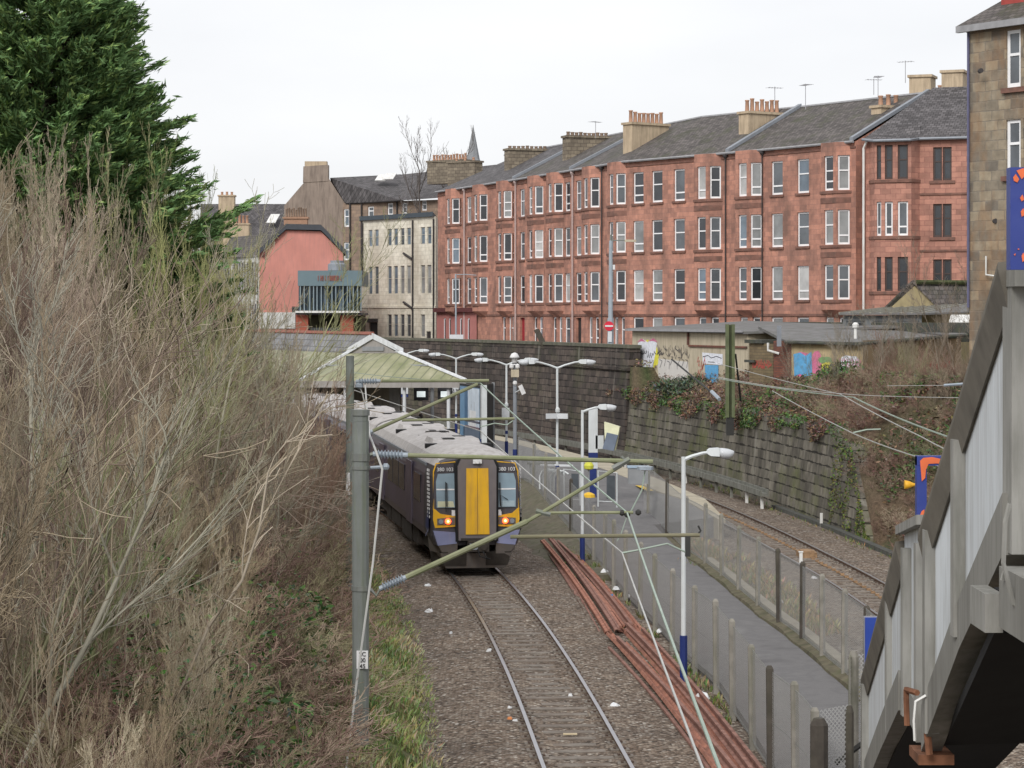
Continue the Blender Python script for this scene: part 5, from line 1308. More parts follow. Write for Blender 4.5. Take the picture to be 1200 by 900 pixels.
# blue side sweep and lower body corners
for sd in (-1, 1):
    S = lambda x, s, z: tv(sd * x, s, z)
    m = MB()                       # lavender lower corner
    m.loft([[S(1.30, -.02, 1.30), S(.60, -.06, 1.24), S(.60, -.10, .92), S(1.16, -.06, .86)], [S(1.40, .9, 1.40), S(.60, .9, 1.3), S(.60, .9, 1.0), S(1.40, .9, 1.28)]]); m.build('bumper_corner', M_tblue, train)
    m = MB(); m.loft([[S(1.15, -.05, .86), S(.58, -.09, .92), S(.58, -.02, .60), S(1.0, .02, .60)], [S(1.38, 1.0, 1.25), S(.58, 1.0, 1.1), S(.58, 1.0, .5), S(1.30, 1.0, .62)]]); m.build('lower_valance', M_tlow, train)
    m = MB(); m.loft([[S(1.05, .0, .66), S(.3, -.03, .66), S(.3, .1, .24), S(.95, .1, .24)], [S(1.25, 1.4, .66), S(.3, 1.4, .66), S(.3, 1.4, .24), S(1.2, 1.4, .24)]]); m.build('snowplough', M_tunder, train)
    # yellow lamp panel
    def fz(x, z, o): return S(x, -.012 + rake(z) - o + max(0, x - .95) * .16, z)
    m = MB(); py_ = [(.58, 1.42), (1.24, 1.38), (1.30, 1.62), (1.29, 1.95), (1.24, 1.94), (1.08, 1.80), (.58, 1.72)]
    m.loft([[fz(x, z, .035) for x, z in py_], [fz(x, z, -.05) for x, z in py_]]); m.build('lamp_panel', M_tyel, train)
    m = MB(); pe = [(1.268, 1.9), (1.30, 1.9), (1.285, 3.05), (1.2, 3.3), (.62, 3.35), (.62, 3.325), (1.18, 3.275), (1.258, 3.03)]
    m.loft([[fz(x, z, .016) for x, z in pe], [fz(x, z, -.05) for x, z in pe]]); m.build('yellow_edge', M_tyel if sd < 0 else M_tyel, train)
    # windscreen
    m = MB(); pw = [(.62, 1.98), (1.19, 1.98), (1.21, 2.98), (.64, 3.0)]; m.loft([[fz(x, z, .02) for x, z in pw], [fz(x, z, -.05) for x, z in pw]]); wsn = m.build('windscreen', M_wscr, train)
    m = MB(); m.loft([[fz(x, z, .026) for x, z in ((.66, 2.0), (1.16, 2.0), (1.16, 2.17), (.7, 2.17))], [fz(x, z, .018) for x, z in ((.66, 2.0), (1.16, 2.0), (1.16, 2.17), (.7, 2.17))]]); m.build('dashboard', mplain('cream cab desk %d' % sd, (.52, .52, .36) if sd < 0 else (.3, .38, .42), .5), wsn)
    m = MB(); m.loft([[fz(x, z, .027) for x, z in ((.66, 2.5), (1.19, 2.5), (1.19, 2.54), (.66, 2.54))], [fz(x, z, .018) for x, z in ((.66, 2.5), (1.19, 2.5), (1.19, 2.54), (.66, 2.54))]]); m.build('blind_bar', M_twhite, wsn)
    xw = .92 if sd < 0 else .74
    m = MB(); m.tube([fz(xw, 1.86, .09), fz(xw + (.02 if sd < 0 else -.02), 2.35, .09), fz(xw + (0 if sd < 0 else .2), 2.75 if sd < 0 else 2.2, .07)], .016, 4); m.tube([fz(xw - .03, 2.02, .07), fz(xw - .03 + (0 if sd < 0 else -.0), 2.72, .06)], .02, 4); m.build('wiper', M_tblk, train)
    # lamps
    cx, cz = .88, 1.60
    m = MB(); pl = [(.66, 1.48), (1.18, 1.47), (1.18, 1.66), (.66, 1.70)]; m.loft([[fz(x, z, .05) for x, z in pl], [fz(x, z, -.02) for x, z in pl]]); lc = m.build('lamp_cluster', M_tlow, train)
    def disc(x, z, r, o): return [fz(x + r * math.cos(t_), z + r * math.sin(t_), o) for t_ in [2 * math.pi * j / 14 for j in range(14)]]
    m = MB(); m.loft([disc(.86, 1.58, .085, .075), disc(.86, 1.58, .085, .03)]); m.build('tail_light', M_red_lit, lc)
    m = MB(); m.loft([disc(.86, 1.58, .03, .085), disc(.86, 1.58, .03, .03)]); m.build('lamp_core', M_red_core, lc)
    m = MB(); m.loft([disc(1.07, 1.57, .07, .07), disc(1.07, 1.57, .07, .03)]); m.build('headlight', M_lead, lc)
    m = MB(); m.obox(fz(.62, 1.74, .03), rF * sd * .13, UP * .17, -dF * .01); m.build('small_label', M_twhite, train)
    # unit number above the windscreen
    put_text('380 103', .155, fz(.93, 3.11, .035), rF, (UP - dF * -.1), M_twhite, train, .01)
    # navy panel and the lattice of white dashes at the side of the cab
    for kk in range(2):
        m = MB(); m.poly([S(1.404, .25, 1.35), S(1.404, 1.2, 1.32), S(1.404, .95, 1.62), S(1.404, .3, 1.95)] if kk == 0 else [S(1.402, 1.2, 1.02)] + [S(1.402, .3, 1.3), S(1.402, .3, 1.34), S(1.402, 1.2, 1.1)]); 
        m.build('side_livery', M_tnavy if kk == 0 else M_tblue, train)
    m = None
    for row in range(13):
        for c_ in range(3):
            z = 1.66 + row * .115; s_ = .24 + rake(z) + c_ * .15 + (row % 2) * .04; wv = .10 - .02 * c_
            m = MB() if (row == 0 and c_ == 0) else m; m.obox(S(1.392 if s_ > .5 else 1.372, s_, z), dF * wv, rF * sd * .018, UP * .07)
    m.build('side_dashes', M_twhite, train)
# gangway
m = MB(); gp_ = [(-.56, 1.02), (-.58, 3.2), (-.48, 3.42), (.48, 3.42), (.58, 3.2), (.56, 1.02)]
m.loft([[tv(x, -.26 + rake(z) * .6, z) for x, z in gp_], [tv(x * 1.0, .4, z) for x, z in gp_]]); gw = m.build('gangway_frame', M_tgang, train)
m = MB(); gp2 = [(-.64, .98), (-.66, 3.28), (-.5, 3.5), (.5, 3.5), (.66, 3.28), (.64, .98)]
m.loft([[tv(x, -.12 + rake(z) * .6, z) for x, z in gp2], [tv(x, .4, z) for x, z in gp2]]); m.build('gangway_seal', M_tblk, train)
for x0, x1 in ((-.355, -.006), (.006, .355)):
    m = MB(); gd = [(x0, 1.2), (x1, 1.2), (x1 * .93, 3.16), (x0 * .93, 3.16)]; m.loft([[tv(x, -.285 + rake(z) * .6, z) for x, z in gd], [tv(x, -.2 + rake(z) * .6, z) for x, z in gd]]); m.build('gangway_door', M_tyel, gw)
m = MB(); m.obox(tv(-.13, -.24, 3.3), rF * .26, UP * .12, dF * .2); m.lathe(tv(0, -.28, 3.36), [(.03, -.02), (.06, -.02), (.06, .05)], 8, axis='y'); m.build('marker_lamp', M_twhite, gw)
# coupler
m = MB(); m.obox(tv(-.3, -.62, .72), rF * .6, UP * .3, dF * .5); m.obox(tv(-.1, -.5, .78), rF * .2, UP * .2, dF * 1.2); m.tube([tv(.14, -.66, .86), tv(.14, -.6, .86)], .1, 10); m.obox(tv(-.5, -.3, 1.02), rF * 1.0, UP * .07, dF * .3)
cp = m.build('coupler', M_tunder, train)
m = MB(); m.obox(tv(-.28, -.64, .78), rF * .24, UP * .18, dF * .02); m.build('coupler_face', M_lead, cp)
m = MB(); m.tube([tv(-.05, -.66, .8), tv(.0, -.75, .6), tv(.22, -.7, .52)], .02, 5); m.tube([tv(.1, -.66, .74), tv(.2, -.8, .55), tv(.32, -.7, .5)], .02, 5); m.build('air_hose', M_tblk, cp)
m = MB(); m.loft([[tv(-1.08, .0, .62), tv(1.08, .0, .62), tv(.9, .15, .16), tv(-.9, .15, .16)], [tv(-1.2, 1.2, .62), tv(1.2, 1.2, .62), tv(1.0, 1.2, .16), tv(-1.0, 1.2, .16)]]); m.build('obstacle_deflector', M_tlow, train)

# ================================================================ platform lamps
M_lampw = mplain('pale lamp column paint', (.62, .65, .66), .45, 0, .06, 3, (.35, .37, .33), .3)
M_lampblue = mplain('navy lamp base', (.02, .035, .15), .5, 0, .1, 3)
M_lens = mplain('clear lamp bowl', (.52, .54, .56), .25, 0, .05, 4)
M_signw = mplain('pale sign face', (.62, .64, .66), .5, 0, .05, 4)
def lamp_head(parent, root, ax, side, k=1.):
    """curved arm from the column top ending in a bowl lantern; side = +1 right, -1 left along ax"""
    a = Vector(ax).normalized() * side; p = root
    arm = [p, p + a * .33 * k + UP * .13 * k, p + a * .75 * k + UP * .25 * k, p + a * .95 * k + UP * .27 * k]
    m = MB(); m.tube(arm, [.045, .04, .035, .035], 6); ar = m.build('arm', M_lampw, parent)
    q = arm[-1]; m = MB(); s = a.cross(UP); hk = .62 if k < .8 else .72
    sect = lambda o, hw, z0, z1: [q + a * (o * hk) + s * -hw + UP * z0, q + a * (o * hk) + s * hw + UP * z0, q + a * (o * hk) + s * hw * .8 + UP * z1, q + a * (o * hk) - s * hw * .8 + UP * z1]
    m.loft([sect(-.02, .06, -.03, .05), sect(.08, .12, -.07, .09), sect(.36, .13, -.08, .1), sect(.38, .13, -.08, .1)]); m.build('lantern_housing', M_lampw, ar)
    m = MB(); sec = lambda o, hw, z0, z1: [q + a * (o * hk) + s * (hw * math.cos(t_)) + UP * ((z0 + z1) / 2 + (z1 - z0) / 2 * math.sin(t_)) for t_ in [2 * math.pi * j / 10 for j in range(10)]]
    m.loft([sec(.385, .13, -.09, .09), sec(.5, .16, -.14, .10), sec(.72, .15, -.14, .08), sec(.86, .1, -.09, .05), sec(.92, .03, -.03, .03)]); m.build('lantern_bowl', M_lens, ar, smooth=True)
def lamp(base, ztop, ax, double, label, blue_h=.95, r=.055, signs=(), band=False):
    t = empty('platform_lamp', base, label, 'lamp post', 'pale platform lamp posts'); b = Vector(base)
    m = MB(); m.tube([b + UP * (blue_h + .002), Vector((b.x, b.y, ztop))], [r, r * .85], 8); m.build('column', M_lampw, t)
    m = MB(); m.tube([b - UP * .1, b + UP * blue_h], r * 1.55, 8); m.build('base', M_lampblue, t)
    if band: m = MB(); m.tube([b + UP * (blue_h + .35), b + UP * (blue_h + .5)], r * 1.25, 8); m.build('blue_band', M_lampblue, t)
    top = Vector((b.x, b.y, ztop - .06))
    lamp_head(t, top, ax, 1, .9 if double else .55)
    if double: lamp_head(t, top, ax, -1, .9)
    return t
LX = (1, .12, 0)
lamp(WX(801, 50.8, -.05), 4.7, LX, False, 'single-arm lamp post standing at the near wire fence beside the footpath', .95)
lamp(WX(682.5, 76, -.1), 4.7, LX, False, 'single-arm lamp post between the rusty rail pile and the wire fence', .85)
l3 = lamp(WX(653, 93, .915), 5.72, LX, True, 'twin-arm lamp post with a cross-shaped white sign, in front of the dark wall', .95)
l4 = lamp(WX(593.5, 112, .915), 5.45, LX, True, 'twin-arm lamp post with a small square sign, right of the billboard', .9, band=True)
l5 = lamp(WX(534.5, 131, .915), 5.4, LX, True, 'twin-arm lamp post immediately left of the billboard', .9, band=True)
l6 = lamp(WX(474, 145, .915), 5.4, LX, True, 'twin-arm lamp post in front of the green canopy')
def bx(parent, name, c, sx, sy, sz, mat, rz=0.):
    m = MB(); M = Matrix.Rotation(rz, 4, 'Z'); m.obox((-sx / 2, -sy / 2, -sz / 2), (sx, 0, 0), (0, sy, 0), (0, 0, sz)); m.xform(Matrix.Translation(Vector(c)) @ M); return m.build(name, mat, parent)
# name boards and number plates on the posts
q = P(652, 487.5, 92.8); bx(l3, 'name_board', q + Vector((-.2, -.1, 0)), .45, .05, .2, M_signw, .45); bx(l3, 'name_board', q + Vector((.24, -.1, 0)), .45, .05, .2, M_signw, -.45); m = MB(); m.lathe(P(653.5, 481, 92.8), [(.02, -.12), (.09, -.05), (.09, .05), (.03, .14)], 8); m.build('loudspeaker', M_lampw, l3)
q = P(592.5, 484, 111.7); c_ = bx(l4, 'number_plate', q + Vector((0, -.12, 0)), .36, .06, .5, M_signw, .3); m = MB(); m.lathe(P(593.5, 474.5, 111.8), [(.02, -.12), (.09, -.05), (.09, .05), (.03, .14)], 8); m.build('loudspeaker', M_lampw, l4)
q = P(531, 458, 130.6); c_ = bx(l5, 'number_plate', q + Vector((-.15, -.1, 0)), .6, .06, .4, M_signw, .35); put_text('2', .32, (q.x + .0, q.y - .17, q.z), (math.cos(.35), math.sin(.35), 0), UP, M_tblk, c_)
m = MB(); m.lathe(P(535.5, 455, 130.8), [(.02, -.15), (.12, -.05), (.12, .06), (.03, .16)], 8); m.build('loudspeaker', M_lampw, l5)
q = P(473.5, 458, 144.6); c_ = bx(l6, 'number_plate', q + Vector((0, -.1, .07)), .5, .06, .5, M_signw, .3); bx(l6, 'blue_strip', q + Vector((0, -.1, -.3)), .5, .06, .16, M_lampblue, .3); put_text('2', .34, (q.x, q.y - .16, q.z + .08), (math.cos(.3), math.sin(.3), 0), UP, M_tblk, c_)

# CCTV column
t = empty('camera_column', WX(603.5, 99, .915), 'grey camera column with a white bullet camera and a dome camera cluster on top', 'camera pole')
b = WX(603.5, 99, .915); m = MB(); m.tube([b + UP * 1.25, WX(603.5, 99, 6.1)], .085, 8); m.build('column', M_lead, t)
m = MB(); m.tube([b - UP * .1, b + UP * 1.0], .12, 8); m.build('base', M_lead, t); m = MB(); m.tube([b + UP * 1.003, b + UP * 1.25], .1, 8); m.build('blue_band', M_lampblue, t)
bx(t, 'control_box', P(603.5, 437.5, 98.8), .33, .2, .31, M_lock, 0)
q = P(610, 457, 98.6); m = MB(); m.obox(q + Vector((-.1, 0, .15)), (.16, 0, .08), (0, .14, 0), Vector((.16, 0, -.36))); cc = m.build('bullet_camera', M_twhite, t); m = MB(); m.tube([P(604, 460, 98.9), q + Vector((-.02, .05, 0))], .025, 5); m.build('bracket', M_lampw, cc)
m = MB(); m.lathe(P(603, 420, 98.9), [(.05, -.2), (.12, -.14), (.12, 0), (.2, .02), (.2, .07), (.12, .2), (.03, .24)], 10); m.build('dome_camera', M_twhite, t, smooth=True)
for sd in (-1, 1): m = MB(); q = P(603 + sd * 3.5, 429, 98.8); m.tube([P(603, 427, 98.9), q], .03, 5); m.lathe(q, [(.02, .1), (.09, .05), (.09, -.06), (.03, -.12)], 8); m.build('side_camera', M_twhite, t)
m = MB(); m.lathe(P(603.5, 449, 98.9), [(.03, -.1), (.09, -.03), (.09, .05), (.03, .1)], 8); m.build('small_sensor', M_twhite, t)

# billboard
t = empty('billboard', WX(556, 108, .915), 'tall grey-framed billboard with a blue city poster and a black end panel', 'billboard')
ba, bb = WX(538.5, 111.5, 0), WX(563, 106.8, 0); uu = (bb - ba); un = uu.normalized(); bn = Vector((un.y, -un.x, 0))
z0, z1 = 1.15, 4.55
m = MB(); m.obox(ba + UP * z0, uu, -bn * .18, UP * (z1 - z0)); m.build('panel', M_tblk, t)
m = MB(); m.obox(bb + un * .03 + UP * .9, un * .2, -bn * .25, UP * (z1 - .85)); m.build('post', M_lampw, t)
m = MB(); m.obox(bb + un * .032 + bn * .01 + UP * .9, un * .196, bn * .012, UP * 1.3); m.build('blue_band', M_lampblue, t)
be = WX(578, 111, 0); ee = (be - bb - un * .26); m = MB(); m.obox(bb + un * .25 + UP * z0 - UP * .3, ee, Vector((.02, .12, 0)), UP * (z1 - z0 + .32)); m.build('end_panel', M_tblk, t)
m = MB(); q = be; m.tube([Zp(q, .9), Zp(q, 4.6)], .1, 4); m.build('post', M_steelg, t)
# poster: a pale sky fading into blue glass towers, dark foot with a line of text and a red block
pf = lambda u_, v_, o=.004: ba + uu * u_ + bn * o + UP * (z0 + (z1 - z0) * v_)
def pq(u0, u1, v0, v1, mat, o, name='poster_area'): m = MB(); m.loft([[pf(u0, v0, o), pf(u1, v0, o), pf(u1, v1, o), pf(u0, v1, o)], [pf(u0, v0, o - .003), pf(u1, v0, o - .003), pf(u1, v1, o - .003), pf(u0, v1, o - .003)]]); return m.build(name, mat, t)
pc = lambda n, c: mplain('poster ' + n, c, .35, 0, .12, 2.5)
pq(.03, .97, .03, .97, pc('blue', (.10, .20, .32)), .006); pq(.42, .96, .45, .96, pc('pale sky', (.60, .68, .76)), .011); pq(.04, .26, .3, .96, pc('tower blue', (.16, .30, .46)), .012)
pq(.26, .42, .5, .93, pc('deep blue', (.07, .15, .26)), .013); pq(.5, .8, .42, .66, pc('white building', (.75, .76, .76)), .016); pq(.56, .6, .66, .74, pc('white building', (.5, .54, .58)), .016); pq(.7, .74, .66, .78, pc('white building', (.5, .54, .58)), .016)
pq(.3, .97, .5, .53, pc('bridge', (.12, .12, .15)), .02); pq(.3, .97, .42, .45, pc('bridge', (.2, .14, .16)), .02); pq(.2, .96, .2, .42, pc('shadowed streets', (.14, .18, .24)), .012)
pq(.03, .97, .03, .2, pc('dark foot', (.035, .035, .05)), .014); pq(.14, .6, .09, .15, pc('pale caption', (.55, .56, .62)), .02); pq(.72, .97, .07, .28, pc('red block', (.62, .04, .05)), .021); pq(.76, .95, .13, .16, pc('pale caption', (.7, .6, .6)), .025)

# ticket-machine-like column, hooded screen, low barriers and hoops on the platform end
t = empty('sign_column', WX(695, 90, .915), 'broad white information column with navy foot, beside the tilted departure screen', 'column')
b = WX(695, 90, 0); m = MB(); m.box(b.x - .17, b.x + .17, b.y - .1, b.y + .1, 1.95, 4.2); m.build('column', M_lampw, t)
m = MB(); m.box(b.x - .13, b.x + .13, b.y - .08, b.y + .08, .86, 1.948); m.build('base', M_lampblue, t); m = MB(); m.box(b.x - .175, b.x + .175, b.y - .106, b.y + .106, 2.35, 2.55); m.build('blue_band', M_lampblue, t)
t = empty('departure_screen', WX(712, 90, 2.5), 'tilted cream-backed screen on a white bracket, with a smaller grey screen in front', 'screen')
m = MB(); pp = [P(709, 524, 89.6), P(721, 528, 89.6), P(726, 500, 90.2), P(708, 494.5, 90.2)]; m.loft([pp, [p + Vector((.05, .25, 0)) for p in pp]]); m.build('cream_housing', mplain('cream screen housing', (.62, .62, .42), .5), t)
m = MB(); pp = [P(706, 526, 89.3), P(719, 528.5, 89.3), P(724, 510, 89.5), P(711, 507, 89.5)]; m.loft([pp, [p + Vector((.03, .12, 0)) for p in pp]]); m.build('grey_screen', mplain('grey screen', (.13, .16, .21), .3), t)
m = MB(); m.obox(P(698, 526, 89.9), (.3, 0, 0), (0, .12, 0), (0, 0, .5)); m.build('bracket', M_lampw, t)
for (px, py, lb) in ((690, 547, 'yellow-topped help lamp on a thin post beside the white column'),):
    t = empty('help_point', WX(px, 85, .8), lb, 'help point'); m = MB(); m.tube([WX(px, 85, .75), P(px, 549, 85)], .04, 6); m.build('post', M_steelg, t); m = MB(); q = P(px, 548, 85); m.lathe((q.x, q.y, q.z - .08), [(.06, 0), (.16, .04), (.18, .16), (.12, .26), (.03, .28)], 10); m.build('cap', mplain('lime yellow', (.62, .62, .08), .5), t)
q = P(690, 580, 79.3); m = MB(); m.lathe((q.x, q.y, q.z - .08), [(.22, 0), (.2, .1), (.08, .16), (.02, .17)], 10); tag(m.build('grit_cap', mplain('amber plastic', (.68, .42, .03), .5), at=q), 'amber dome-shaped cap on the ramp behind the fence, below the lime lamp', 'cap')
t = empty('cycle_rack', WX(645, 92, .92), 'pale curved cycle rack of five hoops with a flat lid, on the platform', 'cycle rack')
for i in range(5):
    q = WX(632.5 + i * 4.2, 93 - i * .25, .95); m = MB(); m.tube([q, q + UP * .5, q + UP * .72 + Vector((.1, -.1, 0)), q + UP * .8 + Vector((.35, -.3, 0)), q + UP * .68 + Vector((.55, -.5, 0))], .035, 6); m.build('hoop', M_lampw, t)
m = MB(); q = WX(633, 95, 1.72); m.obox(q, (1.3, -.4, 0), (0, .5, 0), (0, 0, .05)); m.build('lid', M_signw, t)
for (x0, x1, Y, lb) in ((661, 680, 88, 'low grey glazed notice panel in a steel frame, left of the white column'), (701, 723, 87, 'second low steel-framed panel, right of the white column')):
    t = empty('barrier_panel', WX((x0 + x1) / 2, Y, .85), lb, 'panel'); a_, b_ = WX(x0, Y, .85), WX(x1, Y - .4, .85); dd = b_ - a_
    m = MB(); m.tube([a_ - UP * .1, a_ + UP * 1.2, b_ + UP * 1.15, b_ - UP * .1], .03, 6); m.tube([a_ + UP * .1, b_ + UP * .1], .02, 5); m.build('frame', M_lampw, t)
    m = MB(); m.obox(a_ + dd * .45 + UP * .2, dd * .45, (0, .03, 0), UP * .85); m.build('panel', PANES[1], t)
q = P(598, 508, 104)
# low grey cabinet at the ramp, bench seat behind the first lamp
t = empty('cabinet', WX(748, 84, .6), 'grey steel cabinet with a pale blue lid beside the platform edge', 'cabinet'); m = MB(); q = P(748, 567, 84); m.box(q.x - .35, q.x + .35, q.y, q.y + .4, q.z, q.z + .55); m.build('body', M_steelg, t); m = MB(); m.box(q.x - .38, q.x + .38, q.y - .03, q.y + .43, q.z + .553, q.z + .62); m.build('lid', mplain('pale blue lid', (.35, .45, .55), .5), t)
t = empty('bench', WX(626, 96.5, .92), 'flat grey-green topped shelf seat on the platform near the train corner', 'bench')
m = MB(); a_ = WX(618, 98, 1.6); m.obox(a_, (1.15, -.5, 0), (0, .5, 0), (0, 0, .07)); m.build('seat', M_conc, t)
for f in (.1, .9): m = MB(); q = a_ + Vector((1.15 * f - .03, -.5 * f + .1, 0)); m.box(q.x, q.x + .08, q.y, q.y + .3, .9, 1.6); m.build('leg', M_steelg, t)
# ================================================================ overhead line equipment
M_mast = mplain('weathered grey mast paint', (.185, .20, .19), .75, .1, .15, 2, (.14, .165, .09), .8)
M_galv = mplain('mossy galvanised steel', (.19, .20, .19), .6, .2, .15, 3, (.16, .19, .09), .5)
M_tubeg = mplain('lichened green-grey tube', (.24, .25, .155), .7, .05, .15, 2, (.14, .17, .07), .6, 0, False)
M_tubebr = mplain('brown-green tube', (.20, .185, .12), .7, .05, .15, 2, (.12, .14, .06), .5, 0, False)
M_insul = mplain('grey porcelain insulator', (.30, .345, .39), .3, 0, .12, 5)
M_wireg = mplain('verdigris copper wire', (.33, .40, .34), .6, .1, .1, 3)
M_wirew = mplain('pale galvanised wire', (.46, .46, .44), .6, .1, .1, 3)
M_black = mplain('dark fitting', (.04, .04, .038), .7)
def insulator(parent, a, b, r=.075, n=9, rc=.035):
    a, b = Vector(a), Vector(b); d = (b - a); L_ = d.length; d.normalize(); m = MB()
    pts = [a]; rs = [rc]; 
    for i in range(n):
        t0 = .12 + .76 * i / n; t1 = .12 + .76 * (i + .35) / n; t2 = .12 + .76 * (i + .7) / n
        pts += [a + d * L_ * t0, a + d * L_ * t1, a + d * L_ * t2]; rs += [rc, r, rc]
    pts.append(b); rs.append(rc); m.tube(pts, rs, 10); return m.build('insulator', M_insul, parent, smooth=False)
def tube(parent, name, pts, r, mat, n=8): m = MB(); m.tube(pts, r, n); return m.build(name, mat, parent)
YM = 40.0; q = lambda px, py, dy=0.: P(px, py, YM + dy)
mast = empty('overhead_line_mast', WX(423, YM, .5), 'thick grey-green overhead line mast with a white number plate, on the grass bank', 'mast', 'overhead line masts')
def octa(m, px0, px1, y0, y1, Y, dx=0): 
    a0, a1 = P(px0, y0, Y), P(px1, y0, Y); r = (a1 - a0).length / 2; c = (a0 + a1) / 2; zb = P(px0, y1, Y).z; m.tube([Vector((c.x, c.y, zb)), Vector((c.x, c.y, a0.z))], r, 12)
m = MB(); octa(m, 412.6, 432.6, 493.5, 872, YM); m.build('shaft', M_mast, mast, smooth=False)
m = MB(); octa(m, 413.2, 432, 487, 493.3, YM); m.build('neck', M_mast, mast)
m = MB(); octa(m, 412, 433.5, 480, 486.8, YM); m.build('cap', M_galv, mast)
for y0, y1 in ((531, 540), (546, 550), (686, 692)): m = MB(); octa(m, 411.6, 433.8, y0, y1, YM); m.build('clamp_band', M_galv, mast)
m = MB(); c = q(424.5, 771, -.17); m.box(c.x - .095, c.x + .095, c.y, c.y + .03, q(424, 782).z, q(424, 761).z); pl = m.build('number_plate', M_twhite, mast)
for i, s_ in enumerate(('SC', '00', '45')): put_text(s_, .1, (c.x + .005, c.y - .012, q(424, 765 + 7 * i).z), (1, 0, 0), UP, M_tblk, pl, .006)
tube(mast, 'upper_tube', [q(478, 533.5), q(765, 541)], .04, M_tubeg); insulator(mast, q(437, 532), q(478, 533.5), .085, 8, .045)
tube(mast, 'diagonal_tube', [q(476, 676.5), q(618, 611)], .05, M_tubeg); tube(mast, 'diagonal_end', [q(618, 611), q(728, 545.5)], .034, M_tubeg); insulator(mast, q(445, 690), q(478, 675.5), .085, 8, .045)
tube(mast, 'clamp', [q(434, 690), q(441, 698), q(446, 689)], .03, M_galv, 5); tube(mast, 'upper_clamp', [q(433, 533), q(440, 531)], .035, M_galv, 5)
tube(mast, 'stub_insulator', [q(434, 548), q(452, 547)], .03, M_insul, 6); m = MB(); m.lathe(q(452, 547), [(.02, -.06), (.06, -.03), (.06, .03), (.02, .06)], 8, axis='x'); m.build('stub_end', M_insul, mast)
tube(mast, 'tube_joint', [q(628, 598.5), q(636, 601), q(645, 603)], .045, M_galv, 6); tube(mast, 'registration_tube', [q(643, 601), q(742, 600.5)], .028, M_tubeg, 6)
tube(mast, 'upper_strut_clamp', [q(718, 549), q(729, 543), q(738, 538)], .055, M_galv, 6)
tube(mast, 'lower_tube', [q(598, 629), q(820, 627)], .034, M_tubebr); tube(mast, 'drop_bracket', [q(806, 628), q(806, 652)], .06, M_black, 4)
tube(mast, 'hook', [q(817, 627), q(821, 622), q(818, 616)], .018, M_black, 5); tube(mast, 'upper_hook', [q(733, 543), q(731, 538), q(728, 535)], .03, M_galv, 5)
tube(mast, 'steady_arm', [q(729, 648), q(745, 645), q(782, 637), q(806, 648)], [.02, .016, .016, .016], M_wireg, 5)
for (px, py) in ((735, 603), (748, 600.5), (729, 601)): m = MB(); m.lathe(q(px, py), [(.015, -.05), (.05, -.02), (.05, .02), (.015, .05)], 6); m.build('wire_clamp', M_black, mast)
tube(mast, 'jumper', [q(756, 552), q(752, 575), q(739, 600)], .012, M_wireg, 5); m = MB(); m.lathe(q(756, 549), [(.02, -.04), (.14, -.02), (.14, .03), (.02, .05)], 8); m.build('cap_fitting', M_insul, mast)
tube(mast, 'dropper', [q(735, 604), q(728, 625), q(723, 634)], .010, M_wireg, 4)
m = MB(); m.tube([P(405, 905, 38.6), P(418, 800, 39), P(437, 660, 39.4), P(448, 550, 39.7), P(441, 530, 39.8), P(433, 510, 40.6), P(430, 480, 48), P(428, 452, 63.5)], .02, 6)
tag(m.build('earth_cable', M_wirew, at=q(430, 700)), 'thick pale cable hanging down in front of the near mast to the ground', 'cable')
# far mast
Y2 = 65.0; q = lambda px, py, dy=0.: P(px, py, Y2 + dy)
mast2 = empty('overhead_line_mast', WX(410, Y2, .3), 'slimmer mossy overhead line mast just behind the near one', 'mast', 'overhead line masts')
m = MB(); octa(m, 405.3, 415, 417, 760, Y2); m.build('shaft', M_mast, mast2); m = MB(); octa(m, 404.8, 415.5, 447, 452, Y2); octa(m, 405, 415.4, 455, 459, Y2) if False else None; m.build('clamp_band', M_galv, mast2)
m = MB(); c = q(408, 567, -.16); m.box(c.x - .05, c.x + .05, c.y, c.y + .02, c.z - .3, c.z + .3); m.build('number_strip', M_twhite, mast2)
tube(mast2, 'upper_tube', [q(446, 446.5), q(573, 446)], .045, M_tubeg); insulator(mast2, q(417, 447), q(446, 446.5), .1, 7, .05)
tube(mast2, 'diagonal_tube', [q(437, 505), q(560, 450)], .05, M_tubeg); insulator(mast2, q(424, 511), q(437, 505), .09, 5, .05); tube(mast2, 'lower_tube', [q(471, 492.5), q(603, 490.5)], .04, M_tubeg)
tube(mast2, 'bracket', [q(415, 511), q(424, 511)], .04, M_galv, 6); tube(mast2, 'cross_tube', [q(330, 414), q(406, 411)], .03, M_tubeg) if False else None
tube(mast2, 'steady_arm', [q(563, 500), q(580, 496), q(594, 498), q(601, 493)], .018, M_wireg, 5); tube(mast2, 'jumper', [q(421, 452), q(425, 462), q(430, 485)], .02, M_wirew, 5)
m = MB(); m.lathe(q(421, 452), [(.02, -.1), (.11, -.04), (.11, .04), (.02, .1)], 8); m.build('pulley', M_insul, mast2)
# contact and messenger wires over the left-hand track
def wire(pts, r, mat, label, seg=10, sag=0.):
    m = MB(); out = []
    for i in range(len(pts) - 1):
        for k in range(seg): f = k / seg; out.append(Vector(pts[i]).lerp(Vector(pts[i + 1]), f) - UP * sag * 4 * f * (1 - f))
    out.append(Vector(pts[-1])); m.tube(out, r, 4); o = m.build('overhead_wire', mat, at=out[0]); return tag(o, label, 'wire')
A0, A1, A2 = P(563, 449, 65), P(735, 601, 40), P(843, 900, 17.5)
B0, B1, B2 = P(563, 505, 65), P(729, 648, 40), P(823, 900, 21)
wire([P(410, 436, 118), A0, A1, A2, A2 + (A2 - A1) * .5], .017, M_wireg, 'upper green overhead wire of the near track, running from the far mast toward the viewer', 10, .05)
wire([P(400, 452, 118), B0, B1, B2, B2 + (B2 - B1) * .6], .015, M_wirew, 'lower pale contact wire of the near track, crossing the footpath in the picture', 10, .02)
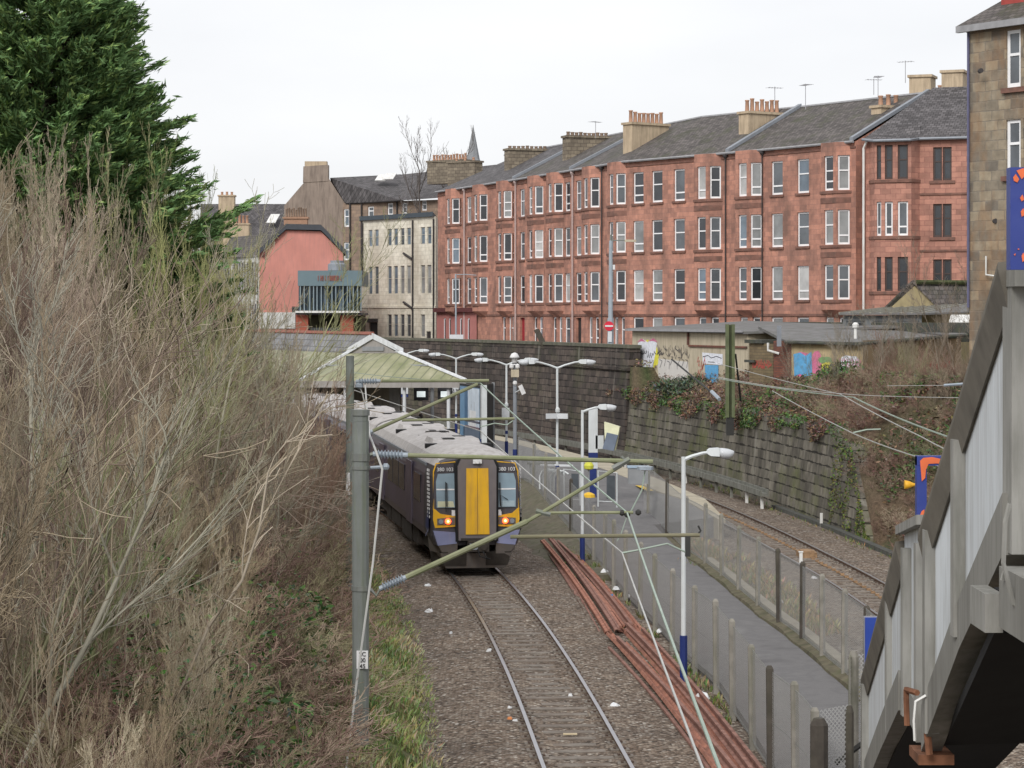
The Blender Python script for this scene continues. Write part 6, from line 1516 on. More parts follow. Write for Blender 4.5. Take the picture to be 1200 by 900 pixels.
# equipment of the right-hand track
M_postg = mplain('mossy wooden-green post', (.13, .15, .085), .9, 0, .25, 2, (.10, .13, .04), .7)
t = empty('overhead_line_mast', P(856, 505, 106), 'square mossy green mast fixed against the stone wall in front of the graffiti building', 'mast', 'overhead line masts')
for x0, x1, dy in ((850.5, 854.3, 0), (857.5, 861, 0)):
    m = MB(); a_, b_ = P(x0, 505, 106), P(x1, 380, 106); m.box(a_.x, b_.x, 105.9, 106.25, a_.z + .6, b_.z); m.build('channel', M_postg, t)
m = MB(); a_, b_ = P(854.3, 505, 106), P(857.5, 380, 106); m.box(a_.x, b_.x, 106.02, 106.1, a_.z + .6, b_.z - .02); m.build('web', mplain('dark mossy web', (.07, .08, .045), .9), t)
m = MB(); a_ = P(852, 505, 106); m.box(a_.x - .02, a_.x + .3, 105.95, 106.3, a_.z - .2, a_.z + .59); m.build('foot_bracket', M_black, t)
tube(t, 'stay', [P(862, 415, 106), P(868, 470, 107)], .05, M_black, 4)
t = empty('timber_strut', P(790, 430, 112), 'thin dark strut leaning down from the graffiti wall to a pale fitting in the shrubs', 'strut'); tube(t, 'strut', [P(787, 421, 118), P(834, 460, 109)], .045, M_black, 5); tube(t, 'fitting', [P(834, 459, 109), P(843, 468, 108)], .09, M_insul, 6)
q = lambda px, py, Y: P(px, py, Y)
wire([q(842, 443.5, 104), q(1000, 465.5, 78), q(1117, 514, 58), q(1200, 548, 48)], .022, M_wireg, 'upper pale green wire sloping across the bramble bank to the right', 8, .06)
wire([q(842, 426, 104), q(985, 462, 80), q(1080, 512, 60), q(1150, 545, 52)], .014, M_wirew, 'thin middle wire meeting the pale green one above the bramble bank', 8, .03)
wire([q(905, 458, 98), q(1000, 508, 78), q(1072, 534.5, 62), q(1130, 556, 55)], .016, M_wirew, 'lowest thin wire across the bramble bank, ending near the blue and orange frame', 8, .03)
wire([q(842, 442, 104), q(920, 455, 100), q(1010, 463, 90), q(1135, 466, 80)], .016, M_wirew, 'nearly level wire crossing in front of the red painted lock-up wall', 8, .02)
t = empty('line_insulator', q(1120, 451, 80), 'blue-grey rod insulator on the level wire in front of the brown stone tenement', 'insulator', 'line insulators on the right bank'); tube(t, 'rod', [q(1106, 451.5, 80), q(1135, 449.5, 80)], .05, M_insul, 6); tube(t, 'wire_end', [q(1106, 451.5, 80), q(1040, 452, 84)], .013, M_wirew, 4)
# bracket arm seen end-on
t = empty('bracket_arm', q(1018, 505, 78), 'short pale green bracket arm over the bramble bank', 'bracket'); tube(t, 'arm', [q(1000, 507, 78), q(1016, 503.5, 78), q(1032, 503, 78)], .03, M_wireg, 5)

# ================================================================ chain link fences
M_chain = mchain()
M_post = mplain('weathered concrete fence post', (.25, .235, .205), .95, 0, .2, 4, (.10, .11, .06), .6)
M_postd = mplain('dark timber post', (.075, .065, .055), .95, 0, .3, 4, (.09, .09, .06), .5)
def fence(label, Xf, ys, zfun, h, posts, pr=.06, cat='fence', mesh_lift=.05, matp=None, lean=.0):
    t = empty('wire_fence', Vector((Xf(ys[0]), ys[0], zfun(ys[0]))), label, cat, 'wire fences')
    me = MB(); s = 0; pts = [Vector((Xf(y), y, zfun(y))) for y in ys]
    b0 = 0
    for p in pts: me.v += [tuple(p + UP * mesh_lift), tuple(p + UP * h)]
    for i in range(len(pts) - 1): me.f.append((2*i, 2*i+2, 2*i+3, 2*i+1)); me.m.append(0)
    o = me.build('wire_mesh', M_chain, t, uv=False)
    uvl = o.data.uv_layers.new(name='UVMap'); acc = [0]
    for i in range(len(pts) - 1): acc.append(acc[-1] + (pts[i+1] - pts[i]).length)
    for pl in o.data.polygons:
        i = pl.index
        for li, (k, v) in zip(pl.loop_indices, ((i, mesh_lift), (i + 1, mesh_lift), (i + 1, h), (i, h))): uvl.data[li].uv = (acc[k], v)
    for k, y in enumerate(posts):
        p = Vector((Xf(y), y, zfun(y))); m = MB(); hh = h + R.uniform(.02, .14); lx = R.uniform(-.03, .03); ly = R.uniform(-.03, .03)
        sq = lambda z, w_, ox, oy: [p + Vector((-w_ + ox, -w_ + oy, z)), p + Vector((w_ + ox, -w_ + oy, z)), p + Vector((w_ + ox, w_ + oy, z)), p + Vector((-w_ + ox, w_ + oy, z))]
        m.loft([sq(-.35, pr, 0, 0), sq(hh - .05, pr, lx, ly), sq(hh, pr * .55, lx, ly)])
        m.build('post', matp or (M_post if R.random() < .75 else M_postd), t)
    for hh in (.1, h * .5, h - .03):
        m = MB(); m.tube([p + UP * hh for p in pts], .006, 3); m.build('strand', M_galv, t)
    return t
gz1 = lambda y: -.12 if y < 74 else max(-.12, path_z(y) - .1)
p1 = [36.6, 38.9, 40.8, 43.6, 46.9, 50.2, 53.0, 56.6, 60, 63.2, 66.5, 69.8, 73, 76.2, 79.4, 83, 87, 91.5, 96, 101.5]
fence('wire fence on leaning concrete posts, between the rusty rails and the footpath', XF1, list(np.arange(36.6, 102, 1.5)) + [102], gz1, 1.75, p1)
p2 = [43.8, 46.2, 48.6, 51.2, 53.9, 56.7, 59.8, 63.2, 66.8, 70.4, 74, 78, 82.5, 87]
gz2 = lambda y: .02 if y < 78 else max(.02, path_z(y) - .05)
fence('wire fence with a cream kerb behind it, on the far side of the footpath', lambda y: XF2(y) + .12, list(np.arange(41.5, 88, 1.5)) + [88], gz2, 1.75, p2)
# return fence across the near end of the path
ra, rb = Vector((XF1(36.6), 36.6, 0)), Vector((XF2(41.5) + .12, 41.5, 0))
tt = empty('wire_fence', ra, 'short wire fence closing the near end of the footpath, with a thick dark post', 'fence', 'wire fences')
m = MB(); m.quad(ra - UP * .1, Vector((ra.x + .55, ra.y + .3, -.1)), Vector((ra.x + .55, ra.y + .3, 1.7)), ra + UP * 1.65); m.quad(Vector((ra.x + .55, ra.y + .3, -.1)), Vector((ra.x + 1.15, 41, -.1)), Vector((ra.x + 1.15, 41, 1.9)), Vector((ra.x + .55, ra.y + .3, 1.7))); m.quad(Vector((ra.x + 1.15, 41, -.1)), rb - UP * .1, rb + UP * 1.8, Vector((ra.x + 1.15, 41, 1.9))); m.build('wire_mesh', M_chain, tt)
for p, w_, hh, mt in ((ra - Vector((.02, .5, 0)), .14, 1.62, M_postd), (Vector((ra.x + .55, ra.y + .3, 0)), .07, 1.68, M_postd), (Vector((5.86, 41, 0)), .09, 1.95, M_post)):
    m = MB(); m.tube([p - UP * .8, p + UP * (hh - .1), p + UP * hh], [w_, w_, w_ * .6], 8); m.build('post', mt, tt)
m = MB(); m.tube([ra + Vector((-.6, -.6, -.4)), ra + Vector((0, -.5, 1.0))], .05, 5); m.build('brace', M_postd, tt)
m = MB(); m.tube([Vector((5.5, 40.6, .1)), Vector((6.3, 40.4, .75))], .05, 5); m.tube([Vector((6.3, 40.4, .75)), Vector((6.6, 40.2, .2))], .02, 4); tag(m.build('fallen_bar', M_black, at=(5.8, 40.5, .3)), 'dark bar leaning inside the fence corner at the end of the footpath', 'bar')

# ================================================================ piles of rusty rails
M_rust = mplain('orange brown rusty rail', (.36, .165, .115), .9, 0, .3, 4, (.10, .055, .045), .6, 0, False)
M_rust2 = mplain('dull rusty rail', (.27, .145, .115), .9, 0, .3, 4, (.12, .06, .045), .6, 0, False)
def flat_rail(pts, tilt, mat):
    m = MB(); prof_ = [(-.035, .15), (.035, .15), (.035, .11), (.01, .1), (.01, .02), (.065, .0), (-.065, .0), (-.01, .02), (-.01, .1), (-.035, .11)]
    rings = []; c, s = math.cos(tilt), math.sin(tilt)
    for i, p in enumerate(pts):
        d = (pts[min(i + 1, len(pts) - 1)] - pts[max(i - 1, 0)]); d.z = 0; d.normalize(); r_ = Vector((d.y, -d.x, 0))
        rings.append([p + r_ * ((x * c - (z - .07) * s)) + UP * (x * s + (z - .07) * c + .07) for x, z in prof_])
    m.loft(rings); return m
def rail_pile(far, near, lo, hi, n, grp, labels, bow=.35):
    """far/near: two pixel corners of each end line on the ground"""
    for i in range(n):
        f = (i + .5) / n + R.uniform(-.03, .03)
        a_ = G(*[far[0][k] + (far[1][k] - far[0][k]) * f for k in (0, 1)], z=-.2); b_ = G(*[near[0][k] + (near[1][k] - near[0][k]) * f for k in (0, 1)], z=-.2)
        a_ += Vector((0, R.uniform(-1.6, 1.6), 0)); b_ += Vector((0, R.uniform(-1.3, 1.3), 0)); cross = R.uniform(-.12, .12)
        lvl = (0, .13, .04, .2, .1, .02, .15, .06)[i % 8]; pts = []
        nrm_ = Vector(((b_ - a_).y, -(b_ - a_).x, 0)).normalized()
        for k in range(13):
            t_ = k / 12; p = a_.lerp(b_, t_) + nrm_ * (bow * 4 * t_ * (1 - t_) * -1) + nrm_ * cross * (t_ - .5); p.z = -.22 + lvl + .015 * math.sin(t_ * 4 + i); pts.append(p)
        o = flat_rail(pts, R.choice([0, 0, 1.35, -1.2, .1]), M_rust if i % 3 else M_rust2).build('rusty_rail', M_rust if i % 3 else M_rust2, at=a_)
        tag(o, ('%s rusty spare rail from the left in the %s pile beside the near track' % (('leftmost', 'second', 'third', 'fourth', 'fifth', 'sixth', 'seventh', 'eighth', 'ninth', 'tenth')[i], labels)), 'rail', grp)
rail_pile(((631, 642), (664, 641)), ((701, 748), (752, 742)), 0, 0, 9, 'rusty rails of the farther pile', 'farther', .1)
rail_pile(((706, 756), (752, 742)), ((868, 960), (934, 962)), 0, 0, 10, 'rusty rails of the nearer pile', 'nearer', .12)

# ================================================================ footbridge stair at the right
M_pan = mplain('white painted steel panel', (.66, .70, .73), .5, 0, .05, 1, (.24, .23, .21), .6)
M_rib = mplain('weathered grey concrete rib', (.28, .275, .255), .85, 0, .15, 1.5, (.10, .10, .08), .75)
M_str = mplain('grey concrete stringer', (.235, .23, .21), .9, 0, .15, 1, (.10, .095, .08), .6)
M_hr = mplain('dark weathered handrail capping', (.16, .145, .12), .85, 0, .2, 2, (.075, .068, .058), .5, 0, False)
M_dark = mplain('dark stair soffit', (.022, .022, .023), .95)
M_rustst = mplain('rust streaked steel', (.20, .09, .05), .9, 0, .4, 5)
st = empty('footbridge_stair', P(1090, 760, 21), 'white panelled footbridge stair with dark weathered handrail descending at the right', 'stair')
# flight line in plan, with top-edge pixels: (px, y_top, y_bottom, Y)
S = [(1186, 316, 650, 16.15), (1133, 487, 760, 19.6), (1088, 632, 880, 21.6)]
S2 = [(1086, 612, 872, 21.8), (1060, 624, 828, 25.0)]
S3 = [(1060, 640, 832, 25.0), (1038, 722, 878, 30.0), (1016, 800, 930, 35.5)]
off_r = Vector((1.75, .25, 0))                    # the stair is this wide
def pr_(l): return [(P(px, yt, Y), P(px, yb, Y)) for px, yt, yb, Y in l]
def panel_run(L_, nm='panel'):
    pts = pr_(L_)
    for i in range(len(pts) - 1):
        (a, a2), (b, b2) = pts[i], pts[i + 1]; m = MB(); n_ = Vector((-.9, -.2, 0)).normalized()
        m.loft([[a2, b2, b, a], [p + Vector((.06, .01, 0)) for p in (a2, b2, b, a)]]); m.build(nm, M_pan, st)
    return pts
for L_ in (S, S3):
    pts = panel_run(L_)
    # handrail capping: an angled board overhanging outward
    m = MB(); rings = [[p[0] + Vector((-.10, -.02, -.0)), p[0] + Vector((-.10, -.02, .05)), p[0] + Vector((.14, .02, .07)), p[0] + Vector((.14, .02, .0)), p[0] + Vector((.0, 0, -.26)), p[0] + Vector((-.03, -.01, -.27))] for p in pts]; m.loft(rings); m.build('handrail', M_hr, st)
    m = MB(); rings = [[p[1] + Vector((-.07, -.02, 0)), p[1] + Vector((-.07, -.02, .42)), p[1] + Vector((.12, 0, .42)), p[1] + Vector((.12, 0, 0))] for p in pts]; m.loft(rings); m.build('stringer', M_str, st)
pts = panel_run(S2, 'landing_panel')
m = MB(); rings = [[p[0] + Vector((-.10, -.02, -.02)), p[0] + Vector((-.10, -.02, .07)), p[0] + Vector((.16, .02, .07)), p[0] + Vector((.16, .02, -.02))] for p in pts]; m.loft(rings); m.build('landing_rail', M_rib, st)
m = MB(); rings = [[p[1] + Vector((-.05, -.02, 0)), p[1] + Vector((-.05, -.02, .3)), p[1] + Vector((.12, 0, .3)), p[1] + Vector((.12, 0, 0))] for p in pts]; m.loft(rings); m.build('landing_beam', M_str, st)
# vertical ribs on the panels: (px centre, width px, y_top, y_bottom, Y)
for px, w_, yt, yb, Y in ((1129, 14, 512, 745, 19.75), (1097, 17, 618, 858, 21.3), (1082, 8, 634, 868, 21.95), (1068, 12, 640, 838, 24.0), (1047, 9, 702, 858, 28.2), (1017.5, 9, 800, 960, 35.0)):
    a_ = P(px - w_ / 2, yt, Y); b_ = P(px + w_ / 2, yt, Y); zb = P(px, yb, Y).z; m = MB(); m.box(a_.x - .05, b_.x - .05, Y - .09, Y + .05, zb, a_.z - .02); m.build('rib', M_rib, st)
a_ = P(1182, 330, 16.1); m = MB(); m.box(a_.x, a_.x + .19, 16.0, 16.3, P(1182, 648, 16.1).z, a_.z); m.build('newel_post', M_rib, st)
m = MB(); a_ = P(1177, 334, 16.1); m.box(a_.x + .02, a_.x + 2.2, 15.86, 16.4, P(0, 336, 16.1).z, P(0, 317, 16.1).z); m.build('newel_cap', M_rib, st)
m = MB(); a_ = P(1182, 336, 16.2); m.box(a_.x + .195, a_.x + 2.2, 16.1, 16.2, P(0, 664, 16.1).z, P(0, 337, 16.1).z); m.build('deck_panel', M_pan, st)
# far-side parapet, steps and dark underside
m = MB()
for L_ in (S, S2, S3):
    pp = pr_(L_)
    for i in range(len(pp) - 1):
        (a, a2), (b, b2) = pp[i], pp[i + 1]; o1 = off_r
        m.loft([[a2 + o1 + UP * .25, b2 + o1 + UP * .25, b + o1, a + o1], [p + Vector((.06, 0, 0)) for p in (a2 + o1 + UP * .25, b2 + o1 + UP * .25, b + o1, a + o1)]])
m.build('far_parapet', M_pan, st)
for L_ in (S, S3):
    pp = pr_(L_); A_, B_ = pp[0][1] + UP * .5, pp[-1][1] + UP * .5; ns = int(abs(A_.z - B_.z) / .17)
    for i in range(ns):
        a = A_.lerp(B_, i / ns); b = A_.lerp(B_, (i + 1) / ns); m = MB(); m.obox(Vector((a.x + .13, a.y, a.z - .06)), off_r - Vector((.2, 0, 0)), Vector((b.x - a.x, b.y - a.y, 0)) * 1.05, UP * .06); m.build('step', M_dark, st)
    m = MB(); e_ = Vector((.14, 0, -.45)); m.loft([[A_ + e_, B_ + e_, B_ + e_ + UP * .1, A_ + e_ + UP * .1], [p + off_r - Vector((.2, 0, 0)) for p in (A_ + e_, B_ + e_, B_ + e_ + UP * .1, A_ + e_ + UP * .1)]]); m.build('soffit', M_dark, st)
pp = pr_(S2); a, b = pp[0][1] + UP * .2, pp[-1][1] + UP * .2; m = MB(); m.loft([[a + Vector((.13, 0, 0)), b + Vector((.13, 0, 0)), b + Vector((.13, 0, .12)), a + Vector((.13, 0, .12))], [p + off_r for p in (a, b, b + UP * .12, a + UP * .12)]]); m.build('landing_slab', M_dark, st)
# bridge deck edge, bearing block, dark abutment below
m = MB(); a_ = P(1178, 660, 15.9); m.box(a_.x, a_.x + 4, 14.2, 16.1, P(0, 737, 16).z, P(0, 665, 16).z); m.build('deck_edge', M_str, st)
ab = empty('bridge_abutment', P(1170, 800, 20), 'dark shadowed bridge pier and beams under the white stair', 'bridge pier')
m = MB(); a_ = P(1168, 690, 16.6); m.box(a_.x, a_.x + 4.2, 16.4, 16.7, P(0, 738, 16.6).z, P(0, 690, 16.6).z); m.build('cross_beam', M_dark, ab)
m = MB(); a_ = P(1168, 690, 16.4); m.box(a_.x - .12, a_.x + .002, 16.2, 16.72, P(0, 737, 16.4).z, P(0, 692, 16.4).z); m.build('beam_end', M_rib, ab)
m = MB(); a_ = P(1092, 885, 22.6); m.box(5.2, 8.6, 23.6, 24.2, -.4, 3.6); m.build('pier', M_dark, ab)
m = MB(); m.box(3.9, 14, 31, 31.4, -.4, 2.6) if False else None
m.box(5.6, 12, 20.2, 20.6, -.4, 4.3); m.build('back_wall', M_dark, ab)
m = MB(); a_ = P(1072, 884, 21.6); m.box(a_.x, a_.x + .32, 21.4, 21.9, a_.z - .06, a_.z + .03); m.build('bearing_plate', M_rustst, st)
m = MB(); m.tube([P(1086, 842, 21.3), P(1087, 862, 21.3), P(1089, 884, 21.3)], .035, 6); m.build('rust_bracket', M_rustst, st)
m = MB(); m.tube([P(1085, 815, 21.2), P(1073, 822, 21.2), P(1071, 845, 21.2), P(1072, 868, 21.2)], .014, 5); m.build('white_conduit', M_white, st)
m = MB(); m.tube([P(1075, 812, 21.2), P(1062, 808, 21.4), P(1062, 818, 21.4), P(1063, 850, 21.4)], .028, 6); m.build('rusty_rail_end', M_rustst, st)
m = MB(); m.tube([P(1183, 590, 15.6), P(1178, 612, 15.6), P(1176, 660, 15.6), P(1183, 688, 15.6), P(1188, 708, 15.6), P(1203, 722, 15.6)], .016, 5); m.build('hanging_cable', M_rib, st)
m = MB(); m.tube([P(1174, 680, 15.9), P(1176, 668, 15.9), P(1179, 680, 15.9)], .014, 5); m.build('cable_loop', M_rib, st)
# blue gates spanning the stair, with orange primer showing
M_blue = mplain('chipped navy blue paint', (.035, .055, .24), .45, 0, .08, 2, (.10, .12, .3), .3, 0, False)
M_orng = mplain('bare orange primer', (.72, .16, .06), .6, 0, .12, 5)
def blotch(m, A, r_, u_, pts, o=Vector((0, -.004, 0))):
    ps_ = [A + r_ * x + u_ * z + o for x, z in pts]; m.loft([ps_, [p - o * .8 for p in ps_]])
bf = empty('box_gate', P(1083, 610, 23), 'navy blue box frame with large orange primer patches, at the stair landing', 'frame', 'blue frames on the stair')
Yb = 22.6; bp = lambda px, py: P(px, py, Yb); X1 = 1128
m = MB(); a_, b_ = bp(1074.5, 615), bp(1086, 535); m.box(a_.x, b_.x, Yb, Yb + .1, a_.z, b_.z); up_ = m.build('upright', M_blue, bf)
m = MB(); a_, b_ = bp(1074.5, 545.5), bp(X1, 534.5); m.box(b_.x - (b_.x - a_.x) , b_.x, Yb - .003, Yb + .103, a_.z, b_.z); tp = m.build('crossbar', M_blue, bf)
m = MB(); blotch(m, bp(0, 0) * 0, Vector((1, 0, 0)), UP, [(p.x, p.z) for p in (bp(1079, 552), bp(1078, 540), bp(1082, 536.5), bp(1092, 535.5), bp(1104, 538), bp(1113, 536), bp(1118, 541), bp(1110, 544.5), bp(1098, 543), bp(1088, 543.5), bp(1084, 550), bp(1084, 562), bp(1080, 566))], Vector((0, 0, 0)))
m = MB(); pz = [bp(1079, 552), bp(1078, 540), bp(1082, 536.5), bp(1092, 535.5), bp(1104, 538), bp(1113, 536), bp(1118, 541), bp(1110, 544.5), bp(1098, 543), bp(1088, 543.5), bp(1085, 550), bp(1084, 560), bp(1080, 564)]
m.loft([[p + Vector((0, -.012, 0)) for p in pz], [p + Vector((0, -.005, 0)) for p in pz]]); m.build('primer_patch', M_orng, tp)
m = MB(); pz = [bp(1076.5, 611), bp(1078, 604), bp(1080, 599), bp(1083, 597), bp(1084, 606), bp(1085, 611)]; m.loft([[p + Vector((0, -.008, 0)) for p in pz], [p + Vector((0, -.002, 0)) for p in pz]]); m.build('primer_patch', M_orng, up_)
bf2 = empty('box_gate', P(1195, 310, 15.5), 'large navy blue panel with red primer spots at the stair head, right edge', 'frame', 'blue frames on the stair')
Yb = 15.2; m = MB(); a_, b_ = bp(1184, 316), bp(1206, 196); m.box(a_.x, b_.x, Yb, Yb + .12, a_.z, b_.z); up_ = m.build('panel', M_blue, bf2)
m = MB(); a_, b_ = bp(1184, 209), bp(1240, 197); m.box(bp(1206, 200).x + .002, b_.x, Yb + .003, Yb + .1, a_.z, b_.z); m.build('crossbar', M_blue, bf2)
for pz in ([(1187, 208), (1190, 204), (1194, 210), (1192, 214), (1188, 212)], [(1191, 200), (1199, 197), (1203, 204), (1197, 210)], [(1195, 232), (1198, 228), (1200, 234), (1197, 236)], [(1196, 248), (1199, 244), (1201, 252), (1197, 254)], [(1197, 300), (1199, 296), (1202, 304), (1198, 307)], [(1192, 292), (1194, 291), (1194, 293)], [(1188, 298), (1190, 297), (1189, 300)]):
    m = MB(); q_ = [bp(*p) for p in pz]; m.loft([[p + Vector((0, -.008, 0)) for p in q_], [p + Vector((0, -.002, 0)) for p in q_]]); m.build('primer_spot', M_orng, up_)
bf3 = empty('blue_sign_panel', P(1021, 755, 37), 'plain royal blue panel with pale edge behind the wire fence, below the stair', 'panel')
Yb = 38.0; m = MB(); a_, b_ = bp(1014, 786), bp(1040, 724); m.box(a_.x, b_.x, Yb, Yb + .06, a_.z, b_.z); m.build('panel', mplain('royal blue paint', (.03, .065, .32), .45, 0, .06, 2), bf3)
m = MB(); a_, b_ = bp(1012.8, 788), bp(1040, 722.6); m.box(a_.x, b_.x, Yb + .062, Yb + .09, a_.z, b_.z); m.build('edge', M_gutter, bf3)
m = MB(); q0 = P(1068, 568, 60); m.lathe(q0, [(.03, .2), (.04, .06), (.085, -.03), (.12, -.17), (.10, -.175)], 10, axis='x'); tag(m.build('yellow_horn', mplain('horn yellow', (.75, .40, .03), .5), at=q0, smooth=True), 'small yellow horn-shaped fitting beside the blue and orange frame', 'horn')

# ================================================================ street furniture above the wall
M_slamp = mplain('blue-grey street lamp column', (.33, .38, .42), .55, .05, .08, 3)
t = empty('street_lamp', WX(715.5, 146, STREET), 'tall blue-grey street lamp with a thin arm, carrying a red no-entry sign', 'street lamp')
q = lambda px, py: P(px, py, 146)
m = MB(); m.tube([Zp(q(715.5, 400), STREET), q(715.5, 373)], .2, 8); m.build('column_base', M_slamp, t); m = MB(); m.tube([q(715.5, 373.2), q(715.8, 282)], [.15, .11], 8); m.build('column', M_slamp, t)
m = MB(); m.tube([q(715.8, 281.8), q(716, 275)], .08, 6); m.tube([q(716, 282), q(726, 281.5), q(733, 281.5)], .035, 5); m.build('arm', M_galv, t); m = MB(); a_ = q(732, 283.5); m.box(a_.x, a_.x + .7, a_.y - .1, a_.y + .1, a_.z, a_.z + .14); m.build('lantern', M_lock, t)
m = MB(); a_ = q(718, 316); m.box(a_.x, a_.x + .14, a_.y - .1, a_.y + .1, a_.z, a_.z + .3); m.build('control_box', M_twhite, t)
m = MB(); c = q(713.5, 382); m.tube([Vector((c.x, 145.78, c.z)), Vector((c.x, 145.72, c.z))], .29, 24); sg = m.build('no_entry_sign', mplain('sign red', (.62, .03, .06), .4, 0, .04), t)
m = MB(); m.box(c.x - .24, c.x + .24, 145.69, 145.715, c.z - .05, c.z + .05); m.build('white_bar', M_twhite, sg)
m = MB(); c = q(714.5, 394); m.box(c.x - .12, c.x + .12, 145.74, 145.78, c.z - .35, c.z + .3); m.build('grey_plate', M_signw, t)
t = empty('street_lamp', WX(534.5, 182, STREET), 'slender grey street lamp in front of the pink shop floor, with a small white plate', 'street lamp'); q = lambda px, py: P(px, py, 178)
m = MB(); m.tube([Zp(q(534.5, 400), STREET), q(534, 321)], .07, 6); m.build('column', M_slamp, t); m = MB(); m.tube([q(534, 322), q(545, 321.5), q(558, 322.5)], .03, 5); m.build('arm', M_slamp, t); m = MB(); c = q(535, 396); m.box(c.x - .5, c.x + .5, 177.8, 177.85, c.z - .1, c.z + .25); m.build('plate', M_signw, t)
m = MB(); m.obox(P(625.5, 387, 144), P(636, 409, 144) - P(625.5, 387, 144), Vector((.32, 0, .1)), Vector((0, .12, 0))); tag(m.build('leaning_board', M_postd, at=P(630, 398, 144)), 'dark weathered board leaning over the parapet of the black wall', 'board')
m = MB(); c = P(438, 386, 172); 
# graffiti on the tall wall near its right end, and small paint marks
for i, (px, py, mt) in enumerate(((716, 412, G_c), (722, 413, G_c), (729, 412, G_c), (733, 411, G_r), (718, 420, G_r), (728, 421, G_r))):
    pass

# person on the platform
M_skin = mplain('skin', (.45, .27, .2), .6); M_hair = mplain('dark hair', (.03, .022, .02), .7); M_coat = mplain('dark navy coat', (.035, .04, .06), .8); M_pinks = mplain('pink scarf', (.55, .16, .25), .8)
pb = WX(493, 121, .93); t = empty('person', pb, 'person in a dark coat and pink scarf waiting on the platform behind the train roof', 'person')
def skin_body(joints, edges, radii, mat, name, parent):
    me = bpy.data.meshes.new(name); me.from_pydata([tuple(j) for j in joints], edges, []); o = bpy.data.objects.new(name, me); COL.objects.link(o)
    md = o.modifiers.new('skin', 'SKIN'); 
    for i, r in enumerate(radii): me.skin_vertices[0].data[i].radius = r if isinstance(r, tuple) else (r, r)
    me.skin_vertices[0].data[0].use_root = True
    o.modifiers.new('sub', 'SUBSURF').levels = 2; o.modifiers['sub'].render_levels = 2
    dg = bpy.context.evaluated_depsgraph_get(); dg.update(); nm = bpy.data.meshes.new_from_object(o.evaluated_get(dg)); COL.objects.unlink(o); bpy.data.objects.remove(o)
    nm.materials.clear(); nm.materials.append(mat); nm.polygons.foreach_set('use_smooth', [True] * len(nm.polygons)); o = bpy.data.objects.new(name, nm); COL.objects.link(o); o.parent = parent; return o
J = [(0, 0, .95), (0, 0, 1.15), (0, 0, 1.38), (0, .01, 1.48), (0, -.01, 1.6), (0, -.02, 1.72), (.17, 0, 1.36), (.22, .02, 1.1), (.2, -.12, .9), (.19, -.2, .84), (-.17, 0, 1.36), (-.22, .02, 1.1), (-.2, -.12, .9), (-.19, -.2, .84), (.1, 0, .88), (.11, -.02, .5), (.11, .02, .08), (.12, -.14, .04), (-.1, 0, .88), (-.11, -.02, .5), (-.11, .02, .08), (-.12, -.14, .04)]
E_ = [(0, 1), (1, 2), (2, 3), (3, 4), (4, 5), (2, 6), (6, 7), (7, 8), (8, 9), (2, 10), (10, 11), (11, 12), (12, 13), (0, 14), (14, 15), (15, 16), (16, 17), (0, 18), (18, 19), (19, 20), (20, 21)]
RR = [.13, .13, .15, .06, .095, .085, .075, .055, .042, .03, .075, .055, .042, .03, .09, .065, .05, .04, .09, .065, .05, .04]
if hasattr(bpy.types.Mesh, 'skin_vertices'):
    try: skin_body(J, E_, RR, M_skin, 'body', t)
    except Exception as ex: print('skin', ex)
m = MB(); m.loft([[pb + Vector((.0 + a_ * math.cos(k), b_ * math.sin(k), z)) for k in [2 * math.pi * j / 12 for j in range(12)]] for a_, b_, z in ((.24, .19, .6), (.22, .17, .95), (.21, .16, 1.15), (.25, .17, 1.38), (.16, .12, 1.5), (.09, .09, 1.53))])
for sd in (-1, 1): m.tube([pb + Vector((sd * .19, 0, 1.42)), pb + Vector((sd * .25, .02, 1.12)), pb + Vector((sd * .22, -.11, .92))], [.085, .075, .06], 8)
m.build('coat', M_coat, t, smooth=True)
m = MB(); m.lathe(pb + Vector((0, .0, 1.44)), [(.1, 0), (.13, .03), (.12, .08), (.08, .11)], 10); m.build('scarf', M_pinks, t, smooth=True)
m = MB(); m.lathe(pb + Vector((0, .015, 1.6)), [(.06, -.06), (.105, 0), (.115, .08), (.1, .16), (.05, .205), (.01, .21)], 10); m.build('hair', M_hair, t, smooth=True)
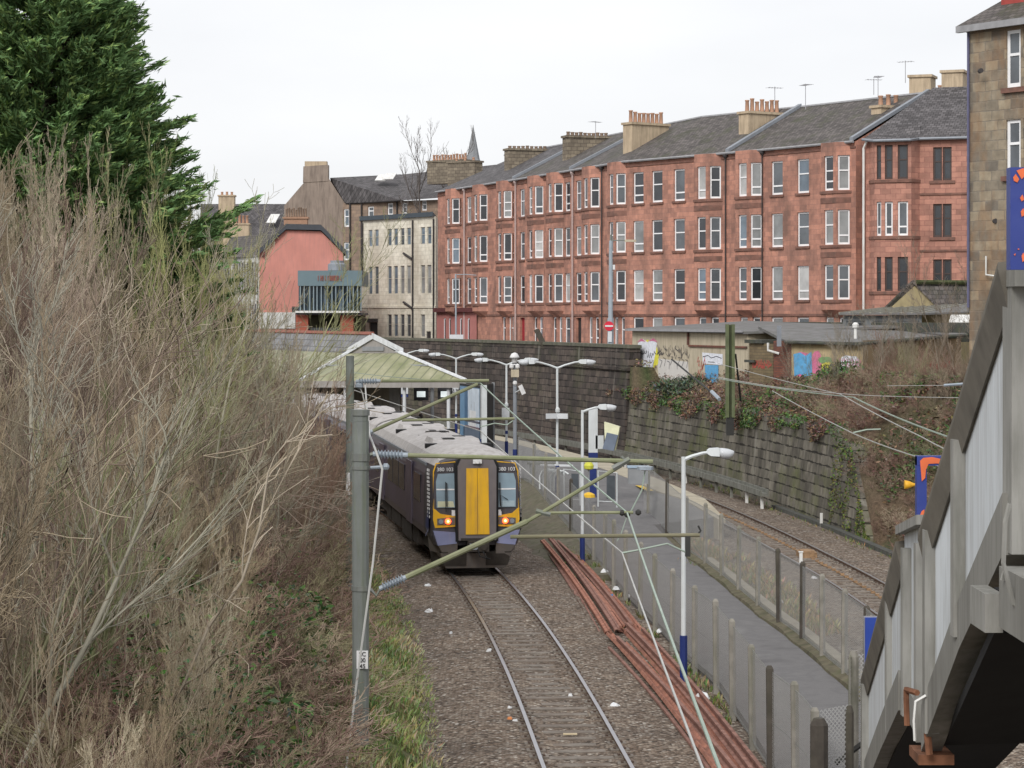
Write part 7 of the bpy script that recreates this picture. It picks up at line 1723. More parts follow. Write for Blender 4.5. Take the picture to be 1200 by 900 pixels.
# ================================================================ vegetation
M_twig = mtint('bare twigs', .9, .3, 1.0)
M_leaf = mtint('leaves', .75, .3, 1.5)
M_bark = mplain('grey green bark', (.20, .19, .13), .95, 0, .3, 3, (.12, .14, .06), .6, .4)
NRV = np.random.RandomState(5)
def grow(rs, stems, height, spread, depth, nbr, r0, crook=.22, up=.25, taper=.45, brlen=.42, rmin=.0007):
    """polylines of a bare shrub: list of (points, radii, level)"""
    out = []
    def rec(p, d, L_, r, lev):
        n = 6 if lev == 0 else (4 if lev < depth else 3); pts = [p.copy()]; rad = [r]; dd = d.copy()
        for i in range(n):
            dd = dd + rs.normal(0, crook * (1 - .12 * lev), 3) + np.array([0, 0, up * .5]); dd /= np.linalg.norm(dd)
            p = p + dd * L_ / n; pts.append(p.copy()); rad.append(max(r * (1 - (1 - taper) * (i + 1) / n) if lev < depth else r * (1 - .6 * (i + 1) / n), rmin))
            if lev < depth and i >= (1 if lev == 0 else 0):
                for _ in range(nbr[lev]):
                    sd = rs.normal(0, 1, 3); sd -= dd * sd.dot(dd); sd /= np.linalg.norm(sd); a = rs.uniform(.3, .8)
                    nd = dd * math.cos(a) + sd * math.sin(a); nd[2] += up * .4; nd /= np.linalg.norm(nd)
                    rec(p, nd, L_ * brlen * rs.uniform(.6, 1.25) * (1 - .35 * i / n), rad[-1] * .6, lev + 1)
        out.append((np.array(pts), np.array(rad), lev))
    for s in range(stems):
        az = rs.uniform(0, 2 * math.pi); ln = rs.uniform(.0, spread); d = np.array([math.cos(az) * ln, math.sin(az) * ln, 1.0]); d /= np.linalg.norm(d)
        rec(np.array([math.cos(az) * .25 * rs.rand(), math.sin(az) * .25 * rs.rand(), -.1]), d, height * rs.uniform(.7, 1.05), r0 * rs.uniform(.6, 1.15), 0)
    return out
def polytubes(lines, rscale=1.0):
    """three-sided tubes for all polylines: V, F (quads), level per vertex"""
    Vs, Fs, Ls = [], [], []; b = 0
    for pts, rad, lev in lines:
        k = len(pts); d = np.gradient(pts, axis=0); d /= np.linalg.norm(d, axis=1)[:, None] + 1e-9
        ref = np.where(np.abs(d[:, 2:3]) < .9, np.array([[0, 0, 1.]]), np.array([[1., 0, 0]])); a = np.cross(d, ref); a /= np.linalg.norm(a, axis=1)[:, None] + 1e-9; c = np.cross(d, a)
        for j in range(3):
            t = 2 * math.pi * j / 3; Vs.append(pts + (a * math.cos(t) + c * math.sin(t)) * (rad * rscale)[:, None])
        i = np.arange(k - 1)
        for j in range(3):
            q = (j + 1) % 3; Fs.append(np.stack([b + j * k + i, b + q * k + i, b + q * k + i + 1, b + j * k + i + 1], 1))
        Ls.append(np.full(3 * k, lev)); b += 3 * k
    return np.concatenate(Vs), np.concatenate(Fs), np.concatenate(Ls)
M_twigI = NT('instanced twigs')
_i = M_twigI.node('ShaderNodeAttribute', attribute_name='tint', attribute_type='INSTANCER'); _g = M_twigI.node('ShaderNodeAttribute', attribute_name='level')
_v = M_twigI.ramp(M_twigI.noise(M_twigI.pos(), 1.0, 4), [(.3, .7), (.7, 1.3)])
M_twigI.base(M_twigI.mix(1.0, M_twigI.mix(1.0, _i.outputs['Color'], _v, 'MULTIPLY'), _g.outputs['Color'], 'MULTIPLY')); M_twigI.rough(.9); M_twigI.b.inputs['Specular IOR Level'].default_value = .15; M_twigI = M_twigI.m
def proto_collection(name, protos):
    c = bpy.data.collections.new(name)
    for i, (V, Fq, Lv) in enumerate(protos):
        o = np_mesh('%s_stem_%02d' % (name, i), V, Fq, M_twigI); a = o.data.color_attributes.new('level', 'FLOAT_COLOR', 'POINT')
        c4 = np.ones((len(V), 4), dtype=np.float32); c4[:, :3] = (.95 + .08 * Lv)[:, None]; a.data.foreach_set('color', c4.ravel()); COL.objects.unlink(o); c.objects.link(o)
    return c
def inst(name, coll, places):
    """one scattered mass: places = (x, y, z, scale_xy, scale_z, rot, lean_x, lean_y, tint(3), proto index)"""
    n = len(places); me = bpy.data.meshes.new(name); me.vertices.add(n); me.vertices.foreach_set('co', np.array([p[:3] for p in places], dtype=np.float32).ravel())
    for nm, ty, key, arr in (('scl', 'FLOAT_VECTOR', 'vector', [(p[3], p[3], p[4]) for p in places]), ('rot', 'FLOAT_VECTOR', 'vector', [(-p[7], p[6], p[5]) for p in places]), ('tint', 'FLOAT_COLOR', 'color', [tuple(p[8]) + (1,) for p in places]), ('pidx', 'INT', 'value', [p[9] for p in places])):
        at_ = me.attributes.new(nm, ty, 'POINT'); at_.data.foreach_set(key, np.array(arr, dtype=np.int32 if ty == 'INT' else np.float32).ravel())
    o = bpy.data.objects.new(name, me); COL.objects.link(o)
    ng = bpy.data.node_groups.new(name + '_scatter', 'GeometryNodeTree'); ng.interface.new_socket('Geometry', in_out='INPUT', socket_type='NodeSocketGeometry'); ng.interface.new_socket('Geometry', in_out='OUTPUT', socket_type='NodeSocketGeometry')
    gi, go = ng.nodes.new('NodeGroupInput'), ng.nodes.new('NodeGroupOutput'); ip = ng.nodes.new('GeometryNodeInstanceOnPoints'); ci = ng.nodes.new('GeometryNodeCollectionInfo')
    ci.inputs['Collection'].default_value = coll; ci.inputs['Separate Children'].default_value = True; ci.inputs['Reset Children'].default_value = True; ip.inputs['Pick Instance'].default_value = True
    def na(nm, ty): q_ = ng.nodes.new('GeometryNodeInputNamedAttribute'); q_.data_type = ty; q_.inputs['Name'].default_value = nm; return [s_ for s_ in q_.outputs if s_.enabled and s_.name == 'Attribute'][0]
    l_ = ng.links.new; l_(gi.outputs[0], ip.inputs['Points']); l_(ci.outputs[0], ip.inputs['Instance']); l_(na('pidx', 'INT'), ip.inputs['Instance Index']); l_(na('scl', 'FLOAT_VECTOR'), ip.inputs['Scale'])
    er = ng.nodes.new('FunctionNodeEulerToRotation'); l_(na('rot', 'FLOAT_VECTOR'), er.inputs[0]); l_(er.outputs[0], ip.inputs['Rotation']); l_(ip.outputs[0], go.inputs[0])
    o.modifiers.new('scatter', 'NODES').node_group = ng; return o
def leaves(cen, size, tint, flat=.0, elong=1.0, rs=NRV, dirs=None, bend=.25):
    """one bent four-cornered leaf per centre"""
    n = len(cen); size = np.broadcast_to(size, (n,)); d = rs.normal(0, 1, (n, 3)) if dirs is None else dirs + rs.normal(0, .25, (n, 3))
    if dirs is None: d[:, 2] *= (1 - flat)
    d /= np.linalg.norm(d, axis=1)[:, None]
    r = rs.normal(0, 1, (n, 3)); 
    if flat: r[:, 2] *= (1 - flat)
    w = r - d * (r * d).sum(1)[:, None]; w /= np.linalg.norm(w, axis=1)[:, None] + 1e-9; nn = np.cross(d, w)
    L_ = size[:, None] * .5 * elong; W_ = size[:, None] * .5 * .55
    V = np.stack([cen - d * L_, cen + w * W_ + nn * size[:, None] * bend * .3, cen + d * L_, cen - w * W_ + nn * size[:, None] * bend * .3], 1).reshape(-1, 3)
    Fq = np.arange(4 * n).reshape(n, 4); C4 = np.repeat(np.asarray(tint) * np.ones((n, 1)), 4, axis=0)
    return V, Fq, C4

# ---------------------------------------------------------------- the bare thicket on the left bank
rs = np.random.RandomState(3)
def norm(pr): V, Fq, Lv = pr; V = V / V[:, 2].max(); return V, Fq, Lv
PROT = [norm(polytubes(grow(rs, st, 1.0, sp, 3, (2, 2, 2), .0058, .15, .17, .45, .40, .0011))) for st, sp in ((5, .45), (6, .35), (5, .5), (5, .4), (6, .3))]
SIL = [(-200, 95), (0, 108), (60, 118), (110, 132), (160, 145), (200, 162), (228, 182), (250, 215), (270, 275), (292, 330), (320, 372), (350, 405), (378, 440), (400, 482), (412, 540), (420, 640)]
def sil(px): return float(np.interp(px, [a for a, b in SIL], [b for a, b in SIL]))
places = []; rv = random.Random(21)
def try_place(x, y, hmax=7.2, smin=.86, smax=1.0, force=None):
    px = 600 + F * x / y; zg = ground_z(x, y) if y < 195 else STREET
    ztop = H + (HY - sil(px)) * y / F; h = min(hmax, ztop - zg, (1.7 + .9 * max(0, XA(y) - 2.7 - x - 1.6)) if y < 52 else (2.4 + 1.7 * max(0, XA(y) - 2.7 - x - .8)))
    if h < .7: return
    h *= rv.uniform(smin, smax); py_mid = HY + F * (H - zg - h * .6) / y
    n1, n2 = vnoise(x * .5, y * .35), vnoise(x * .9 + 30, y * .8)
    base = np.array([.335, .27, .185]); 
    if n1 > .62: base = np.array([.42, .37, .27])
    if n2 < .25: base = np.array([.22, .155, .125])
    g = min(1, 1.8 * max(0, 1 - abs(px - 200) / 130) * max(0, min(1, (470 - py_mid) / 120))); base = base * (1 - g) + np.array([.31, .315, .145]) * g
    rd = max(0, 1 - math.hypot((px - 375) / 70, (py_mid - 510) / 90)); mv = .7 * max(0, 1 - math.hypot((px - 60) / 130, (py_mid - 430) / 160)); base = base * (1 - mv) + np.array([.30, .22, .20]) * mv; base = base * (1 - rd) + np.array([.25, .12, .11]) * rd
    base = base * rv.uniform(.65, 1.3)
    sxy = min(h * rv.uniform(.5, .75), 3.6)
    places.append((x, y, zg, sxy, h, rv.uniform(0, 6.28), rv.uniform(-.05, .16), rv.uniform(-.08, .05), base, rv.randrange(5)))
y = 21.0
while y < 118:
    xa = XA(y); xl = -.235 * y - 1.2; xr = xa - 2.7 - (3.0 if y < 54 else lerp(3.0, .7, (y - 54) / 12)); stepx = 1.5 + y * .009
    x = xr - rv.uniform(.3, .9)
    while x > xl:
        try_place(x + rv.uniform(-.4, .4), y + rv.uniform(-.7, .7), 9.0 if y > 34 else 5.5); x -= stepx * rv.uniform(.8, 1.25)
    y += 1.55 + y * .012
rsA = np.random.RandomState(19)
PROT += [norm(polytubes(grow(rsA, 3, 1.0, .9, 2, (1, 2), .0052, .22, .10, .5, .5, .0011))) for _ in range(4)]
for k in range(210):          # long arching pale branches crossing the upright twigs
    y = rv.uniform(24, 84); x = XA(y) - 2.7 - rv.uniform(3.4 if y < 56 else 2.2, 13); px = 600 + F * x / y
    if px < -120: continue
    zg = ground_z(x, y); h = min(rv.uniform(2.5, 6.5), H + (HY - sil(px) - 20) * y / F - zg, 1.4 + 1.1 * (XA(y) - 2.7 - x - 1.0))
    if h < 1: continue
    places.append((x, y, zg, h * rv.uniform(.8, 1.1), h, rv.uniform(0, 6.28), rv.uniform(-.15, .22), rv.uniform(-.2, .1), np.array(rv.choice([(.42, .36, .28), (.35, .30, .22), (.30, .25, .18), (.2, .15, .12), (.26, .20, .16)])), 5 + rv.randrange(4)))
CP = proto_collection('bare', PROT); o = inst('bare_thicket', CP, places)
tag(o, 'dense grey-brown thicket of bare twigs covering the whole left bank', 'thicket', kind='stuff')
# undergrowth: small twiggy tangle and low brambles on the ground of the left bank
places = []
for k in range(720):
    y = rv.uniform(24, 80); xa = XA(y); t_ = 2.0 + abs(rv.gauss(0, 3.2)); x = xa - 2.7 - t_
    if 600 + F * x / y < -60: continue
    h = rv.uniform(.6, 1.7); c = rv.choice([(.30, .205, .16), (.36, .28, .21), (.26, .17, .14), (.28, .25, .15)])
    places.append((x, y, ground_z(x, y) - .1, h * 1.5, h, rv.uniform(0, 6.28), rv.uniform(-.4, .5), rv.uniform(-.3, .3), np.array(c), rv.randrange(len(PROT))))
rs2 = np.random.RandomState(8); PSM = [norm(polytubes(grow(rs2, 6, 1.0, .9, 2, (2, 2), .007, .22, .05, rmin=.003))) for _ in range(4)]
places = [p[:-1] + (p[-1] % 4,) for p in places]
CS = proto_collection('tangle', PSM); o = inst('undergrowth', CS, places); tag(o, 'tangled low dead stems and brambles under the left thicket', 'undergrowth', kind='stuff')

# dead leaves and ivy on the left bank
def scatter(n, yr, tr, side, size, cols, zj=(0, .2), clump=None, elong=1.2, flat=.5):
    cen = []; ti = []; k = 0
    while len(cen) < n and k < n * 8:
        k += 1; y = rv.uniform(*yr); t_ = rv.uniform(*tr)
        x = XA(y) - 2.7 - t_ if side == 'L' else off(XB, y, WALL_OFF + .3 + t_).x
        if side == 'R' and y > 84 and t_ < .45: continue
        px = 600 + F * x / y
        if px < -20 or px > 1210: continue
        if clump is not None and vnoise(x * clump[0] + clump[2], y * clump[0]) < clump[1]: continue
        z = (ground_z(x, y) if side == 'L' else right_z(t_, y)) + rv.uniform(*zj)
        cen.append((x, y, z)); c = cols[rv.randrange(len(cols))]; ti.append([v * rv.uniform(.75, 1.25) for v in c])
    s = NRV.uniform(size[0], size[1], len(cen)); return leaves(np.array(cen), s, np.array(ti), flat, elong)
GREEN = [(.08, .145, .045), (.10, .18, .055), (.06, .11, .045), (.14, .19, .07), (.11, .15, .09)]; RUST = [(.20, .125, .085), (.15, .095, .07), (.26, .19, .13), (.13, .09, .07)]; STRAW = [(.46, .41, .25), (.38, .37, .20), (.30, .33, .14), (.19, .25, .09), (.38, .30, .19)]
parts = [scatter(26000, (26, 82), (1.6, 11), 'L', (.06, .16), GREEN, (.0, .5), (.45, .5, 3)), scatter(9000, (30, 56), (1.8, 7), 'L', (.08, .18), GREEN, (.2, 1.3), (.4, .55, 23)), scatter(22000, (24, 90), (1.2, 13), 'L', (.06, .15), RUST, (0, .12)), scatter(9000, (28, 80), (2.5, 12), 'L', (.06, .13), GREEN, (.3, 2.2), (.5, .64, 11))]
def cat(parts):
    b = 0; Vs, Fs, Cs = [], [], []
    for v, f, c in parts: Vs.append(v); Fs.append(f + b); Cs.append(c); b += len(v)
    return np.concatenate(Vs), np.concatenate(Fs), np.concatenate(Cs)
_c = cat(parts); o = np_mesh('ivy_and_litter', _c[0], _c[1], M_leaf, _c[2]); tag(o, 'ivy and fallen brown leaves lying under the left thicket', 'ground cover', kind='stuff')
# rough grass beside the near track
def blades(n, xy, hr, cols, zf, wdt=.012, lean=.5):
    cen = []; ti = []
    P_ = []; 
    for k in range(n):
        p = xy()
        if p is None: continue
        x, y = p; z = zf(x, y) - .02; h = rv.uniform(*hr); az = rv.uniform(0, 6.28); l = rv.uniform(.1, lean) * h; w_ = wdt * rv.uniform(.7, 1.6)
        ax, ay = math.cos(az), math.sin(az); bx_, by_ = -ay * w_, ax * w_
        P_ += [(x - bx_, y - by_, z), (x + bx_, y + by_, z), (x + ax * l * .5 + bx_ * .7, y + ay * l * .5 + by_ * .7, z + h * .62), (x + ax * l, y + ay * l, z + h * .9)]
        c = cols(x, y); ti += [c] * 4
    m_ = len(P_) // 4; return np.array(P_), np.arange(4 * m_).reshape(m_, 4), np.array(ti)
def gxy():
    y = rv.uniform(34, 76); t_ = rv.uniform(-.25, 4.6) ; 
    if rv.random() > (1.3 - t_ * .2): return None
    x = XA(y) - 2.7 - t_
    if vnoise(x * 1.1, y * .8 + 5) < .26: return None
    return x, y
def gcolr(x, y):
    n = vnoise(x * .9 + 3, y * .55); c = STRAW[0] if n > .72 else STRAW[2] if n > .5 else STRAW[3] if n > .3 else STRAW[4]
    if rv.random() < .3: c = rv.choice(STRAW)
    return [v * rv.uniform(.75, 1.2) for v in c]
V_, F_, C_ = blades(70000, gxy, (.06, .26), gcolr, ground_z, .014, .9); o = np_mesh('rough_grass', V_, F_, M_leaf, C_); tag(o, 'rough yellow-green grass on the bank beside the near track', 'grass', kind='stuff')
def dxy():
    y = rv.uniform(59, 86); x = XF2(y) + rv.uniform(.55, 2.6 if y < 78 else 1.4)
    if x > XB(y) - 2.0 or vnoise(x, y * .7 + 2) < .3: return None
    return x, y
V_, F_, C_ = blades(9000, dxy, (.15, .5), lambda x, y: [v * rv.uniform(.7, 1.2) for v in rv.choice([(.42, .32, .17), (.5, .4, .22), (.32, .24, .13), (.2, .22, .08)])], lambda x, y: -.3, .014, .6)
o = np_mesh('dry_grass', V_, F_, M_leaf, C_); tag(o, 'tan dry grass between the far fence and the right-hand track', 'grass', kind='stuff')
def wxy():
    y = rv.uniform(46, 104); side = rv.random()
    if side < .55: x = XF1(min(y, 103)) - abs(rv.gauss(0, .45)); 
    elif side < .8: x = XF2(min(y, 86)) + rv.uniform(-.5, .25)
    else: x = off(XB, y + 10, 2.9).x + rv.uniform(-.5, .6); y += 10
    if vnoise(x * 2, y * 1.2) < .45: return None
    return x, y
V_, F_, C_ = blades(12000, wxy, (.04, .2), lambda x, y: [v * rv.uniform(.7, 1.2) for v in rv.choice([(.12, .17, .05), (.2, .2, .08), (.3, .24, .13)])], lambda x, y: -.22 if x > 6.5 or y < 74 else -.1, .016, .8)
o = np_mesh('trackside_weeds', V_, F_, M_leaf, C_); tag(o, 'small weeds and moss along the fences and the foot of the wall', 'weeds', kind='stuff')

# ---------------------------------------------------------------- individual saplings that stand out of the left thicket
def sapling(x, y, h, seed, label, tint, r0=.008, spread=.25, stems=1, lean=(0, 0), name='bare_sapling', cat_='sapling', grp='bare saplings on the left bank', crook=.16, zg=None, depth=3, nbr=(2, 2, 2), up=.25, mat=None):
    rs_ = np.random.RandomState(seed); ln = grow(rs_, stems, 1.0, spread, depth, nbr, r0, crook, up)
    z = (ground_z(x, y) - .1) if zg is None else zg; t = empty(name, (x, y, z), label, cat_, grp)
    for nm, sel in (('trunk', lambda l: l == 0), ('branches', lambda l: l > 0)):
        V, Fq, Lv = polytubes([q_ for q_ in ln if sel(q_[2])]); V = V * h; V[:, 0] += lean[0] * V[:, 2]; V[:, 1] += lean[1] * V[:, 2]
        o = np_mesh(nm, V, Fq, mat or M_twig, np.array(tint)[None, :] * np.ones((len(V), 1)) * (1.0 if nm == 'trunk' else .92)); o.parent = t
    return t
def at_px(px, py, Y): q = P(px, py, Y); return q.x, q.y
for i, (px, Y, h, lean, lb, tn) in enumerate((
        (30, 27, 5.4, (.25, 0), 'pale greenish sapling with a kinked trunk at the lower left corner', (.30, .30, .18)),
        (62, 29, 5.2, (.1, .0), 'straight mossy sapling second from the lower left corner', (.27, .29, .15)),
        (88, 31, 4.6, (.42, .0), 'pale sapling bending right near the lower left corner', (.38, .36, .25)),
        (-25, 26, 5.4, (.42, .1), 'sapling leaning in from the left edge with long pale arching branches', (.40, .38, .30)),
        (-50, 30, 6.2, (.5, .0), 'leaning sapling at the left edge whose pale branch crosses the thicket', (.40, .38, .31)),
        (275, 50, 5.2, (.12, 0), 'grey branching sapling in the middle of the bank, left of the near mast', (.36, .33, .26)),
        (345, 58, 4.4, (.1, 0), 'slim pale sapling just left of the near mast', (.34, .31, .25)),
        (160, 44, 6.0, (.08, 0), 'tall pale sapling in the centre of the left thicket', (.34, .32, .24)),
        (215, 60, 7.6, (.1, 0), 'tall olive sapling in front of the conifer', (.30, .30, .16)))):
    x = (px - 600) * Y / F; sapling(x, Y, h, 40 + i, lb, tn, .0085 if i < 5 else .006, lean=lean)
# slim twigs in front of the station canopy
# ---------------------------------------------------------------- the conifer
rsC = np.random.RandomState(77); TC = Vector((-12.3, 62.5, 5.0)); ZT = 21.3
def crown_r(z): return max(.15, min(4.8, .42 * (ZT - z)))
cen, dirs, siz, tin, bl = [], [], [], [], []
for k in range(1700):
    z = TC.z + 1.2 + (ZT - TC.z - 1.2) * (rsC.rand() ** .95); az = rsC.uniform(0, 2 * math.pi); r = crown_r(z) * rsC.uniform(.70, 1.03); r *= .86 + .28 * vnoise(az * 1.6 + 9, z * .7)
    d0 = np.array([math.cos(az), math.sin(az), rsC.uniform(.02, .28)]); p0 = np.array([TC.x, TC.y, z - r * .22]); pts = []
    for j in range(7):
        f = j / 6; pts.append(p0 + d0 * r * f + np.array([0, 0, .16 * r * f * f]) + rsC.normal(0, .04, 3))
    pts = np.array(pts); bl.append((pts, np.linspace(.035, .008, 7), 1))
    ns = int(6 + r * 5); tone = rsC.uniform(.7, 1.25)
    for s in range(ns):
        f = .38 + .62 * (s + rsC.rand()) / ns; q_ = pts[0] + (pts[-1] - pts[0]) * f; q_ = np.array([np.interp(f * 6, range(7), pts[:, i]) for i in range(3)])
        side = rsC.choice([-1, 1]); tang = np.array([-d0[1], d0[0], 0]) * side; fd = d0 * rsC.uniform(.6, 1.1) + tang * rsC.uniform(.1, .8) + np.array([0, 0, rsC.uniform(-.05, .45)]); fd /= np.linalg.norm(fd); L_ = rsC.uniform(.3, .62) * (1.15 - .35 * f)
        nb = 13; g = (np.arange(nb) + .5) / nb; c = q_ + fd * (L_ * g)[:, None] + rsC.normal(0, .03, (nb, 3)); dd = fd + tang * rsC.uniform(-.6, .6, (nb, 1)) + np.stack([np.zeros(nb), np.zeros(nb), rsC.uniform(-.25, .45, nb)], 1)
        cen.append(c); dirs.append(dd / np.linalg.norm(dd, axis=1)[:, None]); siz.append(rsC.uniform(.06, .13, nb)); m_ = tone * (.8 + .5 * g * f)
        tin.append(np.where(rsC.rand(nb, 1) < .72, np.array([[.125, .215, .085]]), np.array([[.21, .30, .10]])) * m_[:, None])
cen, dirs, siz, tin = map(np.concatenate, (cen, dirs, siz, tin))
cf = empty('conifer', TC, 'big dark green conifer with feathery upswept branches behind the thicket, upper left corner', 'tree')
V_, F_, C_ = leaves(np.array(cen), np.array(siz), np.array(tin), 0, 2.6, rsC, np.array(dirs), .15); o = np_mesh('foliage', V_ - np.array(TC), F_, M_leaf, C_); o.parent = cf
V_, F_, _l = polytubes(bl); o = np_mesh('branches', V_ - np.array(TC), F_, M_twig, np.array([[.09, .07, .05]]) * np.ones((len(V_), 1))); o.parent = cf
m = MB(); m.tube([TC - UP * .5, TC + UP * 6, TC + UP * 12, TC + UP * 16], [.32, .24, .12, .03], 10); m.build('trunk', M_bark, cf)
# thinner conifer behind on the right side of the crown (loose sprays low down)
# ---------------------------------------------------------------- leafless tree among the far chimneys
sapling(WX(510, 226, 0).x, 226, 15.5, 91, 'tall leafless tree rising in front of the far slate roof, left of the spire', (.16, .14, .13), .012, .3, 2, name='bare_tree', cat_='tree', grp=None, zg=9.5, crook=.12, up=.3)
# ---------------------------------------------------------------- right bank: brambles, dead bracken, shrubs over the wall
placesR = []; rv = random.Random(33)
def rplace(y, t_, h, c, lean=(0, 0), k=4, sx=1.3):
    p = off(XB, y, WALL_OFF + .3 + t_); placesR.append((p.x, p.y, right_z(t_, y) - .1, h * sx, h, rv.uniform(0, 6.28), lean[0], lean[1], np.array(c) * rv.uniform(.8, 1.2), rv.randrange(k)))
REDT = [(.26, .16, .13), (.32, .23, .18), (.22, .14, .11), (.38, .31, .23), (.26, .25, .15)]
for k in range(900):
    y = rv.uniform(64, 127); t_ = rv.uniform(.7, 9 if y < 100 else 3.2); rplace(y, t_, rv.uniform(.5, 1.25) * (.55 if y > 101 else 1.), rv.choice(REDT), (rv.uniform(-.5, .1), rv.uniform(-.3, .2)))
for k in range(240):
    y = rv.uniform(70, 93); rplace(y, rv.uniform(.25, 5.5), rv.uniform(.5, 1.1), rv.choice(REDT), (rv.uniform(-.5, .1), rv.uniform(-.3, .2)))
o = inst('bramble_tangle', CS, placesR); tag(o, 'red-brown bramble and dead stem tangle on the right bank above the wall', 'undergrowth', kind='stuff')
parts = [scatter(26000, (62, 128), (.3, 9), 'R', (.08, .2), RUST, (0, .45)), scatter(15000, (62, 128), (.2, 9), 'R', (.07, .17), GREEN, (.02, .55), (.4, .6, 17))]
# moss, ivy and bracken spilling over the wall head
cen, ti = [], []
for k in range(9500):
    y = rv.uniform(86.5, 131); n = vnoise(y * .55, 4); drop = (n * .95 + .1) * rv.random() ** 1.6
    if n < .3 and rv.random() < .6: continue
    zt_ = lowtop(y); lean_ = .55 * (zt_ + .4 - drop) / 5.5; p = off(XB, y, WALL_OFF + lean_ - rv.uniform(.02, .22) + (rv.uniform(0, .6) if drop < .2 else 0)); cen.append((p.x, p.y, zt_ - drop + rv.uniform(.0, .16)))
    c = rv.choice(RUST if vnoise(y * .8, 9) > .55 else GREEN + [(.12, .15, .05)]); ti.append([v * rv.uniform(.7, 1.2) for v in c])
parts.append(leaves(np.array(cen), NRV.uniform(.07, .17, len(cen)), np.array(ti), .2, 1.2))
# crumbling green end of the wall and bank toe
cen, ti = [], []
for k in range(2600):
    y = rv.uniform(83, 90); t_ = rv.uniform(-.5, 1.4); p = off(XB, y, WALL_OFF + t_); z = rv.uniform(-.3, max(.1, lowtop(y) + .2)); cen.append((p.x, p.y, z) if t_ < 0.2 and False else (off(XB, y, WALL_OFF - .03 + .55 * (z + .4) / 5.5).x, y, z)); ti.append([v * rv.uniform(.7, 1.3) for v in rv.choice([(.12, .16, .04), (.16, .19, .05), (.08, .10, .04)])])
keep = [i for i, c in enumerate(cen) if c[2] < lowtop(c[1]) + .1 and vnoise(c[1] * 1.4, c[2] * 1.2) > .5]
parts.append(leaves(np.array([cen[i] for i in keep]), NRV.uniform(.05, .12, len(keep)), np.array([ti[i] for i in keep]), .1, 1.0))
_c = cat(parts); o = np_mesh('ivy_and_bracken', _c[0], _c[1], M_leaf, _c[2]); tag(o, 'ivy, moss and dead bracken on the right bank and hanging over the mossy wall', 'ground cover', kind='stuff')
# dark evergreen bush on the wall in front of the graffiti building
def bush(cx, cy, cz, rx, ry, rz, n, cols, label, name='evergreen_bush', size=(.1, .2), grp=None):
    cen, ti, dr = [], [], []
    for k in range(n):
        a_, b_ = rv.uniform(0, 6.28), math.acos(rv.uniform(-.5, 1)); r = rv.uniform(.55, 1.05) * (.75 + .45 * vnoise(a_ * 1.3, b_ * 2.2))
        cen.append((cx + rx * r * math.cos(a_) * math.sin(b_), cy + ry * r * math.sin(a_) * math.sin(b_), cz + rz * r * math.cos(b_))); ti.append([v * rv.uniform(.7, 1.3) for v in rv.choice(cols)])
    V_, F_, C_ = leaves(np.array(cen), NRV.uniform(*size, n), np.array(ti), 0, 1.3); loc = Vector((cx, cy, cz - rz * .4)); t = empty(name, loc, label, 'bush', grp); o = np_mesh('foliage', V_ - np.array(loc), F_, M_leaf, C_); o.parent = t
    st_ = MB(); 
    for k in range(5): az = k * 1.3; st_.tube([loc - UP * .3, loc + Vector((math.cos(az) * rx * .4, math.sin(az) * ry * .4, rz * .5)), loc + Vector((math.cos(az) * rx * .7, math.sin(az) * ry * .7, rz * .9))], [.03, .02, .008], 5)
    st_.build('stems', M_bark, t); return t
SAGE = [(.10, .13, .085), (.13, .16, .11), (.07, .09, .06)]
q = P(808, 456, 121); bush(q.x, q.y, q.z, 1.9, 1.0, .62, 1900, SAGE, 'grey-green evergreen bush on the wall below the graffiti tags')
q = P(990, 442, 103); bush(q.x, q.y, q.z, 1.2, .8, .7, 900, GREEN, 'small green bush in front of the white graffiti on the lock-up', grp=None)
q = P(1105, 470, 92); bush(q.x, q.y, q.z, 1.2, .8, .5, 900, GREEN, 'bright green ivy clump on the bank near the level wire', name='ivy_clump')
q = P(900, 585, 95.0)
# bare saplings in front of the lock-ups
for i, (px, Y, h, c) in enumerate(((940, 104, 2.6, (.30, .26, .2)), (962, 103, 2.2, (.26, .25, .15)), (985, 101, 3.3, (.34, .3, .24)), (1005, 100, 3.6, (.33, .29, .23)), (1028, 101, 4.0, (.36, .32, .26)), (1048, 99, 4.2, (.34, .3, .24)), (1066, 98, 3.8, (.33, .28, .22)), (1088, 97, 4.0, (.32, .27, .21)), (1110, 93, 5.2, (.30, .25, .2)), (1128, 90, 5.8, (.3, .25, .2)), (890, 108, 1.8, (.24, .17, .13)), (872, 109, 1.6, (.26, .18, .14)))):
    x = (px - 600) * Y / F; t_ = (x - XB(Y)) / 1.02 - WALL_OFF - .3; z = right_z(max(.7, t_), Y) - .1
    sapling(x, Y, h * .85, 120 + i, '%s bare sapling from the left in front of the lock-up and its red-painted wall' % ('third', 'fourth', 'fifth', 'sixth', 'seventh', 'eighth', 'ninth', 'tenth', 'eleventh', 'twelfth', 'second', 'first')[i], c, .0055, .45, 2, (rv.uniform(-.15, .15), 0), grp='bare saplings by the lock-ups', zg=z)
placesB = []
for k in range(46):
    y = rv.uniform(84, 118); t_ = rv.uniform(1.2, 8.5 if y < 102 else 3.0); p = off(XB, y, WALL_OFF + .3 + t_); px = 600 + F * p.x / y
    if px < 960 or px > 1180 or (y > 103): continue
    h = rv.uniform(1.3, 2.9); placesB.append((p.x, p.y, right_z(t_, y) - .1, h * .75, h, rv.uniform(0, 6.28), rv.uniform(-.25, .15), rv.uniform(-.1, .1), np.array(rv.choice([(.32, .26, .2), (.38, .33, .26), (.26, .24, .15), (.3, .2, .16)])) * rv.uniform(.8, 1.2), rv.randrange(9)))
o = inst('bank_scrub', CP, placesB); tag(o, 'grey bare scrub standing on the right bank between the wall head and the lock-ups', 'scrub', kind='stuff')
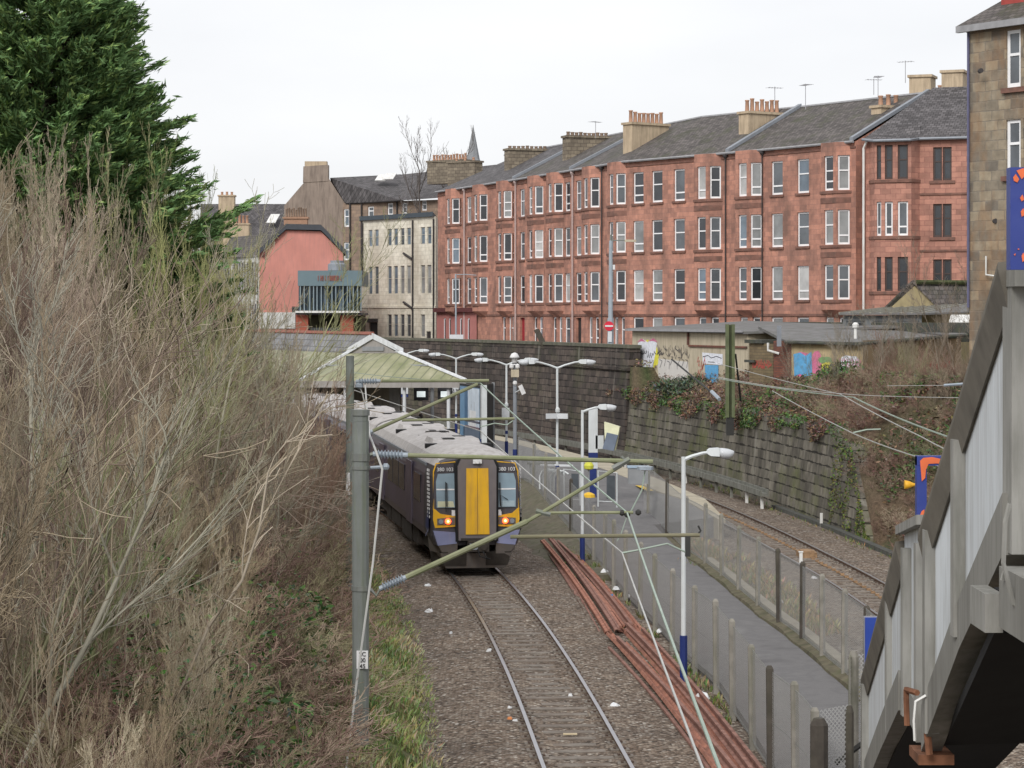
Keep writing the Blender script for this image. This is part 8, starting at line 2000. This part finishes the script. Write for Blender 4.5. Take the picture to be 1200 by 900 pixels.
# ---------------------------------------------------------------- litter
M_lit_w = mplain('white plastic scrap', (.68, .69, .70), .6); M_lit_b = mplain('blue plastic scrap', (.1, .25, .5), .5); M_lit_o = mplain('orange plastic scrap', (.7, .25, .08), .5); M_lit_y = mplain('pale cardboard', (.6, .5, .33), .8)
def scrap(px, py, sz, mat, label, z=-.14, el=1.):
    p = G(px, py, z); m = MB(); k = 7; ring = [Vector((math.cos(2 * math.pi * j / k) * sz * el * R.uniform(.6, 1.1), math.sin(2 * math.pi * j / k) * sz * R.uniform(.6, 1.1), R.uniform(0, .05))) for j in range(k)]
    m.loft([[p + r_ for r_ in ring], [p + r_ * .6 + UP * (.05 + R.uniform(0, sz * .5)) for r_ in ring]]); tag(m.build('litter_scrap', mat, at=p), label, 'litter', 'litter beside the tracks')
for px, py, sz, mt, lb in ((501, 689, .13, M_lit_w, 'white scrap on the ballast near the top of the grass edge'), (503, 718, .14, M_lit_w, 'white scrap on the grass edge, second from the train'), (528, 745, .08, M_lit_w, 'tiny white scrap left of the near track halfway down'), (573, 766, .13, M_lit_w, 'crumpled white scrap beside the left rail'), (597, 833, .07, M_lit_w, 'tiny white scrap above the orange one'), (597, 846, .1, M_lit_o, 'orange scrap beside the left rail near the bottom'), (604, 848, .08, M_lit_w, 'white scrap touching the orange one'), (668, 818, .06, M_lit_w, 'small pale chip between the rails'), (720, 830, .16, M_lit_w, 'grey-white smear of plastic right of the near track'),
        (708, 672, .17, M_lit_w, 'white bag at the fence foot above the rusty rails'), (722, 692, .12, M_lit_w, 'white scrap between fence and rusty rails'), (738, 700, .1, M_lit_w, 'white scrap against the fence right of the blue one'), (715, 700, .1, M_lit_b, 'blue scrap on the rusty rails'), (772, 742, .1, M_lit_w, 'white scrap at the fence beside the second pile of rails'), (824, 820, .2, M_lit_w, 'crumpled white bag right of the lamp post base'), (914, 708, .17, M_lit_w, 'white scrap on the track side of the far fence'), (955, 680, .12, M_lit_w, 'white scrap by the right-hand track near the tall fence post')):
    scrap(px, py, sz, mt, lb)
p = G(670, 861, -.1); m = MB(); m.box(p.x - .16, p.x + .1, p.y - .04, p.y + .04, -.1, -.075); tag(m.build('wood_chip', M_lit_y, at=p), 'pale wooden chip lying on a sleeper of the near track', 'wood chip')
p = G(341 , 600, 0); 
# far hills behind everything
m = MB(); ys = []; n = 60; ring = []
for i in range(n + 1):
    a_ = math.radians(-60 + 120 * i / n); rr = 2600; h = 8 + 14 * vnoise(i * .23, 2) + 4 * vnoise(i * .9, 5); ring.append((Vector((math.sin(a_) * rr, math.cos(a_) * rr, STREET - 3)), Vector((math.sin(a_) * rr, math.cos(a_) * rr, STREET + h)), Vector((math.sin(a_) * (rr + 900), math.cos(a_) * (rr + 900), STREET))))
for i in range(n): m.quad(ring[i][0], ring[i + 1][0], ring[i + 1][1], ring[i][1]); m.quad(ring[i][1], ring[i + 1][1], ring[i + 1][2], ring[i][2])
tag(m.build('hills', mplain('distant grey green hills', (.16, .18, .19), .95)), kind='structure')
